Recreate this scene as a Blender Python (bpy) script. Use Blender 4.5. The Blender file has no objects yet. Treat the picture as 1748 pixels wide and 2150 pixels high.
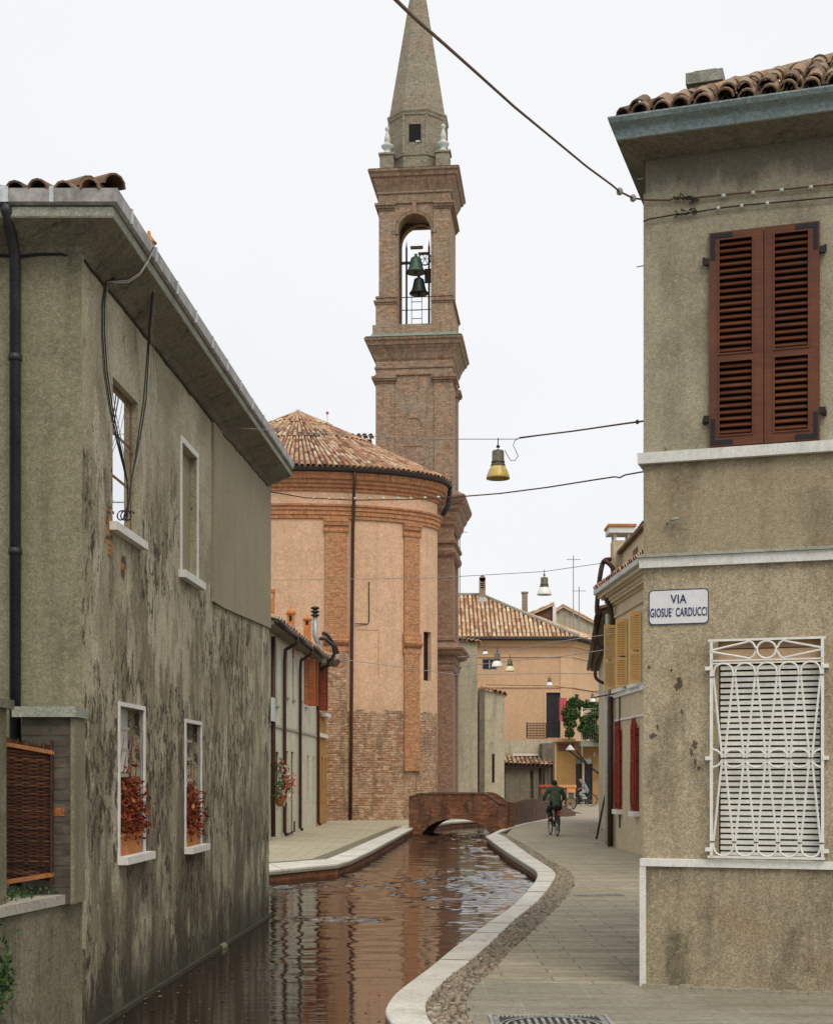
import bpy, math, random
from mathutils import Vector, Matrix
from mathutils.geometry import tessellate_polygon
random.seed(7)
R = math.radians
COL = bpy.context.scene.collection
FL, CX, HY, CZ = 3000.0, 874.0, 1630.0, 1.7      # focal length, principal column, horizon row (photo pixels), eye height
WZ = -0.2                                         # canal water level

def at(px, py, Y):
    return Vector(((px-CX)/FL*Y, Y, CZ+(HY-py)/FL*Y))
def G(px, py, z=0.0):
    Y = (CZ-z)*FL/(py-HY)
    return ((px-CX)/FL*Y, Y)

# ------------------------------------------------------------------ objects
def link(o, parent=None):
    COL.objects.link(o)
    if parent is not None: o.parent = parent
    return o
def tag(o, label=None, cat=None, group=None, kind=None):
    if label: o['label'] = label
    if cat: o['category'] = cat
    if group: o['group'] = group
    if kind: o['kind'] = kind
    return o
def empty(name, label, cat, loc=(0, 0, 0), rz=0.0, group=None):
    o = bpy.data.objects.new(name, None); o.empty_display_size = .2
    o.location = loc; o.rotation_euler = (0, 0, rz)
    return tag(link(o), label, cat, group)
def copy_tree(o, parent=None):
    c = o.copy(); COL.objects.link(c); c.parent = parent
    for ch in [x for x in bpy.data.objects if x.parent == o]:
        copy_tree(ch, c)
    return c

class MB:
    def __init__(s):
        s.v = []; s.f = []; s.uv = []; s.id = []; s.sm = []
    def face(s, pts, uv=None, i=0.5, smooth=False):
        pts = [Vector(p) for p in pts]
        if uv is None:
            n = Vector((0, 0, 0))
            for k in range(len(pts)):
                n += (pts[k]-pts[0]).cross(pts[(k+1) % len(pts)]-pts[0])
            if n.length < 1e-12: n = Vector((0, 0, 1))
            n.normalize()
            if abs(n.z) > .8: uv = [(p.x, p.y) for p in pts]
            else:
                t = Vector((-n.y, n.x, 0)).normalized()
                if abs(t.x) > abs(t.y):
                    if t.x < 0: t = -t
                elif t.y < 0: t = -t
                uv = [(p.dot(t), p.z) for p in pts]
        b = len(s.v); s.v += [tuple(p) for p in pts]
        s.f.append(tuple(range(b, b+len(pts)))); s.uv += uv; s.id += [i]*len(pts); s.sm.append(smooth)
    def box(s, o, a, b, c, i=.5):
        o, a, b, c = Vector(o), Vector(a), Vector(b), Vector(c)
        if a.cross(b).dot(c) < 0: a, b = b, a
        p = [o, o+a, o+a+b, o+b, o+c, o+a+c, o+a+b+c, o+b+c]
        for q in ((3, 2, 1, 0), (4, 5, 6, 7), (0, 1, 5, 4), (1, 2, 6, 5), (2, 3, 7, 6), (3, 0, 4, 7)):
            s.face([p[k] for k in q], i=i)
    def bx(s, x0, x1, y0, y1, z0, z1, i=.5):
        s.box((x0, y0, z0), (x1-x0, 0, 0), (0, y1-y0, 0), (0, 0, z1-z0), i)
    def tube(s, path, r, seg=8, cap=True, i=.5):
        path = [Vector(p) for p in path]; n = len(path)
        rr = r if isinstance(r, (list, tuple)) else [r]*n
        rings = []; prev = None
        for k in range(n):
            d = (path[min(k+1, n-1)]-path[max(k-1, 0)])
            if d.length < 1e-9: d = Vector((0, 0, 1))
            d.normalize()
            if prev is None:
                a = Vector((0, 0, 1)) if abs(d.z) < .9 else Vector((1, 0, 0))
                u = d.cross(a).normalized()
            else:
                u = (prev-d*prev.dot(d))
                u = u.normalized() if u.length > 1e-6 else d.orthogonal().normalized()
            prev = u; w = d.cross(u)
            rings.append([path[k]+(u*math.cos(2*math.pi*j/seg)+w*math.sin(2*math.pi*j/seg))*rr[k] for j in range(seg)])
        L = 0
        for k in range(n-1):
            L2 = L+(path[k+1]-path[k]).length
            for j in range(seg):
                j2 = (j+1) % seg
                s.face([rings[k][j], rings[k][j2], rings[k+1][j2], rings[k+1][j]],
                       uv=[(j/seg*.3, L), ((j+1)/seg*.3, L), ((j+1)/seg*.3, L2), (j/seg*.3, L2)], smooth=seg > 5, i=i)
            L = L2
        if cap:
            s.face(list(reversed(rings[0])), i=i); s.face(rings[-1], i=i)
    def lathe(s, prof, c=(0, 0, 0), seg=16, smooth=True, i=.5, cap=True):
        c = Vector(c)
        ring = lambda r, z: [c+Vector((r*math.cos(2*math.pi*j/seg), r*math.sin(2*math.pi*j/seg), z)) for j in range(seg)]
        rs = [ring(max(r, 1e-4), z) for r, z in prof]
        for k in range(len(rs)-1):
            for j in range(seg):
                j2 = (j+1) % seg
                r0 = max(prof[k][0], prof[k+1][0])
                s.face([rs[k][j], rs[k][j2], rs[k+1][j2], rs[k+1][j]],
                       uv=[(j*r0*.4, prof[k][1]), ((j+1)*r0*.4, prof[k][1]), ((j+1)*r0*.4, prof[k+1][1]), (j*r0*.4, prof[k+1][1])], smooth=smooth, i=i)
        if cap:
            if prof[0][0] > .001: s.face(list(reversed(rs[0])), i=i)
            if prof[-1][0] > .001: s.face(rs[-1], i=i)
    def prism(s, poly, z0, z1, sides=True, bottom=True, i=.5):
        """poly: list of (x,y), any orientation"""
        area = sum(poly[k][0]*poly[(k+1) % len(poly)][1]-poly[(k+1) % len(poly)][0]*poly[k][1] for k in range(len(poly)))
        if area < 0: poly = list(reversed(poly))
        P = [Vector((p[0], p[1], 0)) for p in poly]
        for t in tessellate_polygon([P]):
            a, b, c = (P[k] for k in t)
            if (b-a).cross(c-a).z < 0: b, c = c, b
            s.face([(q.x, q.y, z1) for q in (a, b, c)], i=i)
            if bottom: s.face([(q.x, q.y, z0) for q in (c, b, a)], i=i)
        if sides:
            for k in range(len(poly)):
                p, q = poly[k], poly[(k+1) % len(poly)]
                s.face([(p[0], p[1], z0), (q[0], q[1], z0), (q[0], q[1], z1), (p[0], p[1], z1)], i=i)
    def leaf(s, c, size, i=None):
        d = Vector((random.gauss(0, 1), random.gauss(0, 1), random.gauss(0, .7))).normalized()
        e = d.orthogonal().normalized(); a = random.uniform(0, 6.28)
        e = (e*math.cos(a)+d.cross(e)*math.sin(a)); g = d.cross(e)
        c = Vector(c); i = random.random() if i is None else i
        s.face([c-e*size, c-g*size*.45+d*size*.15, c+e*size, c+g*size*.45+d*size*.15], i=i)
    def pieces(s):
        """face groups that stand apart from each other"""
        if len(s.f) > 4000: return None
        key = {}; par = []
        def find(a):
            while par[a] != a: par[a] = par[par[a]]; a = par[a]
            return a
        for f in s.f:
            ids = []
            for v in f:
                k = tuple(round(c, 4) for c in s.v[v])
                if k not in key: key[k] = len(par); par.append(len(par))
                ids.append(key[k])
            for a in ids[1:]:
                ra, rb = find(ids[0]), find(a)
                if ra != rb: par[rb] = ra
        isl = {}; of = []
        for f in s.f:
            r = find(key[tuple(round(c, 4) for c in s.v[f[0]])]); of.append(r); b = isl.setdefault(r, [[1e9]*3, [-1e9]*3])
            for v in f:
                for c in range(3): b[0][c] = min(b[0][c], s.v[v][c]); b[1][c] = max(b[1][c], s.v[v][c])
        ks = list(isl)
        if len(ks) < 2 or len(ks) > 260: return None
        cl = {k: k for k in ks}
        def fc(a):
            while cl[a] != a: a = cl[a]
            return a
        sz = {k: max(isl[k][1][c]-isl[k][0][c] for c in range(3)) for k in ks}
        for i, a in enumerate(ks):
            for b in ks[i+1:]:
                g = math.sqrt(sum(max(0, isl[a][0][c]-isl[b][1][c], isl[b][0][c]-isl[a][1][c])**2 for c in range(3)))
                if g <= max(.02, .5*max(sz[a], sz[b])):
                    ra, rb = fc(a), fc(b)
                    if ra != rb: cl[rb] = ra
        grp = {}
        for i, r in enumerate(of): grp.setdefault(fc(r), []).append(i)
        return list(grp.values()) if 1 < len(grp) <= 60 else None
    def build(s, name, mat, parent=None, **tags):
        g = s.pieces() if parent is not None and name not in ('leaves', 'flower', 'stems', 'roof_tiles', 'coping_tiles') else None
        if not g: return s.build1(name, mat, parent, **tags)
        outs = []
        for fs in g:
            q = MB()
            for i in fs:
                b = len(q.v); f = s.f[i]; q.v += [s.v[v] for v in f]; q.f.append(tuple(range(b, b+len(f)))); q.uv += [s.uv[v] for v in f]; q.id += [s.id[v] for v in f]; q.sm.append(s.sm[i])
            outs.append(q.build1(name, mat, parent, **tags))
        outs[0]['_sibs'] = [o.name for o in outs[1:]]
        return outs[0]
    def build1(s, name, mat, parent=None, **tags):
        me = bpy.data.meshes.new(name)
        me.from_pydata(s.v, [], s.f)
        l1 = me.uv_layers.new(name='UVMap'); l2 = me.uv_layers.new(name='rnd')
        l1.data.foreach_set('uv', [c for uv in s.uv for c in uv])
        l2.data.foreach_set('uv', [c for v in s.id for c in (v, .5)])
        me.polygons.foreach_set('use_smooth', s.sm)
        me.validate(); me.update()
        if any(s.sm):                       # merge so smooth shading works
            import bmesh
            bm = bmesh.new(); bm.from_mesh(me); bmesh.ops.remove_doubles(bm, verts=bm.verts, dist=1e-5); bm.to_mesh(me); bm.free()
        me.materials.append(mat)
        o = bpy.data.objects.new(name, me); link(o, parent)
        return tag(o, **tags)

def part(mb, name, mat, root, **k):
    """a part whose mesh is written in world coordinates under a thing that stands at its own base"""
    o = mb.build(name, mat, root, **k)
    sib = [bpy.data.objects[n] for n in o.get('_sibs', [])]
    if '_sibs' in o: del o['_sibs']
    for q in [o]+sib: q.matrix_parent_inverse = (Matrix.Translation(root.location) @ Matrix.Rotation(root.rotation_euler.z, 4, 'Z')).inverted()
    return o

class Frame:
    """a vertical plane through A and B; outward = right-hand side of A->B; coordinates u (along), n (outward), z"""
    def __init__(s, A, B):
        s.A = Vector((A[0], A[1], 0)); d = Vector((B[0], B[1], 0))-s.A
        s.L = d.length; s.u = d.normalized(); s.n = Vector((s.u.y, -s.u.x, 0))
    def p(s, u, n, z): return s.A+s.u*u+s.n*n+Vector((0, 0, z))
    def hit(s, px, py, n=0.0):
        """u,z where the sight line of a photo pixel meets the plane at offset n"""
        d = Vector(((px-CX)/FL, 1, (HY-py)/FL)); o = Vector((0, 0, CZ))
        den = d.dot(s.n); t = ((s.A+s.n*n)-o).dot(s.n)/den
        q = o+d*t
        return (q-s.A).dot(s.u), q.z
    def box(s, mb, u0, u1, n0, n1, z0, z1, i=.5):
        mb.box(s.p(u0, n0, z0), s.u*(u1-u0), s.n*(n1-n0), Vector((0, 0, z1-z0)), i)
    def wall(s, mb, u0, u1, z0, z1, holes=(), depth=.15, n=0.0):
        us = sorted({u0, u1, *[h[0] for h in holes], *[h[1] for h in holes]})
        zs = sorted({z0, z1, *[h[2] for h in holes], *[h[3] for h in holes]})
        for a, b in zip(us, us[1:]):
            for c, d in zip(zs, zs[1:]):
                mu, mz = (a+b)/2, (c+d)/2
                if any(h[0] < mu < h[1] and h[2] < mz < h[3] for h in holes): continue
                mb.face([s.p(a, n, c), s.p(b, n, c), s.p(b, n, d), s.p(a, n, d)])
        for h in holes:
            a, b, c, d = h[:4]; dp = h[4] if len(h) > 4 else depth
            P = s.p
            mb.face([P(a, n, c), P(a, n, d), P(a, n-dp, d), P(a, n-dp, c)])
            mb.face([P(b, n, d), P(b, n, c), P(b, n-dp, c), P(b, n-dp, d)])
            mb.face([P(a, n, c), P(a, n-dp, c), P(b, n-dp, c), P(b, n, c)])
            mb.face([P(a, n, d), P(b, n, d), P(b, n-dp, d), P(a, n-dp, d)])

def sweep(mb, path, prof, scales=None, zoff=None, cap=True, loop=False, i=.5):
    """profile [(n,z)...] (closed polygon) along a plan path; outward = right-hand side"""
    n = len(path); P = [Vector((p[0], p[1])) for p in path]
    E = []
    for k in range(n if loop else n-1):
        d = (P[(k+1) % n]-P[k]).normalized(); E.append(Vector((d.y, -d.x)))
    sc = scales or [1.0]*len(E)
    def pt(k, off):
        if loop: a, b = (k-1) % n, k
        else: a, b = max(k-1, 0), min(k, n-2)
        if a == b: return P[k]+E[a]*off*sc[a]
        na, nb = E[a], E[b]; det = na.x*nb.y-na.y*nb.x
        if abs(det) < 1e-4: return P[k]+na*off*sc[a]
        ca = na.dot(P[k])+off*sc[a]; cb = nb.dot(P[k])+off*sc[b]
        return Vector(((ca*nb.y-na.y*cb)/det, (na.x*cb-ca*nb.x)/det))
    rings = []
    for k in range(n):
        zo = zoff[k] if zoff else 0
        rings.append([Vector((*pt(k, q[0]), q[1]+zo)) for q in prof])
    m = len(prof); acc = 0
    for k in range(n if loop else n-1):
        k2 = (k+1) % n; L = (P[k2]-P[k]).length
        w = 0
        for j in range(m):
            j2 = (j+1) % m
            dl = math.hypot(prof[j2][0]-prof[j][0], prof[j2][1]-prof[j][1])
            vert = abs(prof[j2][1]-prof[j][1]) > abs(prof[j2][0]-prof[j][0])
            v0, v1 = (prof[j][1], prof[j2][1]) if vert else (w, w+dl)
            mb.face([rings[k][j], rings[k][j2], rings[k2][j2], rings[k2][j]], uv=[(acc, v0), (acc, v1), (acc+L, v1), (acc+L, v0)], i=i)
            w += dl
        acc += L
    if cap and not loop:
        mb.face(rings[0], i=i); mb.face(list(reversed(rings[-1])), i=i)

def smooth3(P, n=4):
    P = [Vector(p) for p in P]; out = []
    for k in range(len(P)-1):
        a, b, c, d = P[max(0, k-1)], P[k], P[k+1], P[min(len(P)-1, k+2)]
        for j in range(n):
            t = j/n; out.append(.5*((2*b)+(c-a)*t+(2*a-5*b+4*c-d)*t*t+(3*b-a-3*c+d)*t*t*t))
    return out+[P[-1]]

def coppo(mb, p, d, side, up, L, r0, r1, seg=6, full=True, i=None, convex=1):
    """one half-round clay tile, front edge at p, running along d"""
    i = random.random() if i is None else i
    p = Vector(p)
    def arc(q, r): return [q+side*(r*math.cos(math.pi*k/seg))+up*(convex*r*math.sin(math.pi*k/seg)) for k in range(seg+1)]
    f, b = arc(p, r0), arc(p+d*L, r1)
    for k in range(seg): mb.face([f[k], f[k+1], b[k+1], b[k]], i=i, smooth=False)
    if full:
        g = arc(p, r0-.014); h = arc(p+d*L, r1-.012)
        for k in range(seg):
            mb.face([f[k+1], f[k], g[k], g[k+1]], i=i*.6)
            mb.face([g[k], h[k], h[k+1], g[k+1]], i=i*.5)

def tiles(mb, e0, e1, slope, sp=.2, TL=.4, r=.085, full=True, seg=6, over=.06, limit=None, jit=.012, front=None):
    """rows of half-round tiles from eave e0-e1 up the vector slope; limit(t)-> fraction 0..1 of the slope covered"""
    e0, e1, slope = Vector(e0), Vector(e1), Vector(slope)
    W = (e1-e0).length; s = (e1-e0).normalized(); d = slope.normalized(); up = s.cross(d)
    if up.z < 0: up = -up
    n = max(1, int(W/sp)); Ls = slope.length
    for k in range(n):
        t = (k+.5)/n; q = e0+(e1-e0)*t
        lo, hi = 0.0, 1.0
        if limit:
            lim = limit(t); lo, hi = lim if isinstance(lim, tuple) else (0, lim)
        x = lo*Ls
        rows = 0
        while x < hi*Ls-.05 and (front is None or rows < front):
            j = Vector((random.uniform(-jit, jit), random.uniform(-jit, jit), random.uniform(0, jit)))
            coppo(mb, q+d*(x-over*(x == 0))+up*.035+j, (d+up*.0+s*random.uniform(-jit, jit)*1.5).normalized(), s, up, min(TL+.05, hi*Ls-x), r, r*.86, seg, full)
            if full and k < n-1 and x < TL*2:
                coppo(mb, q+s*(sp/2)+d*(x-over*.5*(x == 0))+up*.04, d, s, up, TL, r*.9, r, seg, True, convex=-1)
            x += TL; rows += 1

# ------------------------------------------------------------------ materials
class NT:
    def __init__(s, name):
        m = bpy.data.materials.new(name); m.use_nodes = True; s.m = m
        s.t = m.node_tree; s.t.nodes.clear()
        s.out = s.t.nodes.new('ShaderNodeOutputMaterial'); s.b = s.t.nodes.new('ShaderNodeBsdfPrincipled')
        s.t.links.new(s.b.outputs[0], s.out.inputs[0])
        s.uvn = None
    def set(s, sock, v):
        if v is None: return
        if hasattr(v, 'links'): s.t.links.new(v, sock)
        elif isinstance(v, (tuple, list)) and len(v) == 3 and sock.type == 'RGBA': sock.default_value = (*v, 1)
        else: sock.default_value = v
    def node(s, typ, outs=0, props=None, **inp):
        n = s.t.nodes.new(typ)
        for k, v in (props or {}).items(): setattr(n, k, v)
        for k, v in inp.items():
            kk = k.replace('_', ' ')
            s.set(n.inputs[kk] if kk in n.inputs else n.inputs[int(k[1:])], v)
        return n.outputs[outs]
    def uv(s, name='UVMap'):
        return s.node('ShaderNodeUVMap', props={'uv_map': name})
    def pos(s): return s.node('ShaderNodeNewGeometry', 0)
    def scale(s, v, sc, loc=(0, 0, 0), rot=(0, 0, 0)):
        return s.node('ShaderNodeMapping', Vector=v, Scale=sc, Location=loc, Rotation=rot)
    def noise(s, v, sc=1, det=4, rough=.55, dist=0):
        return s.node('ShaderNodeTexNoise', 0, Vector=v, Scale=sc, Detail=det, Roughness=rough, Distortion=dist)
    def vor(s, v, sc=1, out=0, feat='F1'):
        return s.node('ShaderNodeTexVoronoi', out, props={'feature': feat}, Vector=v, Scale=sc)
    def mr(s, v, a, b, c=0, d=1): 
        return s.node('ShaderNodeMapRange', 0, Value=v, From_Min=a, From_Max=b, To_Min=c, To_Max=d)
    def mth(s, op, a, b=0, c=0):
        return s.node('ShaderNodeMath', 0, props={'operation': op}, i0=a, i1=b, i2=c)
    def mix(s, f, a, b, mode='MIX'):
        n = s.t.nodes.new('ShaderNodeMix'); n.data_type = 'RGBA'; n.blend_type = mode; n.clamp_result = False
        s.set(n.inputs[0], f); s.set(n.inputs[6], a); s.set(n.inputs[7], b)
        return n.outputs[2]
    def ramp(s, f, stops):
        n = s.t.nodes.new('ShaderNodeValToRGB'); s.set(n.inputs[0], f); e = n.color_ramp.elements
        e[0].position, e[0].color = stops[0][0], (*stops[0][1], 1)
        e[1].position, e[1].color = stops[-1][0], (*stops[-1][1], 1)
        for p, c in stops[1:-1]:
            q = e.new(p); q.color = (*c, 1)
        return n.outputs[0]
    def speck(s, uv, c, sc, a):
        """sandy grain: each grain a little lighter or darker"""
        r = s.sep(s.vor(uv, sc, 1), 0); g = s.mr(r, 0, 1, 1-a, 1+a)
        return s.mix(1.0, c, s.node('ShaderNodeCombineXYZ', 0, i0=g, i1=g, i2=g), 'MULTIPLY')
    def bump(s, h, strength=.3, dist=.02, normal=None):
        return s.node('ShaderNodeBump', 0, Strength=strength, Distance=dist, Height=h, Normal=normal)
    def sep(s, v, k):
        return s.node('ShaderNodeSeparateXYZ', k, i0=v)
    def fin(s, color=None, rough=.9, normal=None, metal=0, spec=.3):
        s.set(s.b.inputs['Base Color'], color); s.set(s.b.inputs['Roughness'], rough)
        s.set(s.b.inputs['Normal'], normal); s.set(s.b.inputs['Metallic'], metal)
        s.set(s.b.inputs['Specular IOR Level'], spec)
        return s.m

def m_plain(name, col, rough=.7, metal=0, var=.18, sc=6, bump=.1, spec=.3):
    t = NT(name); p = t.pos()
    n = t.noise(p, sc, 5, .6); n2 = t.noise(p, sc*7, 3, .6)
    f = t.mth('MULTIPLY', t.mth('ADD', n, n2), .5)
    lo = tuple(c*(1-var*1.6) for c in col); hi = tuple(min(1, c*(1+var*1.2)) for c in col)
    return t.fin(t.mix(t.mr(f, .35, .65), lo, hi), rough, t.bump(n2, bump, .01), metal, spec)

def m_rnd(name, stops, rough=.85, bump=.3, dirt=.35, dsc=12, bdist=.01, dcol=(.10, .09, .07)):
    """colour chosen per piece from its random id"""
    t = NT(name); p = t.pos()
    i = t.sep(t.uv('rnd'), 0); c = t.ramp(i, stops)
    n = t.noise(p, dsc, 5, .65)
    c = t.mix(t.mth('MULTIPLY', t.mr(n, .45, .7), dirt), c, dcol)
    return t.fin(c, rough, t.bump(n, bump, bdist))

def m_brick(name, cols, mortar, bw=.26, bh=.075, ms=.012, weather=.5, wcol=(.30, .27, .22), wsc=.8, low=None, bump=.5, rough=.95, hues=None, smear=0.0):
    t = NT(name); uv = t.uv()
    wob = t.noise(uv, 3.0, 3)
    uvw = t.mix(.02, uv, t.node('ShaderNodeTexNoise', 1, Vector=uv, Scale=4.0, Detail=2))
    br = t.t.nodes.new('ShaderNodeTexBrick'); t.set(br.inputs['Vector'], uvw)
    br.offset = .5
    for k, v in (('Color1', (*cols[0], 1)), ('Color2', (*cols[1], 1)), ('Mortar', (*mortar, 1)), ('Scale', 1.0), ('Mortar Size', ms), ('Mortar Smooth', .35), ('Bias', -.1), ('Brick Width', bw), ('Row Height', bh)):
        br.inputs[k].default_value = v
    c = br.outputs[0]
    cell = t.noise(t.scale(uv, (1/bw*1.1, 1/bh*.75, 1)), 1.0, 2, .7)
    c = t.mix(t.mr(cell, .35, .7, 0, .75), c, tuple(x*.42 for x in cols[0]))
    if hues:
        c2 = t.noise(t.scale(uv, (3.1, 9.0, 1)), 1.0, 2, .6)
        c = t.mix(t.mr(c2, .5, .62, 0, .8), c, hues)
    w = t.noise(uv, wsc, 7, .68); c = t.mix(t.mth('MULTIPLY', t.mr(w, .42, .68), weather), c, wcol)
    if smear: c = t.mix(t.mth('MULTIPLY', t.mr(t.noise(t.scale(uv, (3, .6, 1)), 1.3, 6, .7), .5, .62), smear), c, tuple(x*.45 for x in wcol))
    c = t.speck(t.scale(uv, (.5, 1, 1)), c, 22, .22)
    h = t.mth('SUBTRACT', t.mth('MULTIPLY', t.noise(uv, 30, 4), .6), br.outputs[1])
    return t.fin(c, rough, t.bump(h, bump, .012))

def m_stucco(name, base, alt, dark, streak=.5, spots=.3, fine=55, sc=1.0, bump=.35, patch=None, patch_amt=0.0, rough=.95, blot=.5, tint=None):
    t = NT(name); uv = t.uv()
    a = t.noise(uv, 1.1*sc, 7, .62); b = t.noise(uv, fine, 3, .7); b2 = t.noise(uv, fine*.35, 4, .65)
    c = t.mix(t.mr(a, .35, .65), base, alt)
    st = t.noise(t.scale(uv, (5.5*sc, .45*sc, 1)), 1.0, 6, .66)
    c = t.mix(t.mth('MULTIPLY', t.mr(st, .5, .72), streak), c, dark)
    sp = t.noise(uv, 2.6*sc, 8, .72)
    c = t.mix(t.mth('MULTIPLY', t.mr(sp, .55, .68), spots), c, dark)
    if patch:
        pp = t.noise(t.scale(uv, (1.0, .8, 1), (3.3, 1.7, 0)), .9*sc, 6, .6)
        c = t.mix(t.mth('MULTIPLY', t.mr(pp, .56, .58), patch_amt), c, patch)
    c = t.mix(t.mr(b, .3, .7, 0, blot), c, tuple(x*.45 for x in base))
    c = t.mix(t.mr(b2, .5, .75, 0, blot*.7), c, tuple(min(1, x*1.5) for x in base))
    c = t.speck(uv, c, fine*1.25 if fine > 25 else 24, (.09 if base[0] > .5 else .20) if fine > 25 else .13)
    return t.fin(c, rough, t.bump(t.mth('ADD', b, b2), bump, .01))
# ================================================================== materials of this place
M = {}
def canal_wall_mat():
    """old wet plaster above the water: pale render, vertical runs, small chips and brown bare patches"""
    t = NT('peeling_plaster'); uv = t.uv(); z = t.sep(uv, 1)
    a = t.noise(uv, 1.1, 7, .66)
    c = t.mix(t.mr(a, .40, .60), (.46, .42, .30), (.325, .29, .195))
    hi = t.mr(z, 5.0, 3.4); low = t.mr(z, 2.8, .2)           # more wear lower down the face
    big = t.noise(t.scale(uv, (1.1, .6, 1), (4, 0, 0)), 1.0, 4, .55)
    zone = t.mr(big, .40, .56)
    # hairy vertical runs, only inside the worn zones
    st = t.noise(t.scale(uv, (8, 1.1, 1)), 1.0, 7, .7, .2)
    c = t.mix(t.mth('MULTIPLY', t.mr(st, .47, .60), t.mth('MULTIPLY', t.mth('MULTIPLY', zone, hi), .7)), c, (.155, .125, .08))
    # broad flakes of a lost top coat with crisp ragged edges
    fl = t.noise(t.scale(uv, (2.3, .85, 1), (11, 5, 0)), 1.0, 9, .74, .15)
    flm = t.mr(t.mth('ADD', fl, t.mth('MULTIPLY', t.mth('SUBTRACT', t.mth('ADD', t.mth('MULTIPLY', hi, .6), t.mth('MULTIPLY', low, .4)), 1), .10)), .505, .515)
    c = t.mix(t.mth('MULTIPLY', flm, .75), c, t.mix(t.mr(t.noise(uv, 9, 5, .7), .4, .6), (.235, .195, .13), (.165, .135, .09)))
    rim = t.mr(t.mth('ABSOLUTE', t.mth('SUBTRACT', fl, .53)), .006, .0); c = t.mix(t.mth('MULTIPLY', t.mth('MULTIPLY', rim, hi), .55), c, (.07, .055, .035))
    # pale lime bloom
    pale = t.noise(t.scale(uv, (2.0, .8, 1), (1, 9, 0)), 1.0, 7, .66)
    c = t.mix(t.mth('MULTIPLY', t.mr(pale, .53, .57), .75), c, (.54, .50, .375))
    # damp: soft dark fields rising from the water and hanging below the windows
    st2 = t.noise(t.scale(uv, (1.7, .5, 1), (7, 3, 0)), 1.0, 8, .66)
    c = t.mix(t.mth('MULTIPLY', t.mr(st2, .47, .58), t.mth('ADD', .10, t.mth('MULTIPLY', low, .85))), c, (.09, .078, .05))
    # chips: small dark pits in clusters
    ch = t.noise(t.scale(uv, (10, 5.0, 1)), 1.0, 5, .76, .6)
    dens = t.mth('MULTIPLY', t.mr(t.noise(uv, .85, 3, .5), .36, .52), hi)
    chm = t.mr(t.mth('ADD', ch, t.mth('MULTIPLY', t.mth('SUBTRACT', dens, 1), .15)), .535, .548)
    c = t.mix(t.mth('MULTIPLY', chm, .92), c, (.045, .03, .018))
    ch2 = t.noise(t.scale(uv, (4.2, 1.9, 1), (2, 6, 0)), 1.0, 8, .74)
    chm2 = t.mr(t.mth('ADD', ch2, t.mth('MULTIPLY', t.mth('SUBTRACT', dens, 1), .14)), .575, .583)
    c = t.mix(t.mth('MULTIPLY', chm2, .85), c, (.085, .058, .036))
    bm_ = flm
    # two old holes through to orange brick by the near window
    for (pu_, pz_, ru, rz) in ((.75, 4.05, .10, .16), (.62, 3.62, .13, .25), (1.05, 3.4, .10, .14)):
        v = t.node('ShaderNodeVectorMath', 1, props={'operation': 'LENGTH'}, i0=t.scale(t.node('ShaderNodeVectorMath', 0, props={'operation': 'SUBTRACT'}, i0=uv, i1=(pu_+10.4, pz_, 0)), (1/ru, 1/rz, 0)))
        k = t.mr(t.mth('ADD', v, t.mth('MULTIPLY', t.noise(uv, 9, 4, .7), 1.6)), 1.75, 1.55)
        bk_ = t.mix(t.mr(t.noise(t.scale(uv, (3, 14, 1)), 1.0, 3, .6), .47, .53), (.40, .20, .07), (.09, .055, .03))
        c = t.mix(k, c, bk_)
    wet = t.mr(t.mth('ADD', z, t.mth('MULTIPLY', t.noise(t.scale(uv, (3.5, 1, 1)), 1.0, 6, .7), -1.3)), -.30, -.70)
    c = t.mix(t.mth('MULTIPLY', wet, .85), c, (.035, .034, .022))
    f = t.noise(uv, 60, 3, .7); c = t.mix(t.mr(f, .35, .75, 0, .40), c, (.10, .09, .062))
    c = t.speck(uv, c, 62, .22)
    h = t.mth('SUBTRACT', t.mth('MULTIPLY', f, .35), t.mth('ADD', t.mth('MAXIMUM', chm, chm2), t.mth('MULTIPLY', bm_, .8)))
    return t.fin(c, .9, t.bump(h, .7, .025))
M['peel'] = canal_wall_mat()
M['house_front'] = m_stucco('grey_green_stucco', (.27, .25, .165), (.19, .178, .115), (.09, .08, .05), .5, .6, 60)
M['smooth_render'] = m_stucco('smooth_cement_render', (.33, .29, .20), (.285, .25, .175), (.18, .15, .10), .35, .15, 90, bump=.15, blot=.3)
M['soffit'] = m_stucco('sooty_soffit', (.27, .25, .19), (.165, .15, .11), (.04, .035, .025), .5, .8, 40, 1.6)
M['concrete'] = m_stucco('eave_concrete', (.34, .36, .30), (.25, .26, .21), (.12, .12, .09), .3, .6, 60, 2)
M['gutter_grey'] = m_plain('grey_zinc_gutter', (.36, .35, .33), .5, .3, .3, 3)
M['gutter_pale'] = m_plain('pale_zinc', (.50, .54, .55), .45, .3, .2, 3)
M['pipe_dark'] = m_plain('dark_painted_pipe', (.035, .036, .04), .45, .2, .3, 6)
M['pipe_brown'] = m_plain('brown_painted_pipe', (.06, .028, .02), .5, .1, .35, 6)
M['pipe_white'] = m_plain('whitewashed_pipe', (.55, .55, .46), .7, 0, .2, 6)
tile_stops = [(0, (.13, .07, .04)), (.2, (.34, .17, .10)), (.4, (.44, .26, .16)), (.6, (.56, .42, .28)), (.8, (.44, .22, .12)), (1, (.63, .53, .39))]
M['tile'] = m_rnd('old_clay_tiles', tile_stops, dirt=.6, dsc=9)
M['tile_near'] = m_rnd('lichen_clay_tiles', [(0, (.08, .05, .035)), (.25, (.20, .12, .075)), (.5, (.30, .19, .12)), (.75, (.27, .21, .14)), (1, (.40, .21, .12))], dirt=.85, dsc=16, bump=.6, dcol=(.13, .12, .085))
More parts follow.
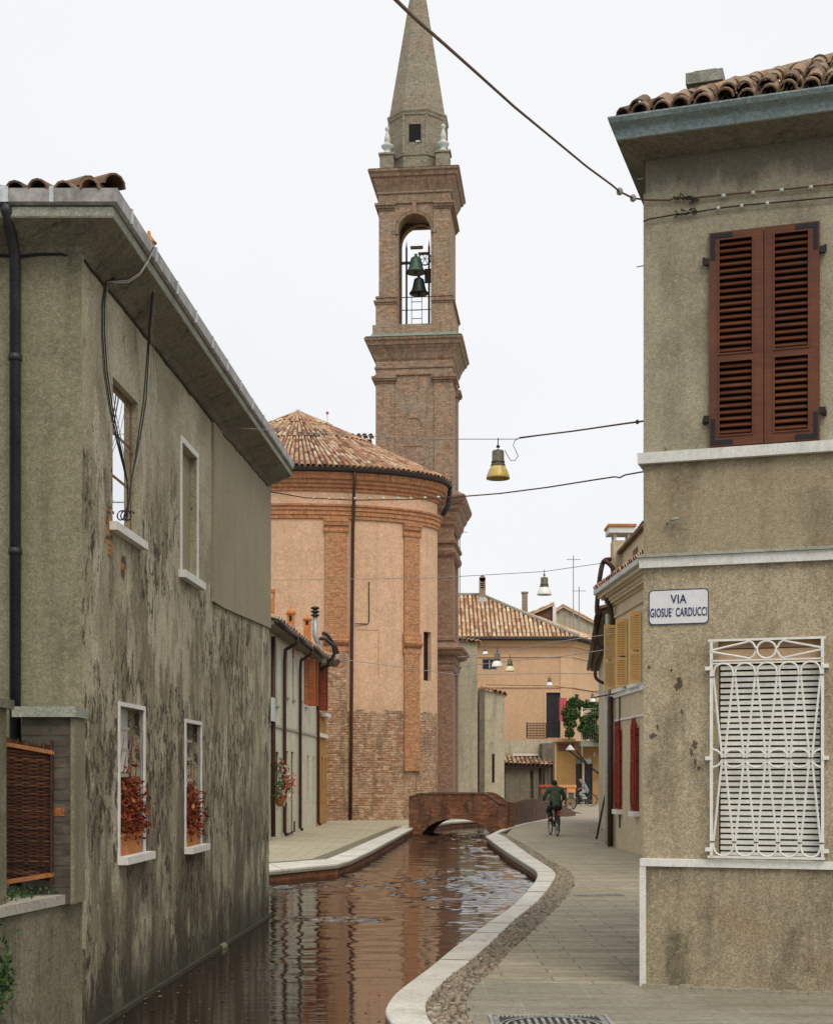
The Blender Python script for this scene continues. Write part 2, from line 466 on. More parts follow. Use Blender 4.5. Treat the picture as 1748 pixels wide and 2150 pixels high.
M['tile_pale'] = m_rnd('faded_clay_tiles', [(0, (.30, .16, .10)), (.25, (.55, .34, .20)), (.5, (.66, .50, .32)), (.75, (.52, .26, .14)), (1, (.78, .66, .46))], dirt=.4, dsc=7)
M['tile_bed'] = m_plain('tile_underlay', (.16, .10, .065), .95, 0, .3, 4)
M['white_stone'] = m_stucco('pale_trim_stone', (.76, .76, .73), (.66, .66, .63), (.36, .34, .28), .35, .35, 60, 2, blot=.25, bump=.15)
M['sill_stone'] = m_stucco('sill_stone', (.42, .40, .34), (.34, .32, .27), (.2, .19, .15), .3, .35, 60, 2, blot=.25, bump=.15)
M['sill_peel'] = M['sill_stone']
M['white_paint'] = m_plain('white_painted_iron', (.72, .72, .68), .45, 0, .1, 20, .05)
M['roller'] = m_plain('white_roller_slats', (.80, .81, .76), .5, 0, .12, 8, .05)
M['black'] = m_plain('dark_gap', (.012, .01, .012), .9)
M['iron'] = m_plain('dark_iron', (.03, .03, .032), .6, .3, .3, 20)
M['iron_black'] = m_plain('black_hinge_iron', (.016, .017, .02), .6, .1, .3, 20)
M['brown_wood'] = m_plain('brown_frame_wood', (.20, .11, .05), .6, 0, .3, 9)
def wood_mat(name, a, b, c, iv=.55):
    t = NT(name); p = t.pos(); i = t.sep(t.uv('rnd'), 0)
    g = t.noise(t.scale(p, (6, 6, 60)), 1.0, 4, .6); g2 = t.noise(p, 3.0, 5, .6)
    col = t.mix(t.mr(g, .3, .7), a, b); col = t.mix(t.mr(g2, .45, .75, 0, .6), col, c)
    col = t.mix(t.mr(i, 0, 1, 0, iv), col, tuple(x*.55 for x in a))
    return t.fin(col, .55, t.bump(g, .3, .004), 0, .35)
M['shutter'] = wood_mat('red_brown_shutter_wood', (.135, .040, .016), (.085, .024, .011), (.19, .066, .022))
M['yellow_wood'] = wood_mat('yellow_shutter_wood', (1.0, .66, .27), (.95, .62, .25), (.78, .52, .25), .25)
M['orange_wood'] = wood_mat('orange_shutter_wood', (.38, .105, .02), (.28, .07, .018), (.42, .13, .03))
M['red_wood'] = wood_mat('dark_red_shutter_wood', (.24, .035, .015), (.18, .03, .015), (.30, .05, .02))
M['red_iron'] = m_plain('flaking_red_iron', (.27, .03, .014), .6, 0, .4, 14, .4)
M['reed'] = m_rnd('woven_reed', [(0, (.02, .009, .006)), (.4, (.055, .020, .011)), (.8, (.09, .034, .016)), (1, (.14, .065, .03))], dirt=.6, dsc=5, dcol=(.03, .02, .015))
M['reed_rail'] = m_plain('gate_rail_wood', (.32, .13, .045), .8, 0, .3, 10)
M['dark_brick'] = m_brick('mossy_dark_brick', ((.13, .10, .08), (.085, .08, .06)), (.09, .09, .07), .24, .075, .012, .6, (.06, .07, .045), 3)
M['garden_wall'] = m_stucco('damp_wall_plaster', (.17, .155, .10), (.235, .215, .145), (.045, .045, .026), .9, .8, 45, 1.6, patch=(.30, .28, .21), patch_amt=.5)
# right house
def right_mat(name, base, alt, gravel, stains, drip=None, dl=.35, dcol=(.10, .095, .075)):
    t = NT(name); uv = t.uv()
    a = t.noise(uv, 1.3, 6, .6); c = t.mix(t.mr(a, .35, .65), base, alt)
    f = t.noise(uv, 170, 3, .8); c = t.mix(t.mr(f, .35, .7, 0, gravel), c, tuple(x*.45 for x in base))
    f2 = t.noise(uv, 120, 2, .7); c = t.mix(t.mr(f2, .52, .72, 0, gravel*.8), c, tuple(min(1, x*1.55) for x in base))
    v_ = t.noise(t.scale(uv, (6, .7, 1), (1, 1, 0)), 1.0, 6, .65); c = t.mix(t.mth('MULTIPLY', t.mr(v_, .50, .70), stains*.55), c, (.16, .14, .095))
    s = t.noise(t.scale(uv, (2.2, 1.0, 1), (2, 8, 0)), 1.0, 7, .66)
    c = t.mix(t.mth('MULTIPLY', t.mr(s, .5, .66), stains), c, (.13, .115, .078))
    s2 = t.noise(t.scale(uv, (1.2, 1.4, 1), (6, 2, 0)), 1.0, 5, .6)
    c = t.mix(t.mth('MULTIPLY', t.mr(s2, .55, .7), stains*.6), c, (.30, .19, .10))
    g_ = t.noise(uv, 22, 5, .75); c = t.mix(t.mr(g_, .5, .72, 0, .30), c, tuple(x*.5 for x in base)); c = t.mix(t.mr(g_, .5, .3, 0, .25), c, tuple(min(1, x*1.4) for x in base))
    if drip is not None:                # grime washed down from the ledge above, ending raggedly
        zz_ = t.sep(uv, 1); nn_ = t.noise(t.scale(uv, (3.5, .5, 1), (5, 0, 0)), 1.0, 7, .7)
        reach = t.mr(t.mth('ADD', t.mth('SUBTRACT', drip, zz_), t.mth('MULTIPLY', t.mth('SUBTRACT', .62, nn_), dl*5)), dl, 0)
        c = t.mix(t.mth('MULTIPLY', reach, .62), c, dcol)
    cr = t.vor(t.mix(.25, uv, t.node('ShaderNodeTexNoise', 1, Vector=uv, Scale=3.0, Detail=6)), 1.3, 0, 'DISTANCE_TO_EDGE')
    c = t.mix(t.mth('MULTIPLY', t.mr(cr, .006, .0), t.mr(s, .5, .6, 0, .6)), c, (.09, .08, .06))
    c = t.speck(uv, t.speck(uv, c, 95, gravel*.42), 45, gravel*.12)
    return t.fin(c, .95, t.bump(t.mth('ADD', f, t.mth('ADD', f2, g_)), .6, .014))
M['right_up'] = right_mat('olive_grey_render', (.45, .41, .295), (.37, .335, .24), .40, .45, 6.45, .12)
M['right_mid'] = right_mat('brownish_render', (.42, .355, .235), (.34, .285, .19), .40, .65, 4.25, .16)
M['right_low'] = right_mat('gravelly_render', (.54, .46, .32), (.45, .38, .26), .65, .65, 3.40, .08)
M['right_base'] = right_mat('stained_plinth_render', (.46, .385, .26), (.33, .28, .195), .65, 1.0, 1.0, .30)
M['plaster_chip'] = m_plain('bare_dark_plaster', (.10, .085, .065), .95, 0, .3, 30, .5)
M['teal_paint'] = m_stucco('weathered_green_grey_paint', (.27, .345, .35), (.20, .26, .265), (.12, .135, .12), .35, .5, 45, 2.5, blot=.3, bump=.1)
M['enamel'] = m_plain('white_enamel', (.66, .68, .70), .35, 0, .06, 10, .02)
M['ink'] = m_plain('dark_blue_enamel', (.02, .022, .10), .4, 0, .1, 10, .02)
# church
M['apse_stucco'] = m_stucco('ochre_pink_stucco', (.69, .455, .30), (.60, .39, .255), (.40, .25, .16), .45, .45, 9, .5, blot=.40, bump=.2)
M['apse_brick'] = m_brick('orange_pilaster_brick', ((.54, .25, .115), (.44, .205, .095)), (.46, .28, .165), .26, .075, .014, .35, (.42, .25, .14), 1.1)
M['apse_mould'] = m_brick('moulded_cornice_brick', ((.54, .25, .12), (.45, .21, .105)), (.38, .19, .11), .14, .3, .012, .35, (.42, .26, .16), 1.0)
M['old_brick'] = m_brick('weathered_base_brick', ((.36, .135, .06), (.44, .20, .095)), (.40, .28, .18), .27, .09, .024, .75, (.46, .33, .22), 1.1, bump=1.0, hues=(.54, .42, .29), smear=.9)
M['tower_brick'] = m_brick('tower_brick', ((.36, .24, .16), (.30, .20, .135)), (.30, .23, .17), .26, .075, .012, .75, (.30, .26, .20), .9, hues=(.44, .27, .17), smear=.35)
M['tower_mould'] = m_brick('tower_cornice_brick', ((.36, .23, .155), (.29, .19, .13)), (.24, .18, .13), .14, .3, .012, .75, (.25, .215, .165), 1.4, smear=.45)
M['spire_brick'] = m_brick('lichen_spire_brick', ((.30, .25, .185), (.255, .235, .175)), (.25, .24, .19), .26, .08, .010, .75, (.27, .285, .22), 1.2, hues=(.33, .23, .165))
M['tower_low'] = m_brick('lower_tower_brick', ((.32, .19, .13), (.27, .16, .115)), (.28, .19, .135), .26, .075, .012, .55, (.25, .195, .145), .6)
M['bridge_brick'] = m_brick('bridge_brick', ((.27, .085, .04), (.19, .07, .04)), (.19, .12, .08), .25, .07, .014, .85, (.13, .085, .06), 1.8, hues=(.36, .16, .08), smear=.7, bump=1.0)
M['ramp_brick'] = m_brick('dark_ramp_brick', ((.22, .105, .065), (.15, .085, .06)), (.18, .125, .09), .25, .07, .012, .7, (.10, .085, .065), 1.2, hues=(.20, .09, .05), smear=.6, bump=.8)
M['quay_brick'] = m_brick('wet_quay_brick', ((.27, .10, .045), (.19, .075, .04)), (.15, .10, .07), .25, .065, .012, .7, (.07, .05, .035), 1.6)
M['copper'] = m_stucco('green_lead_flashing', (.27, .34, .29), (.22, .27, .23), (.14, .16, .13), .4, .4, 20, 2)
M['urn'] = m_plain('pale_urn_stone', (.54, .58, .56), .8, 0, .15, 5)
M['bronze'] = m_plain('verdigris_bronze', (.10, .17, .14), .55, .3, .3, 9)
M['bronze_dark'] = m_plain('dark_bell_bronze', (.035, .05, .045), .5, .4, .3, 9)
# houses
M['white_old'] = m_stucco('flaking_whitewash', (.66, .64, .51), (.56, .545, .43), (.27, .25, .18), .65, .5, 20, 1.0, blot=.25)
M['cream'] = m_stucco('cream_render', (.60, .50, .34), (.52, .43, .29), (.28, .235, .16), .4, .4, 24, 1.0, blot=.3)
M['orange_wall'] = m_stucco('orange_limewash', (.46, .24, .075), (.40, .20, .065), (.30, .15, .06), .4, .3, 20, 1.0, blot=.25)
M['peach'] = m_stucco('peach_render', (.64, .425, .265), (.57, .38, .24), (.44, .29, .19), .3, .2, 8, .35, blot=.22)
M['peach_trim'] = m_plain('pale_peach_band', (.62, .43, .27), .9, 0, .1, 3)
M['ochre'] = m_stucco('ochre_render', (.43, .255, .10), (.37, .215, .09), (.26, .15, .075), .4, .3, 8, .5, blot=.25)
M['grey_render'] = m_stucco('grey_yard_wall', (.50, .45, .34), (.42, .38, .28), (.17, .15, .11), .6, .55, 12, .6, blot=.25)
M['shed_wall'] = m_stucco('sooty_shed_wall', (.22, .19, .14), (.15, .13, .10), (.07, .06, .05), .7, .7, 14, 1.0)
M['brown_wall'] = m_stucco('brown_gable_render', (.19, .10, .07), (.16, .085, .06), (.1, .06, .04), .3, .3, 10, .6)
M['door_dark'] = m_plain('dark_door_paint', (.022, .024, .03), .5, 0, .25, 4)
M['door_wood'] = m_plain('brown_door_wood', (.14, .07, .035), .65, 0, .3, 6)
M['door_grey'] = m_plain('grey_green_door_paint', (.34, .36, .31), .6, 0, .3, 5)
M['door_brick'] = m_plain('worn_orange_brick', (.33, .12, .045), .95, 0, .5, 40, .4)
M['terracotta'] = m_plain('terracotta', (.50, .19, .065), .85, 0, .22, 8, .2)
M['flue'] = m_plain('galvanised_flue', (.33, .36, .35), .45, .5, .25, 9)
M['wet_footing'] = m_stucco('wet_slimy_footing', (.07, .068, .045), (.045, .047, .03), (.02, .022, .014), .6, .6, 40, 2)
M['dry_leaf'] = m_rnd('fallen_leaves', [(0, (.10, .05, .02)), (.5, (.22, .14, .05)), (1, (.30, .26, .13))], dirt=.1)
M['dry'] = m_rnd('dried_red_stems', [(0, (.06, .012, .006)), (.5, (.19, .032, .012)), (.85, (.30, .06, .02)), (1, (.45, .20, .08))], dirt=.2, dsc=20)
M['leaf'] = m_rnd('green_leaves', [(0, (.012, .035, .010)), (.5, (.035, .085, .02)), (.85, (.07, .13, .03)), (1, (.12, .17, .045))], dirt=.1, rough=.6)
M['flower'] = m_rnd('mixed_petals', [(0, (.55, .03, .04)), (.4, (.65, .10, .06)), (.55, (.75, .70, .68)), (.8, (.60, .06, .18)), (1, (.75, .6, .55))], dirt=0, rough=.6)
M['cable'] = m_plain('weathered_cable', (.13, .075, .045), .7, 0, .3, 30)
M['cable_dark'] = m_plain('black_rubber_cable', (.022, .025, .022), .6, 0, .3, 30)
M['cable_grey'] = m_plain('grey_thin_wire', (.30, .29, .27), .6, 0, .2, 30)
M['clip'] = m_plain('pale_cable_clip', (.60, .66, .62), .6)
M['shade_cream'] = m_plain('cream_glass_shade', (.78, .70, .46), .35, 0, .1, 20, .02, .5)
M['footing'] = m_stucco('crumbling_footing', (.36, .33, .25), (.28, .25, .19), (.15, .12, .09), .3, .6, 60, 3)
M['lamp_body'] = m_plain('grey_lamp_housing', (.15, .135, .10), .6, .1, .3, 30)
M['shade_yellow'] = m_plain('yellowed_glass_shade', (.62, .46, .13), .35, 0, .25, 40, .05, .5)
M['shade_white'] = m_plain('white_glass_shade', (.82, .83, .80), .35, 0, .05, 20, .02, .5)
M['skin'] = m_plain('skin', (.42, .24, .16), .6)
M['skin_red'] = m_plain('sunburnt_skin', (.48, .20, .12), .6)
M['hair'] = m_plain('dark_hair', (.02, .016, .014), .8)
M['jacket'] = m_plain('green_jacket_cloth', (.055, .088, .056), .9, 0, .25, 8, .3)
M['trousers'] = m_plain('navy_trouser_cloth', (.018, .02, .035), .9, 0, .3, 10, .3)
M['shirt'] = m_plain('light_blue_shirt_cloth', (.15, .26, .34), .9, 0, .15, 10, .3)
M['jeans'] = m_plain('pale_jeans_cloth', (.28, .36, .36), .9, 0, .15, 10, .3)
M['shoe'] = m_plain('dark_leather', (.03, .018, .014), .5)
M['shoe_white'] = m_plain('white_canvas_shoe', (.6, .6, .58), .7)
M['rubber'] = m_plain('tyre_rubber', (.02, .02, .02), .85)
M['bike'] = m_plain('black_bike_paint', (.03, .015, .015), .4, .2)
M['bike_red'] = m_plain('red_bike_paint', (.40, .035, .02), .4)
M['chrome'] = m_plain('dull_chrome', (.5, .5, .48), .3, .9, .1)
M['red_top'] = m_plain('red_cart_board', (.52, .06, .03), .6)
M['orange_top'] = m_plain('orange_cart_board', (.70, .30, .12), .6)
M['cart_body'] = m_plain('faded_cart_boards', (.20, .16, .12), .8, 0, .4, 6)
M['laundry'] = m_plain('pink_cloth', (.62, .12, .16), .9)
def mirror_glass():
    t = NT('sky_reflecting_window_glass'); return t.fin((.86, .88, .9), .03, t.bump(t.noise(t.pos(), 2, 2), .05, .01), 1.0)
M['pane'] = mirror_glass()
# ground
def street_mat():
    t = NT('worn_street_slabs'); p = t.pos(); y = t.sep(p, 1)
    def slabs(w, h, ms, off=.5):
        b = t.t.nodes.new('ShaderNodeTexBrick'); b.offset = off
        pw = t.mix(.012, p, t.node('ShaderNodeTexNoise', 1, Vector=p, Scale=2.0, Detail=3))
        t.set(b.inputs['Vector'], pw)
        for k, v in (('Color1', (.49, .44, .325, 1)), ('Color2', (.385, .345, .26, 1)), ('Mortar', (.22, .195, .14, 1)), ('Scale', 1.0), ('Mortar Size', ms), ('Mortar Smooth', .6), ('Bias', 0), ('Brick Width', w), ('Row Height', h)):
            b.inputs[k].default_value = v
        return b
    far = slabs(.72, .235, .011, .43); near = slabs(.78, .9, .007, .3)
    near.inputs['Color1'].default_value = (.30, .285, .225, 1); near.inputs['Color2'].default_value = (.27, .26, .205, 1); near.inputs['Mortar'].default_value = (.36, .36, .31, 1)
    sw = t.mr(t.mth('ADD', y, t.mth('MULTIPLY', t.sep(p, 0), .12)), 11.92, 11.88)
    c = t.mix(sw, far.outputs[0], near.outputs[0])
    st = t.noise(t.scale(p, (.55, 2.6, 1)), 1.2, 7, .68)
    c = t.mix(t.mr(st, .42, .66, 0, .55), c, (.19, .16, .105))
    st3 = t.noise(t.scale(p, (.4, 5.0, 1), (3, 1, 0)), 1.0, 5, .6)
    c = t.mix(t.mr(st3, .5, .7, 0, .25), c, (.47, .43, .32)); st4 = t.noise(t.scale(p, (.25, 7.5, 1), (9, 1, 0)), 1.0, 4, .6); c = t.mix(t.mr(st4, .5, .66, 0, .22), c, (.20, .175, .12))
    f = t.noise(p, 70, 3, .7); c = t.mix(t.mr(f, .4, .75, 0, .35), c, (.12, .11, .085))
    g_ = t.noise(p, 9, 6, .75); c = t.mix(t.mr(g_, .5, .68, 0, .4), c, (.17, .155, .115)); ln = t.noise(t.scale(p, (.5, 6.5, 1), (4, 2, 0)), 1.0, 6, .68); c = t.mix(t.mr(ln, .53, .58, 0, .22), c, (.13, .115, .08)); c = t.speck(t.scale(p, (.7, 1, 1)), c, 40, .16); g2 = t.noise(p, 1.6, 7, .7); c = t.mix(t.mr(g2, .5, .62, 0, .35), c, (.20, .18, .135))
    h = t.mth('ADD', t.mth('MULTIPLY', f, .4), t.mth('MULTIPLY', far.outputs[1], t.mth('SUBTRACT', 0, 1)))
    return t.fin(c, .8, t.bump(h, .6, .014), 0, .3)
M['street'] = street_mat()
def quay_mat():
    t = NT('quay_paving'); p = t.pos()
    b = t.t.nodes.new('ShaderNodeTexBrick'); t.set(b.inputs['Vector'], p)
    for k, v in (('Color1', (.44, .40, .29, 1)), ('Color2', (.38, .345, .25, 1)), ('Mortar', (.2, .185, .14, 1)), ('Scale', 1.0), ('Mortar Size', .012), ('Mortar Smooth', .6), ('Brick Width', .6), ('Row Height', .5)):
        b.inputs[k].default_value = v
    c = t.mix(t.mr(t.noise(t.scale(p, (.8, 2.5, 1)), 1.0, 6, .65), .42, .68, 0, .5), b.outputs[0], (.20, .18, .13))
    return t.fin(c, .85, t.bump(t.noise(p, 40, 3), .2, .01))
M['quay'] = quay_mat()
def kerb_mat():
    t = NT('white_kerb_stone'); p = t.pos()
    a = t.noise(p, 1.7, 7, .65); f = t.noise(p, 60, 3, .7)
    c = t.mix(t.mr(a, .38, .68), (.70, .69, .64), (.54, .52, .46)); c = t.mix(t.mr(f, .45, .8, 0, .45), c, (.32, .30, .25))
    i = t.sep(t.uv('rnd'), 0); c = t.mix(t.mr(i, 0, 1, 0, .38), c, (.44, .41, .34)); c = t.speck(p, c, 70, .14)
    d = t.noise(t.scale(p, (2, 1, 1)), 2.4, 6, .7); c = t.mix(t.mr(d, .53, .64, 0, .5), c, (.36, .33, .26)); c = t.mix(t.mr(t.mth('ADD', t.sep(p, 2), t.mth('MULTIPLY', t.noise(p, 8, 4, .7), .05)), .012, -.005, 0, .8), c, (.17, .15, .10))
    return t.fin(c, .75, t.bump(t.mth('ADD', f, a), .25, .01))
M['kerb'] = kerb_mat()
M['cobble'] = m_rnd('river_cobbles', [(0, (.10, .085, .065)), (.3, (.22, .19, .14)), (.6, (.31, .28, .21)), (.85, (.24, .15, .11)), (1, (.42, .39, .31))], dirt=.3, dsc=30)
M['grout'] = m_plain('cobble_grout', (.085, .075, .05), .95, 0, .3, 12)
M['verge'] = m_stucco('weedy_pebble_verge', (.22, .20, .14), (.15, .14, .085), (.06, .065, .03), .3, .7, 30, 3)
M['soil'] = m_plain('canal_bed_soil', (.10, .085, .06), .95)
def water_mat():
    t = NT('murky_canal_water'); p = t.pos(); x, y = t.sep(p, 0), t.sep(p, 1)
    w1 = t.noise(t.scale(p, (.9, 4.2, 1)), 1.2, 4, .55)      # long low ripples across the view
    b1 = t.bump(w1, .5, .012)
    c = t.mix(t.mr(t.noise(p, .5, 4), .35, .65), (.020, .010, .006), (.014, .008, .005))
    t.fin(c, .03, b1, 0, .5); t.b.inputs['IOR'].default_value = 1.75
    return t.m
M['water'] = water_mat()
# ================================================================== the setting
m = MB(); m.bx(-900, 900, -300, 1500, -2.0, -1.2); m.build('ground', M['soil'], kind='structure')
m = MB()
import numpy as np
GX0, GX1, GY0, GY1, GD = -3.3, 3.3, 13.0, 50.0, .045       # finely meshed part, with real wavelets where the wind ruffles it
nx, ny = int((GX1-GX0)/GD)+1, int((GY1-GY0)/GD)+1
xs, ys = np.meshgrid(np.linspace(GX0, GX1, nx), np.linspace(GY0, GY1, ny))
rs = np.random.RandomState(5)
def waves(n, lmin, lmax, spread, slope):
    h = np.zeros_like(xs)
    for _ in range(n):
        L = lmin*(lmax/lmin)**rs.rand(); a = rs.randn()*spread; k = 2*np.pi/L
        h += np.sin(k*(np.cos(a)*ys+np.sin(a)*xs)+rs.rand()*6.283)*slope*L/(2*np.pi)*math.sqrt(2/n)
    return h
def field(n, lmin, lmax):                                   # smooth patchiness, about -1..1
    h = np.zeros_like(xs)
    for _ in range(n):
        L = lmin*(lmax/lmin)**rs.rand(); a = rs.rand()*6.283; h += np.sin(2*np.pi/L*(np.cos(a)*ys*.6+np.sin(a)*xs*1.6)+rs.rand()*6.283)
    return h/math.sqrt(n/2)
def blob(cx, cy, rx, ry, p=1.0):
    return p*np.clip(1.8-1.25*np.hypot((xs-cx)/rx, (ys-cy)/ry)+.30*fl_, 0, 1)
fl_ = field(14, .9, 3.5)
mask = np.zeros_like(xs)
for b in ((.8, 25.8, 2.1, 3.0, 1.1), (.8, 21.9, 1.1, 1.8, 1.0), (.9, 18.8, .8, 2.0, .45), (-1.4, 24.6, 2.3, .5, 1.3), (-1.0, 19.0, .9, .42, 1.4), (1.35, 33.5, .5, 2.5, .55), (1.3, 37.5, .6, 2.0, .9), (1.4, 45.5, 1.8, 3.5, 1.0)):
    mask = np.maximum(mask, blob(*b))
edge_ = np.clip(np.minimum(np.minimum(xs-GX0, GX1-xs), np.minimum(ys-GY0, GY1-ys))/.4, 0, 1)
hz = WZ+edge_*(waves(34, .11, .42, .6, .235)*mask*(.65+.35*np.clip(field(10, .5, 1.4), -1, 1))+waves(24, .18, 1.1, .4, .021))
me = bpy.data.meshes.new('canal_water'); V = np.stack([xs.ravel(), ys.ravel(), hz.ravel()], 1)
idx = np.arange(nx*ny).reshape(ny, nx); Q = np.stack([idx[:-1, :-1], idx[:-1, 1:], idx[1:, 1:], idx[1:, :-1]], -1).reshape(-1, 4)
ov = np.array([(-30, -20, WZ), (12, -20, WZ), (12, 70, WZ), (-30, 70, WZ)], float); b0 = len(V); c4 = [idx[0, 0], idx[0, -1], idx[-1, -1], idx[-1, 0]]
V = np.concatenate([V, ov]); ring = [tuple(int(v) for v in f) for f in ((b0, b0+1, c4[1], c4[0]), (b0+1, b0+2, c4[2], c4[1]), (b0+2, b0+3, c4[3], c4[2]), (b0+3, b0, c4[0], c4[3]))]
me.from_pydata(V.tolist(), [], Q.tolist()+ring); me.polygons.foreach_set('use_smooth', [True]*len(me.polygons)); me.materials.append(M['water']); me.update()
wo = bpy.data.objects.new('canal_water', me); link(wo); tag(wo, kind='structure')

def cat(P, n=4, keep=()):
    out = []
    for k in range(len(P)-1):
        a, b, c, d = (Vector(P[max(0, k-1)]), Vector(P[k]), Vector(P[k+1]), Vector(P[min(len(P)-1, k+2)]))
        for j in range(n):
            t = j/n; q = .5*((2*b)+(c-a)*t+(2*a-5*b+4*c-d)*t*t+(3*b-a-3*c+d)*t*t*t); out.append((q.x, q.y))
    return out+[tuple(P[-1])]
kin = [(.45, -6), (.42, 4), (.22, 7), (-.06, 9.0)]+[G(*q) for q in ((820.8, 2150), (810, 2133), (810, 2120), (822.7, 2096), (848.5, 2072.4), (907.5, 2028), (966.5, 1980), (1018, 1943), (1077, 1901), (1114, 1862), (1127, 1842), (1123, 1827), (1092, 1807), (1055, 1783), (1019, 1757))]
kout = [(.72, -6), (.69, 4), (.50, 7), (.25, 9.0)]+[G(*q) for q in ((906, 2150), (893, 2117), (907, 2087), (944, 2050), (989, 2017), (1037, 1973), (1084, 1929), (1129, 1892), (1156, 1859), (1166, 1838), (1157, 1825), (1129, 1807), (1092, 1781), (1059, 1757), (1043, 1750))]
kin, kout = cat(kin), cat(kout)
ramp = [(1060, 1737), (1098, 1727), (1136, 1721), (1205, 1709)]
rin = [G(*q) for q in ramp]; rout = [(x+.28, y-.1) for x, y in rin]
cob = [(1.05, -6), (1.02, 4), (.82, 7), (.56, 9.0)]+[G(*q) for q in ((996, 2150), (979, 2124), (981, 2098), (996, 2072), (1040, 2032), (1073, 1995), (1114, 1958), (1151, 1921), (1184, 1888), (1199, 1862), (1201, 1838), (1184, 1822), (1151, 1807), (1114, 1783), (1084, 1766), (1062, 1752))]
cob = cat(cob)
kerb_in = kin+rin; kerb_out = kout+rout
def kerb_blocks(ins, outs, z0, z1, L=1.15, seed=1):
    """single kerb stones laid end to end with open joints"""
    rk = random.Random(seed); m = MB(); acc = 0; cur = [(Vector(ins[0]), Vector(outs[0]))]; want = L*rk.uniform(.8, 1.2)
    def flush(cur):
        idn = rk.random(); dz = rk.uniform(-.004, .003); g = .006
        a, b = cur[0], cur[1]; d0 = (b[0]-a[0]).normalized()*g; c_, d_ = cur[-2], cur[-1]; d1 = (d_[0]-c_[0]).normalized()*g
        seq = [(cur[0][0]+d0, cur[0][1]+d0)]+cur[1:-1]+[(cur[-1][0]-d1, cur[-1][1]-d1)]
        w = .010
        for (p, q), (r_, s_) in zip(seq, seq[1:]):
            pi, qi = p+(q-p).normalized()*w, q-(q-p).normalized()*w; ri, si = r_+(s_-r_).normalized()*w, s_-(s_-r_).normalized()*w
            T = lambda v, z: (v.x, v.y, z+dz)
            m.face([T(pi, z1), T(qi, z1), T(si, z1), T(ri, z1)], i=idn); m.face([T(p, z1-.009), T(pi, z1), T(ri, z1), T(r_, z1-.009)], i=idn); m.face([T(qi, z1), T(q, z1-.009), T(s_, z1-.009), T(si, z1)], i=idn)
            m.face([T(p, z0), T(p, z1-.009), T(r_, z1-.009), T(r_, z0)], i=idn); m.face([T(q, z1-.009), T(q, z0), T(s_, z0), T(s_, z1-.009)], i=idn); m.face([T(p, z0), T(q, z0), T(s_, z0), T(r_, z0)], i=idn)
        for (p, q) in (seq[0], seq[-1]): m.face([(p.x, p.y, z0+dz), (q.x, q.y, z0+dz), (q.x, q.y, z1+dz-.004), (p.x, p.y, z1+dz-.004)], i=idn)
    def near(q, lo):
        best = None; s = 0
        for (x, y), (u, v) in zip(outs, outs[1:]):
            e = Vector((u-x, v-y)); L2 = e.length
            if L2 > 1e-9:
                t = max(0, min(1, (q-Vector((x, y))).dot(e)/(L2*L2))); d = (Vector((x, y))+e*t-q).length
                if s+t*L2 >= lo-1e-6 and s+t*L2 < lo+1.2 and (best is None or d < best[0]): best = (d, s+t*L2, Vector((x, y))+e*t)
            s += L2
        return best
    dense = []
    for p, q in zip(ins, ins[1:]):
        n_ = max(1, int((Vector(q)-Vector(p)).length/.10)); dense += [Vector(p).lerp(Vector(q), j/n_) for j in range(n_)]
    dense.append(Vector(ins[-1])); o2, lo = [], 0.0
    for q in dense:
        b = near(q, lo)
        if b: lo = max(lo, b[1]); o2.append(b[2])
        else: o2.append(o2[-1])
    ins, outs = dense, o2
    for k in range(len(ins)-1):
        a0, b0, a1, b1 = Vector(ins[k]), Vector(outs[k]), Vector(ins[k+1]), Vector(outs[k+1]); SL_ = ((a1-a0).length+(b1-b0).length)/2; pos = 0
        while SL_-pos > 1e-6:
            step = min(want-acc, SL_-pos); pos += step; acc += step; f = pos/SL_; cur.append((a0.lerp(a1, f), b0.lerp(b1, f)))
            if want-acc < 1e-6: flush(cur); cur = [cur[-1]]; acc = 0; want = L*rk.uniform(.8, 1.2)
    if len(cur) > 1: flush(cur)
    m.build('kerb', M['kerb'], kind='structure')
kerb_blocks(kerb_in, kerb_out, -.10, .012)
m = MB()
cut = len(kout)
m.prism(kout+list(reversed(cob)), -.3, -.022); m.build('cobble_bed', M['grout'], kind='structure')
m = MB()
m.prism(cob+rout[0:]+[(7.6, 66), (7.6, 420), (260, 420), (260, -40), (1.05, -40)], -1.1, 0.0)
m.build('street', M['street'], kind='structure')
# quay wall under the right kerb, set back a little from its lip
m = MB()
wall_in = kerb_in
for k in range(len(wall_in)-1):
    (x0, y0), (x1, y1) = wall_in[k], wall_in[k+1]
    m.face([(x1+.03, y1, -1.2), (x0+.03, y0, -1.2), (x0+.03, y0, -.095), (x1+.03, y1, -.095)])
m.build('quay_wall', M['quay_brick'], kind='structure')

lk_in = [(-12, 25.7), (-2.66, 25.6)]+[G(*q) for q in ((712, 1815), (735, 1808), (785, 1784.6), (868.5, 1738.6))]+[(1.3, 53.0), (4.1, 58.4), (7.2, 66)]
lk_out = [(-12, 27.6), (-2.85, 27.6)]+[G(*q) for q in ((684.5, 1805.6), (712, 1795), (754.6, 1775.8), (846.6, 1735.5))]+[(.9, 53.3), (3.8, 58.9), (6.9, 66.4)]
kerb_blocks(lk_in, lk_out, -.07, .02, 1.3, 2)
m = MB(); m.prism(lk_out+[(7.0, 420), (-260, 420), (-260, 27.6)], -1.1, 0.0); m.build('quay_pavement', M['quay'], kind='structure')
m = MB()
for k in range(len(lk_in)-1):
    (x0, y0), (x1, y1) = lk_in[k], lk_in[k+1]
    m.face([(x0-.02, y0+.03, -1.2), (x1-.02, y1+.03, -1.2), (x1-.02, y1+.03, -.065), (x0-.02, y0+.03, -.065)])
m.build('quay_wall', M['quay_brick'], kind='structure')

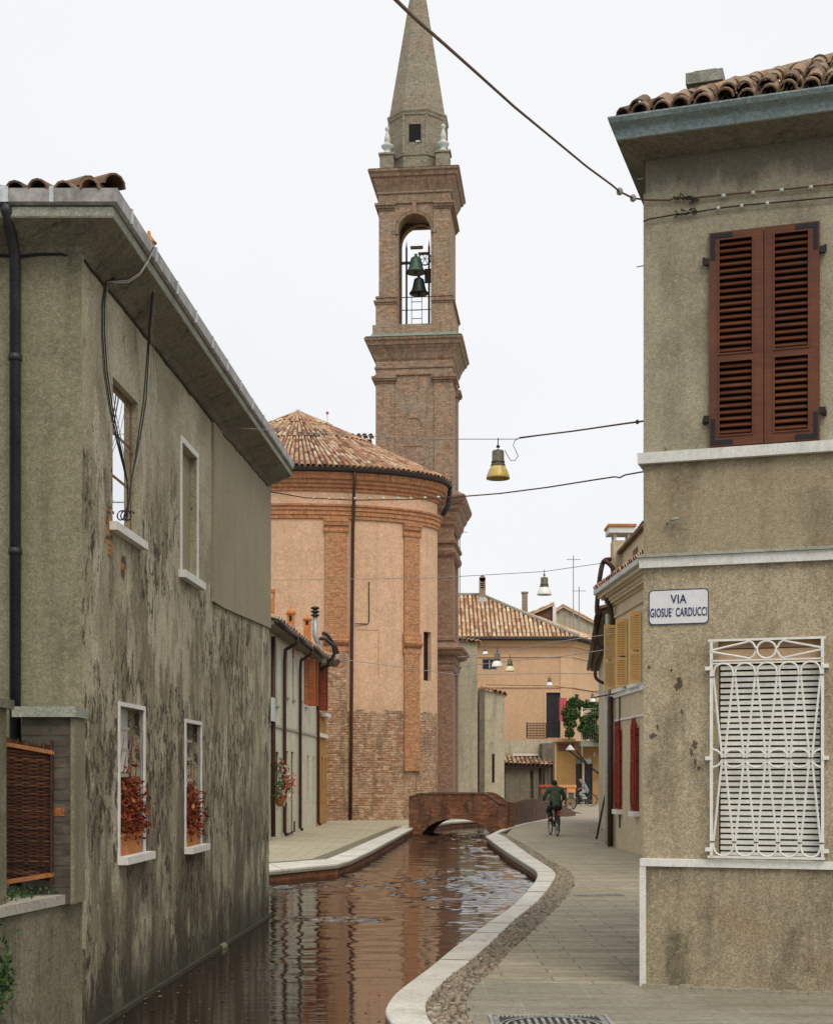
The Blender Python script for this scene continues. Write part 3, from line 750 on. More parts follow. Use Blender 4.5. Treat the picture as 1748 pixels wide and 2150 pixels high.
m = MB(); lk_in2 = [(x, y+.004) for x, y in lk_out[1:6]]; lk_o2 = [(x-.32, y+.30) for x, y in lk_out[1:6]]
for k in range(4): m.face([(*lk_in2[k], .004), (*lk_in2[k+1], .004), (*lk_o2[k+1], .004), (*lk_o2[k], .004)])
m.build('verge_strip', M['verge'], kind='structure')
# cobbles between kerb and slabs
def poly_pt(line, s):
    L = [0]
    for a, b in zip(line, line[1:]): L.append(L[-1]+math.hypot(b[0]-a[0], b[1]-a[1]))
    s *= L[-1]
    for k in range(len(line)-1):
        if s <= L[k+1] or k == len(line)-2:
            t = (s-L[k])/(L[k+1]-L[k]); a, b = line[k], line[k+1]
            return (a[0]+(b[0]-a[0])*t, a[1]+(b[1]-a[1])*t)
ko, co = kout[3:], cob[3:]
m = MB()
def corr(t):                     # matching points on both edges, piece by piece
    k = min(int(t), len(ko)-2); f = t-k
    return k, f
N = len(ko)
cpar = [0, 1, 2, 3, 4, 5, 6.0, 7, 8.0, 9, 10, 11, 12, 13, 14, 15, 16][:N]
def edge(line, t):
    k = min(int(t), len(line)-2); f = t-k
    return Vector((line[k][0]+(line[k+1][0]-line[k][0])*f, line[k][1]+(line[k+1][1]-line[k][1])*f))
for k in range(N-1):
    a0, a1 = Vector(ko[k]), Vector(ko[k+1]); sc = (len(co)-1)/(N-1)
    b0, b1 = edge(co, k*sc), edge(co, (k+1)*sc)
    L = ((a1-a0).length+(b1-b0).length)/2
    size = .040 if a0.y < 16 else (.052 if a0.y < 26 else .075)
    nl = max(1, int(L/(size*.92)))
    for i in range(nl):
        p, q = a0.lerp(a1, (i+.5)/nl), b0.lerp(b1, (i+.5)/nl)
        W = (q-p).length; nw = max(1, int(W/(size*1.25)))
        for j in range(nw):
            t = (j+.5+random.uniform(-.3, .3))/nw
            c = p.lerp(q, t); c += Vector((random.uniform(-.01, .01), random.uniform(-.018, .018)))
            rx, ry = size*random.uniform(.42, .80), size*random.uniform(.30, .56)
            a = random.uniform(-.5, .5); h = random.uniform(.010, .024); idn = random.random()
            ring = lambda f, z: [(c.x+f*(rx*math.cos(w)*math.cos(a)-ry*math.sin(w)*math.sin(a)), c.y+f*(rx*math.cos(w)*math.sin(a)+ry*math.sin(w)*math.cos(a)), z) for w in [2*math.pi*e/7 for e in range(7)]]
            r0, r1, r2 = ring(1, -.024), ring(.93, -.008+h*.3), ring(.55, -.008+h)
            for e in range(7):
                g = (e+1) % 7
                m.face([r0[e], r0[g], r1[g], r1[e]], i=idn, smooth=True); m.face([r1[e], r1[g], r2[g], r2[e]], i=idn, smooth=True)
            m.face(r2, i=idn, smooth=True)
m.build('cobblestones', M['cobble'], kind='stuff')
m = MB()
for k in range(420):                  # weeds in the joints by kerb and walls
    if k % 5 == 0:
        q_ = Vector(poly_pt(lk_in2, random.random())); p = q_+Vector((random.uniform(-.3, 0), random.uniform(0, .3)))
    elif k < 230:
        s = random.random()**.8; p = Vector(poly_pt(co, s)); p += Vector((random.gauss(-.03, .03), 0))
    elif k < 330:
        y = random.uniform(31, 46); p = Vector((5.0 - (y-30)*.055 if y < 34.4 else 4.76+(y-34.4)*.105, y))+Vector((-random.random()**2*.5, 0))
    else:
        t = random.random(); p = Vector((1.84-t*.03+random.random()**2*-.35, 11.62+random.random()*.9))
    if math.sin(p.y*2.1)+math.sin(p.y*.9) < .2: continue
    for q in range(4): m.leaf((p.x+random.gauss(0, .012), p.y+random.gauss(0, .03), random.uniform(.0, .02)), random.uniform(.008, .02))
m.build('joint_weeds', M['leaf'], kind='stuff')

# ------------------------------------------------------------------ house in the canal, left
P0, P1, P2 = (-2.43, 10.4), (-2.166, 15.9), (-1.99, 19.3)
FA, FB = Frame(P0, P1), Frame(P1, P2)
FF = Frame((-8.5, 10.4), P0)                     # its front, facing us
house = empty('stucco_house', 'grey green house with peeling plaster rising straight out of the canal', 'house', (-5, 15, 0))
def sub(mb, name, mat, parent, **k):             # sub-part: parent is a mesh that already stands in world coordinates
    return mb.build(name, mat, parent, **k)
def hole(F, x0, x1, ytop, ybot, side=0):
    """opening from photo pixels: x0,x1 columns; ytop,ybot rows read at the left (0) or right (1) jamb"""
    u0, z1 = F.hit(x0, ytop); ub, z0 = F.hit(x0, ybot); u1, _ = F.hit(x1, ytop)
    if side: _, z1 = F.hit(x1, ytop); _, z0 = F.hit(x1, ybot)
    return (u0, u1, z0, z1)
w1 = hole(FA, 237, 290, 790, 1100); w2 = hole(FA, 381, 413, 928, 1200)
w3 = hole(FA, 250, 301, 1482, 1800); w4 = hole(FA, 389, 421, 1517, 1780)
ZT = 5.50
m = MB()
FA.wall(m, 0, FA.L, -1.2, ZT, [w1+(.065,), w2+(.10,), w3+(.15,), w4+(.15,)])
FB.wall(m, 0, FB.L, -1.2, ZT+.12)
BK = Frame(P2, (-8.5, 20.2)); BK.wall(m, 0, BK.L, -1.2, ZT+.1)
part(m, 'canal_wall', M['peel'], house)
m = MB(); rf_ = random.Random(8)
for k in range(90):
    if k < 45: q = FA.p(rf_.random()*FA.L, .04+rf_.random()**2*.7, WZ+.006)
    else: 
        a_, b_ = rf_.choice(list(zip(kin[24:52], kin[25:53]))); q = Vector((a_[0], a_[1], 0)).lerp(Vector((b_[0], b_[1], 0)), rf_.random())+Vector((-.06-rf_.random()**2*.6, rf_.uniform(-.3, .3), WZ+.008))
    w_ = rf_.uniform(.008, .03); a_ = rf_.random()*6.28
    m.face([q+Vector((math.cos(a_+t)*w_*(1 if j % 2 else .5), math.sin(a_+t)*w_*(1 if j % 2 else .5), rf_.uniform(0, .006))) for j, t in enumerate((0, 1.57, 3.14, 4.71))], i=rf_.random())
tag(m.build('floating_leaves', M['dry_leaf']), kind='stuff')
m = MB(); FF.wall(m, 0, FF.L, -1.2, ZT)
LS = Frame((-8.5, 20.2), (-8.5, 10.4)); LS.wall(m, 0, LS.L, -1.2, ZT)
part(m, 'front_wall', M['house_front'], house)
m = MB()                                          # later cement coat over the far end
u443, _ = FA.hit(444, 1100); _, zc = FA.hit(446, 1264)
zc1 = FB.hit(560, 1316)[1]
FA.box(m, u443, FA.L+.002, -.01, .028, zc, ZT); 
m.face([FB.p(0, .028, zc), FB.p(FB.L, .028, zc1), FB.p(FB.L, .028, ZT+.1), FB.p(0, .028, ZT+.02)])
m.face([FB.p(0, .028, zc), FB.p(0, -.01, zc), FB.p(FB.L, -.01, zc1), FB.p(FB.L, .028, zc1)])
m.face([FB.p(FB.L, -.01, zc1), FB.p(FB.L, -.01, ZT+.1), FB.p(FB.L, .028, ZT+.1), FB.p(FB.L, .028, zc1)])
part(m, 'cement_coat', M['smooth_render'], house)
# eaves
epath = [(-8.5, 10.4), P0, P1, P2]; ez = [0, 0, .06, .10]
m = MB(); sweep(m, epath, [(-.1, ZT-.02), (0, ZT), (.05, ZT+.04), (.30, 5.65), (.30, 5.66), (-.1, 5.68)], zoff=ez)
part(m, 'soffit', M['soffit'], house)
m = MB(); sweep(m, epath, [(-.1, 5.681), (.302, 5.661), (.302, 5.725), (-.1, 5.725)], zoff=ez)
part(m, 'eave_slab', M['concrete'], house)
m = MB(); sweep(m, epath, [(.2, 5.726), (.315, 5.735), (.335, 5.75), (.345, 5.84), (.335, 5.845), (.322, 5.76), (.2, 5.745)], zoff=ez)
gut = part(m, 'gutter', M['gutter_grey'], house)
m = MB()
for k in range(15):                               # pale soldered laps and hooks of the gutter
    if k < 5: F_, u_, w_ = FF, FF.L-.02-k*.42, random.choice((.03, .12))
    else: F_, u_, w_ = (FA, (k-5)*.78+.1, .03) if (k-5)*.78+.1 < FA.L-.1 else (FB, ((k-5)*.78+.1-FA.L), .03)
    if u_ > F_.L-.1: u_ = F_.L-.12
    dz = .0 if F_ is FF else (.05*u_/FA.L if F_ is FA else .05+.07*u_/FB.L)
    F_.box(m, u_-w_, u_, .325, .351, 5.742+dz, 5.853+dz)
sub(m, 'lap', M['gutter_pale'], gut)
# crack line at the wall head
m = MB()
pts = [FF.p(u, .006, ZT-.01+random.uniform(-.012, .012)) for u in [FF.L-3+.15*k for k in range(20)]]
pts += [FA.p(u, .010, ZT-.03+.05*u/FA.L+random.uniform(-.012, .012)) for u in [.15*k+.05 for k in range(int(FA.L/.15))]]
pts += [FB.p(u, .034, ZT-.0+.07*u/FB.L+random.uniform(-.01, .01)) for u in [.15*k for k in range(int(FB.L/.15))]]
m.tube(pts, .011, 5); part(m, 'head_joint', M['iron'], house)
# roof
m = MB()
ridge = (-5.3, 13.6, 6.75); ridge2 = (-5.2, 19.0, 6.8)
def ep(k, n): 
    F_ = (FF, FA, FB)[min(k, 2)]
    return None
eo = [Vector((-8.5, 10.1, 5.80)), Vector((-2.12, 10.1, 5.80)), Vector((-1.865, 15.9, 5.85)), Vector((-1.68, 19.4, 5.92))]
m.face([eo[0], eo[1], ridge, (-6.2, 13.6, 6.75)]); m.face([eo[1], eo[2], ridge2, ridge]); m.face([eo[2], eo[3], ridge2])
m.face([eo[0], (-6.2, 13.6, 6.75), (-8.5, 20.2, 5.9)]); m.face([(-6.2, 13.6, 6.75), ridge, ridge2, (-8.5, 20.2, 5.9)]); m.face([ridge2, eo[3], (-8.5, 20.2, 5.9)])
rf = part(m, 'roof', M['tile_bed'], house)
m = MB()
tiles(m, eo[1]+Vector((-2.4, .02, .0)), eo[1]+Vector((-.10, .02, .0)), Vector((0, 3.4, 1.0)), sp=.175, TL=.36, r=.072, jit=.02, limit=lambda t: min(1, (1-t)*.8+.08))
m2 = Vector((-3.2, .9, 1.0))
dz_ = Vector((-.12, 0, -.055))
tiles(m, eo[1]+Vector((0, .3, 0))+dz_, eo[2]+dz_, Vector((-3.2, 0, .75)), sp=.19, TL=.38, r=.066, jit=.008, front=3)
tiles(m, eo[2]+dz_, eo[3]+Vector((0, -.1, 0))+dz_, Vector((-3.2, .3, .70)), sp=.19, TL=.38, r=.066, front=3)
hd = (Vector(ridge)-eo[1]).normalized(); hs = hd.cross(Vector((0, 0, 1))).normalized(); hu = hs.cross(hd)
for k in range(9):
    coppo(m, eo[1]+hd*(.02+k*.36)+Vector((0, 0, .075))+hu*.02*(k % 2), hd, hs, hu, .42, .09, .08)
part(m, 'roof_tiles', M['tile_near'], house)
m = MB(); q = at(313, 580, 14.0); 
m.lathe([(.055, -.25), (.055, .22), (.085, .235), (.085, .25), (.05, .27), (.05, .31), (.08, .325), (.06, .345), (.02, .40), (.015, .44)], q, 10)
part(m, 'chimney_pot', M['terracotta'], house)
# front downpipe
m = MB(); dx = (31-CX)/FL*10.3
m.tube([(dx, 10.32, .9), (dx, 10.32, 5.45), (dx, 10.2, 5.60), (dx, 10.09, 5.70), (dx, 10.09, 5.74)], .040, 10)
for z in (1.9, 3.3, 4.7): m.tube([(dx, 10.32, z), (dx, 10.32, z+.05)], .048, 10)
part(m, 'downpipe', M['pipe_dark'], house)
# windows
def frame4(mb, F, h, n0, n1, w, sides='ltrb'):
    a, b, c, d = h
    if 'l' in sides: F.box(mb, a, a+w, n0, n1, c, d)
    if 'r' in sides: F.box(mb, b-w, b, n0, n1, c, d)
    if 't' in sides: F.box(mb, a+w, b-w, n0, n1, d-w, d)
    if 'b' in sides: F.box(mb, a+w, b-w, n0, n1, c, c+w)
h = w1; m = MB(); frame4(m, FA, h, -.069, -.056, .03, 'rtb'); u_ = h[0]+(h[1]-h[0])*.11
FA.box(m, u_, u_+.08, -.069, -.052, h[2]+.035, h[3]-.035)
for f in (.36, .66): FA.box(m, u_+.09, h[1]-.035, -.062, -.055, h[2]+(h[3]-h[2])*f, h[2]+(h[3]-h[2])*f+.02)
win = part(m, 'window', M['brown_wood'], house, label='upper window nearest us with panes reflecting white sky')
m = MB(); m.face([FA.p(h[0], -.060, h[2]), FA.p(h[1], -.060, h[2]), FA.p(h[1], -.060, h[3]), FA.p(h[0], -.060, h[3])]); sub(m, 'pane', M['pane'], win)
m = MB(); FA.box(m, h[0]-.10, h[1]+.10, -.06, .065, h[2]-.062, h[2]+.004); sub(m, 'sill', M['white_stone'], win)
m = MB(); FA.box(m, h[0]+.002, h[1]-.002, -.078, -.071, h[2]+.01, h[3]); sub(m, 'curtain', M['shade_white'], win)
h = w2; m = MB(); frame4(m, FA, (h[0]-.06, h[1]+.06, h[2], h[3]+.06), -.02, .012, .058, 'ltr')
win = part(m, 'window', M['white_stone'], house, label='upper window with closed grey boards')
m = MB(); FA.box(m, h[0], h[1], -.099, -.07, h[2], h[3]); sub(m, 'board', M['smooth_render'], win)
m = MB(); FA.box(m, h[0]+.30*(h[1]-h[0]), h[0]+.38*(h[1]-h[0]), -.07, -.062, h[2], h[2]+(h[3]-h[2])*.45); sub(m, 'dark_strip', M['pipe_brown'], win)  # dark brown strip over the lower part of the board
m = MB(); FA.box(m, h[0]-.13, h[1]+.13, -.09, .07, h[2]-.07, h[2]+.003); sub(m, 'sill', M['white_stone'], win)
for h, lab in ((w3, 'lower niche window nearest us with plank ends'), (w4, 'lower niche window farther along the wall')):
    m = MB(); frame4(m, FA, (h[0]-.035, h[1]+.035, h[2], h[3]+.035), -.03, .014, .035, 'ltr')
    win = part(m, 'window', M['white_stone'], house, label=lab)
    m = MB(); FA.box(m, h[0]-.04, h[1]+.10, -.14, .085, h[2]-.06, h[2]+.003); sub(m, 'sill', M['white_stone'], win)
    m = MB(); FA.box(m, h[0], h[1], -.149, -.135, h[2], h[3]); sub(m, 'board', M['white_stone'], win)
    m = MB(); 
    for f, s_ in ((.845, .17), (.70, .15), (.53, .16)):
        z = h[2]+(h[3]-h[2])*f
        m.box(FA.p(h[0]+.036, -.055, z), FA.u*s_*2.0, FA.n*.045, Vector((0, 0, .028))+FA.u*(.0))
    sub(m, 'plank_end', M['sill_stone'], win)
# the crack, chip and stone at the waterline
m = MB(); q = FA.p(FA.hit(468, 1975)[0] if False else 5.4, .03, WZ+.02)
for k in range(2): m.lathe([(.0, -.05), (.045, -.02), (.035, .02), (.0, .04)], q+Vector((.01*k, .06*k, 0)), 6)
part(m, 'footing_stone', M['garden_wall'], house)
m = MB(); FA.box(m, -.02, FA.L, -.02, .035, -1.2, WZ+.035); FB.box(m, -.01, FB.L+.02, -.02, .035, -1.2, WZ+.035)
part(m, 'footing', M['wet_footing'], house)
# dried plants in the two lower windows
for (h, sc_, lab) in ((w3, 1.0, 'taller dried red plant in the nearer lower window of the grey green house'), (w4, .85, 'dried red plant in the farther lower window of the grey green house')):
    um, L_ = (h[0]+h[1])/2, (h[1]-h[0])
    base = FA.p(um, -.055, h[2]+.004)
    pl = empty('dried_plant', lab, 'plant', base, group='dried plants in the lower windows')
    m = MB(); tL = L_*.40; m.box(FA.u*-tL-FA.n*.055, FA.u*2*tL, FA.n*.11, Vector((0, 0, .15))); m.box(FA.u*-(tL+.012)-FA.n*.065+Vector((0, 0, .151)), FA.u*2*(tL+.012), FA.n*.13, Vector((0, 0, .028)))
    
    FA_ = FA
    part(m, 'pot', M['terracotta'], pl).matrix_parent_inverse = Matrix.Identity(4)
    m = MB()
    for k in range(int(1150*sc_)):
        u = random.uniform(-.5, .5)*L_*.95; nn = random.uniform(-.10, .07); z0 = (.16+.50*random.random()**1.25)*sc_*(1-abs(u/L_)*.7)
        p = FA.u*u*.8+FA.n*nn*.5+Vector((0, 0, z0))
        d = Vector((random.gauss(0, .5), random.gauss(0, .5), random.uniform(-.3, 1))).normalized()*random.uniform(.04, .14)
        q1 = p+d*.5+Vector((0, 0, .01)); q2 = p+d+FA.n*random.uniform(-.03, .05)
        m.tube([p, q1, q2], [.005, .004, .002], 4, False, i=random.random())
        m.leaf(q2, random.uniform(.014, .04)); m.leaf(q1, random.uniform(.01, .03))
    for k in range(5):
        u = (k-2)*L_*.18; m.tube([FA.u*u*.5+Vector((0, 0, .1)), FA.u*u+Vector((0, 0, .5)), FA.u*(u+.05)+FA.n*random.uniform(0, .06)+Vector((0, 0, random.uniform(.8, 1.05)*sc_))], [.007, .006, .003], 4, False, i=random.random())
    part(m, 'stems', M['dry'], pl).matrix_parent_inverse = Matrix.Identity(4)
# garden wall in front of the house, with its pier
GW = Frame((P0[0]-.70, P0[1]-3.94), (P0[0], P0[1]))
gw = empty('garden_wall', 'low mossy wall with a ledge and a capped pier in front of the grey green house', 'wall', (-2.9, 9, 0))
m = MB(); GW.box(m, 0, GW.L-.002, -.30, -.012, -1.2, .80); part(m, 'wall_face', M['garden_wall'], gw)
m = MB()
for a, b in ((0, 1.6), (1.607, 2.9), (2.907, GW.L-.01)): GW.box(m, a, b, -.32, .02, .80, .868)
part(m, 'ledge', M['sill_stone'], gw)
m = MB(); m.bx(-2.775, -2.432, 10.06, 10.385, .80, 2.115); part(m, 'pier', M['dark_brick'], gw)
m = MB(); m.bx(-2.575, -2.475, 10.054, 10.07, 1.42, 1.478); part(m, 'orange_brick', M['door_brick'], gw)
m = MB(); m.bx(-2.431, -2.405, 10.05, 10.385, .80, 2.113); part(m, 'pier_return', M['house_front'], gw)
m = MB(); m.bx(-2.83, -2.38, 10.0, 10.385, 2.116, 2.175); m.bx(-2.82, -2.39, 10.01, 10.38, 2.175, 2.19); part(m, 'pier_cap', M['concrete'], gw)
m = MB(); m.bx(-3.2, -2.68, 9.1, 9.35, .868, 2.14); m.bx(-3.25, -2.64, 9.06, 9.39, 2.14, 2.20)
part(m, 'near_pier', M['garden_wall'], gw)
m = MB(); m.bx(-14, -2.95, -5, 10.39, -1.1, .78); m.build('garden_soil', M['soil'], kind='structure')
# reed gate
g0, g1 = at(11, 1700, 9.75), at(110, 1700, 9.98)
gate = empty('reed_gate', 'brown woven reed gate standing on the ledge of the low mossy wall', 'gate', (g0.x, g0.y, .9))
GT = Frame((g0.x, g0.y), (g1.x, g1.y))
if GT.n.y > 0: pass
m = MB()
for k in range(96):
    z = 1.0+k*.0092; nn = .006*math.sin(k*2.1)
    pts = [GT.p(GT.L*f, nn*(1 if j % 2 else -1)+.003, z+.02*(1-f)+random.uniform(-.002, .002)-(.03*f if z < 1.1 else 0)) for j, f in enumerate([0, .12, .3, .42, .6, .75, .9, 1])]
    m.tube(pts, .0052, 4, False, i=random.random())
for k in range(34):
    f = (k+.5)/34; z1 = 1.975-.06*f+random.uniform(-.02, .01)
    m.tube([GT.p(GT.L*f, -.004, .98), GT.p(GT.L*f, -.004, z1)], .004, 4, False, i=random.random())
part(m, 'woven_panel', M['reed'], gate)
m = MB(); Z = lambda f: 1.905-.055*f
m.box(GT.p(0, .008, Z(0)), GT.p(GT.L, .008, Z(1))-GT.p(0, .008, Z(0)), GT.n*.02, Vector((0, 0, .028)))
m.box(GT.p(0, .008, .965), GT.p(GT.L, .008, 1.0)-GT.p(0, .008, .965), GT.n*.02, Vector((0, 0, .03)))
part(m, 'rail', M['reed_rail'], gate)
m = MB(); m.bx(g1.x-.008, g1.x+.012, g1.y-.03, g1.y+.0, .94, 1.95); part(m, 'edge_post', M['pipe_brown'], gate)
# weeds on ledge and creeper lower left
m = MB()
for k in range(1100):
    u = random.uniform(1.8, GW.L-.03); n = random.uniform(-.29, -.02)-(.08 if k % 3 else 0)
    m.leaf(GW.p(u, n, .875+abs(random.gauss(0, .03))), random.uniform(.008, .022))
tag(m.build('ledge_weeds', M['leaf']), kind='stuff')
m = MB()
for k in range(700):
    c = random.choice(((2.45, .62, .13), (2.50, .46, .15), (2.42, .30, .12), (2.62, .38, .08)))
    m.leaf(GW.p(c[0]+random.gauss(0, c[2]), .02+random.random()*.06, c[1]+random.gauss(0, c[2]*.8)), random.uniform(.012, .03))
m.tube([GW.p(2.4, .0, .85), GW.p(2.45, .03, .6), GW.p(2.5, .03, .3), GW.p(2.48, .02, .1)], .008, 5)
tag(m.build('creeper', M['leaf']), 'small green creeper clinging to the low mossy wall above the water', 'creeper')
# cable bundles on the house wall
def wallpath(F, pts, n=.06): return [F.p(*([F.hit(x, y, nn)[0], nn, F.hit(x, y, nn)[1]])) for x, y, nn in [(p[0], p[1], p[2] if len(p) > 2 else n) for p in pts]]
bund = empty('cable_bundle', 'black cables hanging in loops across the near upper window of the grey green house', 'cables', FA.p(.6, .05, 5.2))
for k, (dx_, col) in enumerate(((0, 'cable_dark'), (4, 'cable_dark'), (9, 'cable_grey'), (-3, 'cable_dark'))):
    m = MB(); m.tube(wallpath(FA, [(222+dx_*.4, 592, .06), (216+dx_, 640), (216+dx_, 700), (221+dx_*1.1, 780), (233+dx_, 860), (246+dx_*.9, 920), (259+dx_*.5, 975), (268, 1010+k*3), (268, 1060), (262+k, 1085)]), .0058 if k < 2 else .0035, 6); part(m, 'cable', M[col], bund)
for k, (dx_, col) in enumerate(((0, 'cable_dark'), (5, 'cable_dark'), (14, 'cable_grey'), (22, 'cable_grey'))):
    m = MB(); m.tube(wallpath(FA, [(322, 535, .32), (322+dx_*.3, 600, .25), (313+dx_*.4, 690, .12), (308+dx_*.7, 760), (302+dx_, 840), (292+dx_*.9, 905), (284+dx_*.3, 965), (276, 1010), (270, 1060), (266, 1095)]), .0058 if k < 2 else .003, 6); part(m, 'cable', M[col], bund)
for k in range(3):
    m = MB(); m.tube(wallpath(FA, [(221, 590, .06), (240+k, 588+k*3, .12), (270, 585+k*4, .2), (295, 568+k*4, .28), (310, 545+k*3, .33), (322, 520+k*3, .36)]), .005, 6); part(m, 'cable', M['cable_grey' if k else 'cable_dark'], bund)
m = MB()
m.tube(wallpath(FA, [(252+9*math.cos(a)+14*(a/12), 1082+10*math.sin(a), .04+.02*math.sin(a*2)) for a in [q*.5 for q in range(38)]]), .006, 5); part(m, 'coil', M['cable_dark'], bund)
m = MB(); a_ = FA.p(FA.hit(222, 590)[0], .0, FA.hit(222, 590)[1]); m.box(a_, FA.u*.06, FA.n*.07, Vector((0, 0, .05))); m.tube([a_, a_+FA.n*.09], .012, 6); part(m, 'bracket', M['iron'], bund)
# ================================================================== corner house, right
C = (1.84, 11.6); ud = Vector((.951, -.309)).normalized()
E = (C[0]+ud.x*4.2, C[1]+ud.y*4.2)
FR = Frame(C, E)
nb = Vector((-FR.n.x, -FR.n.y))
SB = (C[0]+nb.x*4.6, C[1]+nb.y*4.6); SB2 = (E[0]+nb.x*4.6, E[1]+nb.y*4.6)
FS = Frame(SB, C)
rh = empty('corner_house', 'olive grey corner house with white bands, red brown shutters and a white window grille', 'house', (3.6, 13, 0))
zr = lambda y: CZ+(HY-y)*11.6/FL
ZB, ZL, ZM = zr(1811), zr(1186), zr(965)
gx = FR.hit(1506, 1392); gx2 = FR.hit(1722, 1790)
gh = (gx[0], gx2[0], FR.hit(1506, 1796)[1], FR.hit(1506, 1347)[1], .13)
def seg(name, mat, z0, z1, holes=(), extra=0):
    m = MB(); FR.wall(m, 0, 4.2, z0, z1, holes, n=extra); FS.wall(m, 0, FS.L, z0, z1)
    return part(m, name, mat, rh)
seg('plinth', M['right_base'], -.3, ZB)
seg('ground_floor_wall', M['right_low'], ZB, ZL, [gh])
seg('middle_wall', M['right_mid'], ZL, ZM)
s1 = FR.hit(1489, 494); s2 = FR.hit(1720, 476); s3 = FR.hit(1489, 941)
sh_ = (s1[0]+.02, s2[0]-.02, s3[1], s1[1]-.02, .10)
seg('upper_wall', M['right_up'], ZM, 6.43, [sh_])
m = MB(); FR.box(m, .02, 4.2, -.2, -.012, 6.43, 6.74); FS.box(m, 0, FS.L-.02, -.2, -.012, 6.43, 6.74); part(m, 'frieze', M['right_up'], rh)
m = MB()
BKR = Frame(SB2, SB); BKR.wall(m, 0, BKR.L, -.3, 6.7); RR = Frame(E, SB2); RR.wall(m, 0, RR.L, -.3, 6.7)
m.face([FR.p(0, 0, 6.43), FR.p(4.2, 0, 6.43), FR.p(4.2, -.02, 6.43), FR.p(0.02, -.02, 6.43)])
part(m, 'rear_wall', M['right_up'], rh)
m = MB()
sweep(m, [SB, C, E], [(-.05, zr(976)), (.055, zr(976)), (.06, zr(954)), (.0, zr(951)), (-.05, zr(951))], scales=[.7, 1]); 
part(m, 'sill_band', M['white_stone'], rh)
m = MB(); sweep(m, [SB, C, E], [(-.05, zr(1194)), (.04, zr(1194)), (.045, zr(1173)), (-.05, zr(1173))], scales=[.7, 1]); b2 = part(m, 'string_band', M['white_stone'], rh)
m = MB(); sweep(m, [SB, C, E], [(-.05, zr(1173)+.001), (.065, zr(1173)+.001), (.06, zr(1167)), (0, zr(1164)), (-.05, zr(1164))], scales=[.7, 1]); part(m, 'drip_ledge', M['concrete'], rh)
m = MB(); sweep(m, [SB, C, E], [(-.05, zr(1818)), (.028, zr(1818)), (.028, zr(1803)), (-.05, zr(1800))], scales=[.9, 1]); part(m, 'plinth_band', M['white_stone'], rh)
m = MB(); FR.box(m, -.028, .022, -.05, .024, -.02, zr(1818)-.001); part(m, 'corner_strip', M['white_stone'], rh)
m = MB()                                            # crumbling footing along the wall foot
rnd = random.Random(3)
for k in range(42):
    u = k*.1; w = .1
    FR.box(m, u, u+w, -.02, .07+rnd.uniform(0, .05), -.02, .012+rnd.uniform(0, .018))
part(m, 'footing', M['footing'], rh)
# eave
m = MB()
sweep(m, [SB, C, E], [(-.25, 6.725), (0, 6.70), (.34, 6.735), (.345, 6.742), (-.25, 6.76)], scales=[.45, 1]); part(m, 'soffit', M['soffit'], rh)
m = MB()
sweep(m, [SB, C, E], [(.2, 6.743), (.347, 6.743), (.36, 6.81), (.375, 6.822), (.43, 6.845), (.45, 6.875), (.45, 6.887), (.435, 6.889), (.40, 6.86), (.2, 6.85)], scales=[.47, 1]); part(m, 'gutter', M['teal_paint'], rh)
q0 = FR.p(-.17, .36, 6.86); q1 = FR.p(4.2, .36, 6.86)
r0 = FR.p(2.1, -1.9, 8.22); r1 = FR.p(2.1, -2.6, 8.22); q2 = FR.p(4.2, -4.8, 6.85); q3 = FR.p(-.17, -4.8, 6.85)
m = MB(); up_ = FR.n*-1
m.face([q0, q1, r0]); m.face([q1, q2, r1, r0]); m.face([q2, q3, r1]); m.face([q3, q0, r0, r1]); part(m, 'roof', M['tile_bed'], rh)
m = MB(); slope = FR.n*-2.5+Vector((0, 0, 1.5))
tiles(m, q0+FR.u*.12-FR.n*.03+Vector((0, 0, .045)), q0+FR.u*2.9-FR.n*.03+Vector((0, 0, .045)), slope, sp=.162, TL=.30, r=.072, jit=.018, limit=lambda t: min(1, .03+t*1.02))
tiles(m, q0+FR.u*.10-FR.n*.09+Vector((0, 0, .11)), q0+FR.u*2.9-FR.n*.09+Vector((0, 0, .11)), slope, sp=.162, TL=.30, r=.068, jit=.03, front=1)
hd = (r0-q0).normalized(); hs = hd.cross(Vector((0, 0, 1))).normalized(); hu = hs.cross(hd)
for k in range(9): coppo(m, q0+FR.u*.05-FR.n*.10+hd*(k*.31)+Vector((0, 0, .075)), (hd+hu*.05).normalized(), hs, hu, .38, .095, .08)
sl2 = FR.u*2.3+Vector((0, 0, 1.38))
tiles(m, q0-FR.n*2.8+FR.u*.14+Vector((0, 0, .03)), q0-FR.n*.25+FR.u*.14+Vector((0, 0, .03)), sl2, sp=.18, TL=.34, r=.07, front=3, over=0, limit=lambda t: max(0, min(1, (1-t)*1.0-.02)))
part(m, 'roof_tiles', M['tile_near'], rh)
cp = at(1470, 184, 12.9)
m = MB(); a_ = FR.u; b_ = FR.n*-1
m.box(cp-a_*.10+Vector((0, 0, -.5)), a_*.27, b_*.3, Vector((0, 0, .53))); ch = part(m, 'chimney', M['right_mid'], rh)
m = MB(); m.box(cp-a_*.13-b_*.04+Vector((0, 0, .031)), a_*.33, b_*.38, Vector((0, 0, .10))); m.box(cp-a_*.06-b_*.01+Vector((0, 0, .132)), a_*.2, b_*.3, Vector((0, 0, .02))); sub(m, 'cap', M['concrete'], ch)
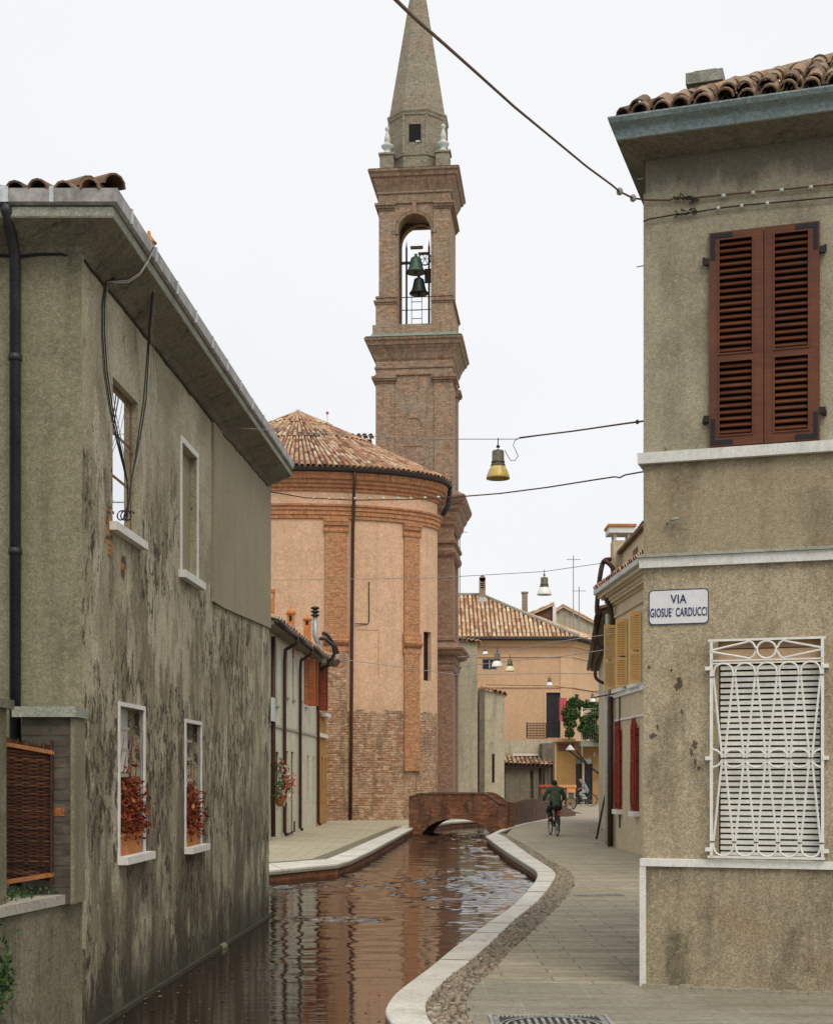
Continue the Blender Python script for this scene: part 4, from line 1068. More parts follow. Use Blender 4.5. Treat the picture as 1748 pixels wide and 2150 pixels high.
# louvred shutters
u0, u1 = s1[0], s2[0]; zt, zb = s1[1], s3[1]; um = (u0+u1)/2
win = None
m = MB(); FR.box(m, sh_[0], sh_[1], -.099, -.09, sh_[2], sh_[3]); win = part(m, 'upper_window', M['black'], rh)
for k, (a, b) in enumerate(((u0, um-.003), (um+.003, u1))):
    m = MB(); st = .072; zmid = zt-(zt-zb)*.575; n0, n1 = .008, .045
    iu0, iu1 = a+st*.95, b-st*1.05
    for (p_, q_, r_, s_) in ((a, iu0, zb, zt), (iu1, b, zb, zt), (iu0, iu1, zt-.055, zt), (iu0, iu1, zb, zb+.075), (iu0, iu1, zmid-.045, zmid)):
        FR.box(m, p_, q_, n0, n1, r_, s_, i=random.random()*.4)
    for (lo, hi) in ((zmid, zt-.055), (zb+.075, zmid-.045)):
        for (p_, q_, r_, s_) in ((iu0, iu0+.012, lo, hi), (iu1-.012, iu1, lo, hi), (iu0+.012, iu1-.012, lo, lo+.012), (iu0+.012, iu1-.012, hi-.012, hi)):
            FR.box(m, p_, q_, n1-.012, n1+.008, r_, s_, i=.0)
        lo += .014; hi -= .014; ns = max(1, round((hi-lo)/.0535))
        for j in range(ns):
            z = lo+(hi-lo)*(j+.12)/ns; d = (hi-lo)/ns
            o = FR.p(iu0+.012, n1-.006+random.uniform(-.002, .002), z); 
            m.box(o, FR.u*(iu1-iu0-.024), (FR.n*-.030+Vector((0, 0, .030))), (FR.n*.006+Vector((0, 0, .008))), i=random.random())
    sh = sub(m, 'shutter', M['shutter'], win)
    m = MB(); e = a if k == 0 else b; sg = 1 if k == 0 else -1
    for z, up in ((zt, -1), (zb, 1)):
        zz = z+up*.012
        m.box(FR.p(e+sg*.014, n1+.001, zz), FR.u*(sg*.17), FR.n*.004, Vector((0, 0, up*.036)))
        m.box(FR.p(e+sg*.014, n1+.001, zz+up*.036), FR.u*(sg*.034), FR.n*.004, Vector((0, 0, up*.17)))
        m.box(FR.p(e, .02, z+up*.20), FR.u*(-sg*.045), FR.n*.035, Vector((0, 0, up*.05)))
        m.box(FR.p(e-sg*.03, .0, z+up*.19), FR.u*(-sg*.022), FR.n*.05, Vector((0, 0, up*.035)))
    sub(m, 'hinge', M['iron_black'], sh)
# ground-floor window: roller slats behind a white grille
H = gh; m = MB(); FR.box(m, H[0], H[1], -.129, -.115, H[2], H[3]); gw_ = part(m, 'ground_window', M['black'], rh)
m = MB(); zs0, zs1 = H[2]+.0, FR.hit(1506, 1392)[1]; ns = 33
for j in range(ns):
    z = zs0+(zs1-zs0)*j/ns; d = (zs1-zs0)/ns
    m.box(FR.p(H[0]+.012, -.10, z), FR.u*(H[1]-H[0]-.024), FR.n*.022+Vector((0, 0, -.006)), Vector((0, 0, d*.60)))
sub(m, 'roller_shutter', M['roller'], gw_)
m = MB(); FR.box(m, H[0], H[1], -.114, -.06, zs1+.004, zs1+.11); FR.box(m, H[0], H[1], -.114, -.085, zs1+.12, H[3]); sub(m, 'roller_box', M['peach_trim'], gw_)
m = MB(); gr = .009; NG = .055
def GP(x, y, n=NG): 
    # photo pixel of the flat drawing of the grille -> point on its plane, levelled
    u = FR.hit(x, 1591)[0]
    return FR.p(u, n, FR.hit(1609, y)[1])
def bar(x0, y0, x1, y1, r=gr, n=NG): m.tube([GP(x0, y0, n), GP(x1, y1, n)], r, 5, True)
def flat(x0, y0, x1, y1, w=.012): 
    a, b = GP(x0, y0), GP(x1, y1)
    d = (b-a).normalized(); s_ = d.cross(FR.n)
    m.box(a-s_*w-FR.n*.006, (b-a), s_*2*w, FR.n*.012)
X0, X1 = 1494, 1726
flat(X0-7, 1343, X1+7, 1343, .009); flat(X0-8, 1800, X1+5, 1800, .009)
flat(X0, 1343, X0, 1800, .012); flat(X1, 1343, X1, 1800, .012)
flat(X0, 1386, X1, 1386, .006); flat(X0, 1392, X1, 1392, .005)
cb = [1496+(1724-1496)*k/5 for k in range(6)]; cc = [(cb[k]+cb[k+1])/2 for k in range(5)]
for k in range(5):
    a, b = cb[k], cb[k+1]; c_, w_ = (a+b)/2, (b-a)/2-2
    m.tube([GP(c_+w_*math.cos(t), 1419-27*max(0, math.sin(t))**.7) for t in [math.pi*j/14 for j in range(15)]], gr, 5)
    m.tube([GP(c_+w_*math.cos(t), 1770+27*max(0, math.sin(t))**.7) for t in [math.pi*j/14 for j in range(15)]], gr, 5)
    for s_ in (-1, 1):
        e = c_+s_*w_
        bar(e, 1419, c_+s_*3.5, 1582); bar(c_+s_*3.5, 1582, c_+s_*3.5, 1602); bar(c_+s_*3.5, 1602, e, 1770)
for k in range(6):                                     # linked eyes along the middle
    lo = cc[k-1] if k > 0 else X0-22; hi = cc[k] if k < 5 else X1+22
    c_, w_ = (lo+hi)/2, (hi-lo)/2-3
    if k == 0: ts = [(-1.57+3.14*j/10) for j in range(11)]; c_, w_ = X0, cc[0]-X0-3; 
    pts1 = []
    for s_ in (-1, 1):
        if k == 0: pl = [GP(X0+w_*math.sin(t), 1592+s_*(19*math.cos(t))) for t in [1.57*j/8 for j in range(9)]]
        elif k == 5: pl = [GP(X1-(X1-cc[4]-3)*math.sin(t), 1592+s_*(19*math.cos(t))) for t in [1.57*j/8 for j in range(9)]]
        else: pl = [GP(c_+w_*math.cos(t), 1592+s_*19*math.sin(t)**.8 if math.sin(t) > 0 else 1592) for t in [math.pi*j/12 for j in range(13)]]
        m.tube(pl, gr, 5)
# head panel
m.tube([GP(1609+20*math.cos(t), 1365+18*math.sin(t)) for t in [2*math.pi*j/20 for j in range(21)]], gr, 5)
for s_ in (-1, 1):
    e = X0 if s_ < 0 else X1
    m.tube([GP(e, 1364), GP(1609+s_*44, 1349), GP(1609+s_*36, 1346.5), GP(1609+s_*28, 1351), GP(1609+s_*22, 1362)], gr, 5)
    m.tube([GP(e, 1367), GP(1609+s_*44, 1381), GP(1609+s_*36, 1383.5), GP(1609+s_*28, 1379), GP(1609+s_*22, 1368)], gr, 5)
for y in (1402, 1592, 1785):
    for x, s_ in ((X0, -1), (X1, 1)):
        p_ = GP(x, y); m.box(p_-FR.n*.06-Vector((0, 0, .014)), FR.u*(s_*.048), FR.n*.072, Vector((0, 0, .030)))
gg = sub(m, 'grille', M['white_paint'], gw_)
m = MB()
for y, xs in ((1420, cb), (1768, cb), (1592, cc)):
    for x in xs: 
        w_ = .017 if y != 1592 else .032
        p_ = GP(x, y); m.box(p_-FR.u*w_-FR.n*.011-Vector((0, 0, .004)), FR.u*2*w_, FR.n*.022, Vector((0, 0, .008)))
sub(m, 'collar', M['bike'], gg) if False else part(m, 'grille_collar', M['pipe_brown'], rh)
# chips in the plaster, a wall peg, pegs at the corner
m = MB(); rnd = random.Random(5)
for x, y, w, h_ in ((1424, 1438, 9, 16), (1431, 1495, 5, 7), (1370, 1545, 8, 7), (1380, 1526, 4, 7), (1456, 1562, 8, 10), (1450, 1580, 4, 10), (1459, 1600, 3, 14), (1466, 1612, 4, 6), (1362, 1402, 4, 5), (1408, 1407, 3, 4)):
    u, z = FR.hit(x, y); k = 11.6/FL; poly = []
    n_ = 15
    for j in range(n_):
        t = 2*math.pi*j/n_; rr = rnd.uniform(.35, 1.15); poly.append(FR.p(u+math.cos(t)*w*k*rr, .0025, z+math.sin(t)*h_*k*rr))
    m.face(poly)
part(m, 'plaster_chip', M['plaster_chip'], rh)
m = MB(); a = FR.p(*[FR.hit(1400, 1099)[0], .0, FR.hit(1400, 1099)[1]]); m.tube([a, a+FR.n*.05, a+FR.n*.055+FR.u*.03], .008, 6); m.tube([a+FR.n*.05+FR.u*.02+Vector((0, 0, .012)), a+FR.n*.05+FR.u*.10+Vector((0, 0, .03))], .012, 8)
for y in (372, 556): 
    z = zr(y); m.tube([FR.p(-.0, -.02, z), FR.p(-.06, -.02, z-.004)], .005, 5)
a = FR.p(FR.hit(1398, 944)[0], .03, zr(948)); m.lathe([(.012, 0), (.014, .03), (.004, .04)], a, 8)
part(m, 'wall_peg', M['concrete'], rh)
# street sign
a0 = FR.hit(1361, 1276, .01); a1 = FR.hit(1487, 1272, .01); zc_ = a0[1]; uc = (a0[0]+a1[0])/2; wS = (a1[0]-a0[0])/2; hS = 36.5*11.6/FL
sg = empty('street_sign', 'white enamel street name plate reading VIA GIOSUE CARDUCCI on the corner house wall', 'sign', FR.p(uc, .0, zc_))
def rrect(mb, w, h, r, n0, n1, hole=None):
    def loop(w, h, r, n): return [FR.p(uc+cx_+r*math.cos(t), n, zc_+cz_+r*math.sin(t)) for cx_, cz_, t0 in ((w-r, h-r, 0), (-w+r, h-r, 90), (-w+r, -h+r, 180), (w-r, -h+r, 270)) for t in [R(t0+15*j) for j in range(7)]]
    a, b = loop(w, h, r, n1), loop(w, h, r, n0); N_ = len(a)
    for k in range(N_): mb.face([b[k], b[(k+1) % N_], a[(k+1) % N_], a[k]])
    if hole:
        c = loop(w-hole, h-hole, r-hole*.6, n1)
        for k in range(N_): mb.face([a[k], a[(k+1) % N_], c[(k+1) % N_], c[k]])
        for k in range(N_): mb.face([loop(w-hole, h-hole, r-hole*.6, n0)[k], loop(w-hole, h-hole, r-hole*.6, n0)[(k+1) % N_], c[(k+1) % N_], c[k]])
    else: mb.face(a)
m = MB(); rrect(m, wS, hS, .035, .002, .010); part(m, 'plate', M['enamel'], sg)
m = MB(); rrect(m, wS, hS, .035, .0101, .012, .007); part(m, 'border', M['ink'], sg)
def text(body, size, uoff, zoff, sx, name):
    cu = bpy.data.curves.new('t', 'FONT'); cu.body = body; cu.size = size; cu.align_x = 'CENTER'; cu.align_y = 'CENTER'; cu.extrude = .001; cu.offset = size*.016; cu.space_character = 1.06
    o = bpy.data.objects.new('t', cu); COL.objects.link(o); dg = bpy.context.evaluated_depsgraph_get(); dg.update()
    me = bpy.data.meshes.new_from_object(o.evaluated_get(dg)); COL.objects.unlink(o); bpy.data.objects.remove(o)
    for v in me.vertices: v.co = FR.p(uc+uoff+v.co.x*sx, .0125+v.co.z, zc_+zoff+v.co.y)
    me.materials.clear(); me.materials.append(M['ink']); q = bpy.data.objects.new(name, me); link(q, sg)
    q.matrix_parent_inverse = Matrix.Translation(sg.location).inverted(); return q
text('VIA', .098, -.0, .058, .80, 'lettering'); text('GIOSUE\u00b4 CARDUCCI', .098, .0, -.048, .485, 'lettering')

# ------------------------------------------------------------------ cables and hanging lamps
def cable(name, label, path, r, mat, clips=(), extra=None):
    e = empty(name, label, 'cable', path[0])
    m = MB(); m.tube(path, r, 6); part(m, 'wire', M[mat], e)
    if clips:
        m = MB()
        for c in clips:
            m.lathe([(r*1.2, -.014), (r*2.4, -.01), (r*2.4, .01), (r*1.2, .014)], c, 6)
        part(m, 'clip', M['clip'], e)
    return e
def sag(a, b, s, n=14): return [a.lerp(b, k/n)+Vector((0, 0, -s*4*(k/n)*(1-k/n))) for k in range(n+1)]
wl = lambda x, y, n=.03: FR.p(FR.hit(x, y, n)[0], n, FR.hit(x, y, n)[1])
a = at(828, -8, 5.0); b = wl(1357, 421); 
pth = [Vector((-4.2, -2.0, 5.9)), Vector((-1.9, 1.5, 4.9)), at(690, -160, 4.0), at(790, -45, 4.7)]+[at(x, y, Y) for x, y, Y in ((828, -3, 5.0), (870, 38, 5.5), (935, 95, 6.2), (1000, 153, 7.0), (1080, 225, 8.0), (1160, 291, 9.2), (1230, 349, 10.2), (1283, 388, 10.9), (1300, 402, 11.1), (1328, 416, 11.4))]
pw = [wl(1357, 420), wl(1405, 420), wl(1420, 414), wl(1440, 417), wl(1480, 413), wl(1560, 405), wl(1640, 398), wl(1748, 387), wl(1800, 383)]
cable('power_cable', 'thick brown cable running down the sky to the corner house and on across its top', pth+pw, .0075, 'cable', [wl(x, y, .03) for x, y in ((1518, 411), (1580, 405), (1640, 399), (1701, 393))])
cb_ = bpy.data.objects['power_cable']
m = MB()
for q in (pth[12], pth[13]): 
    m.lathe([(.006, -.03), (.022, -.02), (.026, 0), (.022, .02), (.006, .03)], q, 8)
part(m, 'insulator', M['cable_grey'], cb_)
m = MB(); rr = random.Random(2)
for k in range(16):
    q = wl(1412+rr.random()*45, 411+rr.random()*10, .04); m.tube([q, q+FR.u*rr.uniform(-.04, .04)+Vector((0, 0, rr.uniform(-.03, .03))), q+FR.u*rr.uniform(-.03, .06)], .006, 5)
part(m, 'splice', M['cable_dark'], cb_)
pw2 = [wl(1350, 465, .06), wl(1362, 460), wl(1420, 450), wl(1450, 447), wl(1510, 437), wl(1560, 431), wl(1640, 424), wl(1748, 414), wl(1800, 410)]
e = cable('wall_cable', 'thinner second cable clipped along the upper wall of the corner house', pw2, .006, 'cable_dark', [wl(x, y, .03) for x, y in ((1507, 437), (1556, 432), (1610, 427))])
m = MB()
for k in range(14):
    q = wl(1420+rr.random()*40, 440+rr.random()*12, .04); m.tube([q, q+FR.u*rr.uniform(-.04, .04)+Vector((0, 0, rr.uniform(-.02, .02))), q+FR.u*rr.uniform(-.03, .06)], .005, 5)
part(m, 'splice', M['cable_dark'], e)
p1 = FB.p(FB.L-.02, .03, FB.hit(566, 1035)[1]); p2 = Vector((2.6, 14.1, 0)); p2 = at(1352, 990, 13.4); 
mid = [at(x, y, Y) for x, y, Y in ((640, 1045, 18.4), (740, 1050, 17.7), (850, 1049, 16.9), (950, 1044, 16.2), (1050, 1036, 15.4), (1150, 1023, 14.7), (1250, 1007, 14.0), (1290, 1001, 13.8), (1300, 1003, 13.7), (1312, 997, 13.6))]
cable('street_cable', 'lower cable with white clips strung across the canal from the grey green house', [p1]+mid+[p2], .0075, 'cable', [at(x, 1046.5+.0*x if x < 860 else 1046.5-(x-860)*.045, 18.4-(x-640)*.0075) for x in (659, 690, 719, 745, 776, 804, 835, 862, 892, 920)])
# lamps
def make_lamp():
    l = empty('hanging_lamp', 'x', 'street lamp', (0, 0, 0), group='lamps hung over the street')
    m = MB(); m.tube([(0, 0, .26), (0, 0, .36)], .006, 6); m.lathe([(.005, .255), (.018, .26), (.02, .275), (.005, .29)], (0, 0, 0), 10); m.build('hook', M['iron'], l)
    m = MB(); m.lathe([(.012, .245), (.02, .235), (.055, .228), (.062, .215), (.064, .12), (.072, .115), (.072, .105), (.066, .10), (.078, .072), (.078, .062), (.03, .06)], (0, 0, 0), 20); m.build('housing', M['lamp_body'], l)
    m = MB(); m.lathe([(.076, .062), (.088, .04), (.108, .0), (.122, -.05), (.124, -.066), (.119, -.066), (.104, .0), (.08, .045), (.03, .058)], (0, 0, 0), 24, cap=False); m.build('shade', M['shade_white'], l)
    return l
L0 = make_lamp()
lamps = [(1045, 992, 14.9, 1.0, 'yellow', 'largest hanging lamp with a yellowed shade against the sky, nearest to us'),
         (1142, 1241, 24.0, 1.0, 'white', 'white hanging lamp against the sky above the peach house roof'),
         (1043, 1394, 33.0, 1.05, 'white', 'white lamp hanging in front of the small window of the peach house'),
         (1070, 1404, 37.0, 1.05, 'cream', 'cream shaded lamp hanging beside the white one before the small window'),
         (1153, 1436, 52.0, 1.0, 'white', 'small lamp hanging above the dark terrace door of the peach house'),
         (1243, 1470, 58.0, 1.05, 'white', 'small white lamp hanging above the balcony greenery'),
         (1018, 1371, 47.0, .8, 'white', 'faint white lamp shade where the peach wall meets the grey wall')]
first = True
sh2 = [o for o in bpy.data.objects if o.parent == L0 and o.name.startswith('shade')][0]
wmesh = sh2.data; ymesh = sh2.data.copy(); ymesh.materials.clear(); ymesh.materials.append(M['shade_yellow']); cmesh = wmesh.copy(); cmesh.materials.clear(); cmesh.materials.append(M['shade_cream'])
for x, y, Y, s_, colr, lab in lamps:
    l = L0 if first else copy_tree(L0); first = False
    l.location = at(x, y, Y); l.scale = (s_,)*3; l['label'] = lab
    for o in bpy.data.objects:
        if o.parent == l and o.name.startswith('shade'): o.data = {'yellow': ymesh, 'cream': cmesh}.get(colr, wmesh)
def lampwire(lab, pts, r=.006, mat='cable_grey'):
    e = empty('lamp_wire', lab, 'wire', pts[0], group='thin wires the street lamps hang from')
    m = MB(); m.tube(pts, r, 5); part(m, 'wire', M[mat], e); return e
e = lampwire('wire from the corner house holding the nearest yellow lamp', [at(470, 897, 15.9), at(700, 911, 15.5), at(900, 922, 15.1), at(1045, 922, 14.9), at(1080, 922, 14.6), at(1200, 905, 13.9), at(1300, 890, 13.2), at(1352, 883, 12.8)], .0045)
m = MB(); m.tube([at(1090, 919, 14.5), at(1200, 905.5, 13.9), at(1300, 891, 13.2), at(1352, 884, 12.8)], .008, 6); m.lathe([(.005, -.02), (.016, -.012), (.016, .012), (.005, .02)], at(1337, 886, 12.9), 8); part(m, 'thick_end', M['cable'], e)
m = MB(); m.tube([at(x, y, 14.8) for x, y in ((1092, 919), (1080, 925), (1077, 935), (1083, 948), (1087, 958), (1080, 967), (1072, 967), (1064, 955), (1059, 945))], .0045, 5); part(m, 'loop', M['cable_grey'], e)
lampwire('wire holding the white lamp above the peach roof', [at(575, 1218, 27), at(900, 1214, 25.5), at(1142, 1200, 24), at(1260, 1183, 23)], .006)
lampwire('wire across the front of the peach house under its eave', [at(960, 1380, 34), at(1043, 1371, 33), at(1150, 1350, 31), at(1290, 1330, 29)], .008, 'cable_grey')
lampwire('wire across the peach house holding the cream shaded lamp', [at(962, 1400, 39), at(1070, 1388, 37), at(1180, 1378, 34), at(1285, 1362, 32)], .01, 'cable_grey')
lampwire('lowest long wire across the peach house', [at(700, 1382, 46), at(960, 1417, 48), at(1153, 1414, 52), at(1262, 1415, 50)], .012, 'cable_grey')
lampwire('wire holding the small lamp over the balcony greenery', [at(1020, 1438, 60), at(1160, 1440, 58), at(1243, 1452, 58), at(1268, 1450, 50)], .014, 'cable')
# ================================================================== bell tower (local frame: x right, y back)
TW = 1.63; ta = R(6.0); TC = (.069, 61.79)
tw = empty('bell_tower', 'tall brick bell tower with an open belfry and a pointed spire behind the round apse', 'tower', (TC[0], TC[1], 0), -ta)
zt_ = lambda y: CZ+(HY-y)*.02003
def sq(mb, prof, w=TW):                       # square ring moulding; profile n measured from half width w
    sweep(mb, [(-w, w), (-w, -w), (w, -w), (w, w)], prof, loop=True)
def blk(mb, w, z0, z1): mb.bx(-w, w, -w, w, z0, z1)
def pilasters(mb, w, pw, d, z0, z1):
    for s in (-1, 1):
        x0, x1 = (-w, -w+pw) if s < 0 else (w-pw, w)
        mb.bx(x0, x1, -w, -w+d, z0, z1); mb.bx(x0, x1, w-d, w, z0, z1)
        mb.bx(-w, -w+d, x0 if s > 0 else -w+d, w-d if s > 0 else -w+pw, z0, z1) 
        mb.bx(w-d, w, x0 if s > 0 else -w+d, w-d if s > 0 else -w+pw, z0, z1)
# stage A and B (mostly hidden by the apse), stage C with panel
m = MB(); blk(m, TW-.07, -.3, 13.3); pilasters(m, TW, .72, .071, -.3, 12.2); part(m, 'lower_shaft', M['tower_low'], tw) if False else m.build('lower_shaft', M['tower_low'], tw)
def rect_prof(n0, pts): return [(n0, pts[0][1])]+pts+[(n0, pts[-1][1])]
m = MB()
sq(m, rect_prof(-.1, [(.02, 6.15), (.05, 6.3), (.05, 6.42), (.10, 6.45), (.12, 6.56), (.06, 6.6), (.06, 6.75), (.30, 6.82), (.36, 6.9), (.36, 6.95), (.46, 7.0), (.48, 7.08), (.10, 7.30)]))
sq(m, rect_prof(-.1, [(.03, 7.4), (.05, 7.42), (.05, 7.55), (.0, 7.6)]))
sq(m, rect_prof(-.1, [(.0, 10.9), (.10, 11.0), (.13, 11.08), (.13, 11.2), (.04, 11.3), (.04, 11.45), (.14, 11.5), (.14, 11.62), (.0, 11.7)]))
sq(m, rect_prof(-.1, [(.0, 12.15), (.10, 12.3), (.12, 12.4), (.20, 12.55), (.24, 12.75), (.34, 12.9), (.38, 13.05), (.42, 13.08), (.54, 13.3), (.56, 13.42), (.04, 13.75)]))
m.build('lower_cornice', M['tower_low'], tw)
m = MB(); blk(m, TW-.07, 13.3, 18.85)
pilasters(m, TW, .78, .071, 13.74, 18.3); blk(m, TW, 18.62, 19.25)
# plate on the panel: blind niche and disc
f = -TW+.07
def plate(mb, poly, y0, y1):
    n = len(poly)
    mb.face([(x, y0, z) for x, z in poly])
    for k in range(n):
        (a, b), (c, d) = poly[k], poly[(k+1) % n]; mb.face([(a, y0, b), (a, y1, b), (c, y1, d), (c, y0, d)])
def ringp(mb, cx, cz, r0, r1, a0, a1, y0, y1, n=20):
    for k in range(n):
        t0, t1 = R(a0+(a1-a0)*k/n), R(a0+(a1-a0)*(k+1)/n)
        q = [(cx+r*math.cos(t), cz+r*math.sin(t)) for r, t in ((r0, t0), (r1, t0), (r1, t1), (r0, t1))]
        plate(mb, [q[3], q[2], q[1], q[0]], y0, y1)
cxp = -.05
ringp(m, cxp, 16.45, .37, .42, 0, 180, f-.03, f+.01)
for s in (-1, 1): m.bx(cxp+s*.37 if s > 0 else cxp-.42, cxp+.42 if s > 0 else cxp-.37, f-.03, f+.01, 15.7, 16.45)
m.bx(cxp-.42, cxp+.42, f-.03, f+.01, 15.62, 15.7)
ringp(m, cxp-.02, 15.35, .60, .66, 180, 360, f-.035, f+.01, 16)
m.bx(-.62, -.56, f-.02, f+.01, 15.35, 18.1); m.bx(.50, .56, f-.02, f+.01, 15.35, 18.1)
m.build('panelled_shaft', M['tower_brick'], tw)
m = MB()
for z0, z1, p in ((18.28, 18.38, .04), (18.38, 18.46, .12), (18.46, 18.56, .16), (18.56, 18.62, .06)):
    for s in (-1, 1):
        x0, x1 = (-TW-p, -TW+.80+p*.6) if s < 0 else (TW-.80-p*.6, TW+p)
        m.bx(x0, x1, -TW-p, -TW+.1, z0, z1); m.bx(x0, x1, TW-.1, TW+p, z0, z1)
        m.bx(TW-.1, TW+p, -TW+.1 if s < 0 else TW-.9, -TW+.9 if s < 0 else TW-.1, z0, z1); m.bx(-TW-p, -TW+.1, -TW+.1 if s < 0 else TW-.9, -TW+.9 if s < 0 else TW-.1, z0, z1)
sq(m, rect_prof(-.1, [(.0, 18.86), (.05, 18.9), (.05, 18.96), (.0, 19.0)]))
sq(m, rect_prof(-.1, [(.0, 19.2), (.06, 19.3), (.12, 19.5), (.2, 19.66), (.26, 19.74), (.27, 19.80), (.33, 19.82), (.36, 19.95), (.43, 20.02), (.45, 20.10), (.2, 20.14)]))
m.build('middle_cornice', M['tower_mould'], tw)
m = MB(); sq(m, rect_prof(-.1, [(.18, 20.14), (.40, 20.145), (.40, 20.17), (.17, 20.26), (.15, 20.34)])); m.build('flashing', M['copper'], tw)
# belfry stage: four walls round a hollow, opening front and back
def arch_wall(mb, y0, y1, hw, z0, z1, ow, zb, zs, n=14, x0=None):
    """wall from y0 to y1 spanning +-hw with an arched opening of half width ow from zb, springing zs"""
    mb.bx(-hw, -ow, y0, y1, z0, z1); mb.bx(ow, hw, y0, y1, z0, z1)
    if zb > z0: mb.bx(-ow, ow, y0, y1, z0, zb)
    for k in range(n):
        t0, t1 = math.pi*k/n, math.pi*(k+1)/n
        a, b = (ow*math.cos(t0), zs+ow*math.sin(t0)), (ow*math.cos(t1), zs+ow*math.sin(t1))
        for y, fl in ((y0, 0), (y1, 1)):
            q = [(a[0], y, a[1]), (a[0], y, z1), (b[0], y, z1), (b[0], y, b[1])]; mb.face(q if not fl else list(reversed(q)))
        mb.face([(a[0], y0, a[1]), (b[0], y0, b[1]), (b[0], y1, b[1]), (a[0], y1, a[1])])
W2 = TW-.17; hw2 = W2; 
m = MB(); blk(m, TW+.12, 20.30, 20.72); 
arch_wall(m, -W2, -W2+.55, W2, 20.72, 26.35, .69, 20.72, 24.76)
arch_wall(m, W2-.45, W2, W2, 20.72, 26.35, .86, 20.72, 25.1)
m.bx(-W2, -W2+.4, -W2+.55, W2-.45, 20.72, 26.35); m.bx(W2-.4, W2, -W2+.55, W2-.45, 20.72, 26.35)
m.bx(-W2+.4, W2-.4, -W2+.55, W2-.45, 26.0, 26.35)
for s in (-1, 1):                                   # pier pilasters and their pedestals
    a, b = (-W2-.05, -.80) if s < 0 else (.80, W2+.05)
    m.bx(a, b, -W2-.05, -W2+.01, 22.0, 25.62)
    a, b = (-TW-.0, -.72) if s < 0 else (.72, TW)
    m.bx(a, b, -TW, -W2+.02, 20.72, 21.62)
    m.bx(TW-.04 if s > 0 else -TW, TW if s > 0 else -TW+.04, -W2, TW, 20.72, 21.62)
    m.bx(W2-.02 if s > 0 else -W2-.05, W2+.05 if s > 0 else -W2+.02, -W2+.01, W2, 22.0, 25.62)
m.build('belfry_wall', M['tower_brick'], tw)
m = MB()
for z0, z1, p in ((21.62, 21.70, .03), (21.70, 21.78, .08), (21.80, 21.88, -.02), (21.90, 21.96, .01), (21.78, 21.80, -.06), (21.88, 21.9, -.06), (21.96, 22.0, -.06)):
    for s in (-1, 1):
        a, b = (-TW-p, -.71) if s < 0 else (.71, TW+p)
        m.bx(a, b, -TW-p, -W2+.02, z0, z1); m.bx(TW-.2 if s > 0 else -TW-p, TW+p if s > 0 else -TW+.2, -W2+.02, TW+p, z0, z1)
for z0, z1, p in ((25.62, 25.70, -.08), (25.70, 25.80, -.02), (25.80, 25.90, .04)):
    for s in (-1, 1):
        a, b = (-TW-p, -.82) if s < 0 else (.82, TW+p)
        m.bx(a, b, -TW-p, -W2+.02, z0, z1); m.bx(TW-.25 if s > 0 else -TW-p, TW+p if s > 0 else -TW+.25, -W2+.02, TW+p, z0, z1)
sq(m, rect_prof(-.3, [(-.10, 25.9), (-.10, 26.28), (-.05, 26.30), (-.05, 26.36), (-.10, 26.4), (-.06, 26.5), (.02, 26.68), (.08, 26.8), (.10, 26.88), (.10, 26.92), (.18, 26.95), (.22, 27.08), (.29, 27.14), (.30, 27.23), (.0, 27.27)]))
for s in (-1, 1): m.bx(-.95 if s < 0 else .69, -.69 if s < 0 else .95, -W2-.07, -W2+.01, 24.62, 24.76)
ringp(m, 0, 24.76, .69, .78, 0, 180, -W2-.06, -W2+.02, 20); ringp(m, 0, 24.76, .80, .88, 0, 180, -W2-.035, -W2+.02, 20)
m.bx(-.09, .09, -W2-.09, -W2, 25.44, 25.92)
m.build('belfry_cornice', M['tower_mould'], tw)
m = MB(); m.face([(-1.7, -1.7, 27.262), (1.7, -1.7, 27.262), (1.7, 1.7, 27.262), (-1.7, 1.7, 27.262)]); sq(m, rect_prof(-.3, [(.02, 27.262), (.27, 27.262), (.02, 27.30)])); m.build('roof_flashing', M['copper'], tw)
# bell frame
m = MB()
for x in (-.45, .52): 
    m.bx(x-.04, x+.04, -.5, -.44, 20.72, 24.4); m.lathe([(.035, 24.38), (.0, 24.75)], (x, -.48, 0), 6)
for z in (21.7, 22.25): m.bx(-.72, .8, -.5, -.47, z, z+.03)
for x in (-.22, .22): m.bx(x-.012, x+.012, -.56, -.53, 20.72, 22.4)
for k in range(5): m.bx(-.22, .22, -.56, -.54, 20.95+k*.36, 20.975+k*.36)
m.bx(-.8, -.3, -.5, -.4, 23.7, 23.8); m.bx(.32, .85, -.4, -.3, 22.9, 23.5)
m.build('bell_frame', M['iron'], tw)
m = MB(); m.bx(-.28, .25, -.5, -.35, 24.36, 24.46); m.bx(.05, .5, -.45, -.35, 24.1, 24.2); m.build('bell_beam', M['brown_wood'], tw)
def bell(z, s, mat, x):
    m = MB(); m.lathe([(r_*s, z_*1.05) for r_, z_ in [(.0, .62), (.10, .62), (.18, .56), (.21, .42), (.24, .25), (.29, .08), (.36, .0), (.36, -.03), (.30, -.03)]], (x, -.42, z), 20); m.bx(x-.06, x+.06, -.46, -.38, z+.6, z+.78)
    m.lathe([(.04, -.12), (.06, -.08), (.03, -.0)], (x, -.42, z), 8)
    m.build('bell', mat, tw)
bell(23.36, 1.2, M['bronze'], -.05); bell(22.45, 1.15, M['bronze_dark'], .08)
m = MB(); ringp(m, .34, 23.9, .24, .29, 0, 360, -.47, -.43, 18)
for k in range(3): t = k*math.pi/3; m.tube([(.34+.25*math.cos(t), -.45, 23.9+.25*math.sin(t)), (.34-.25*math.cos(t), -.45, 23.9-.25*math.sin(t))], .015, 4)
m.build('bell_wheel', M['bronze_dark'], tw)
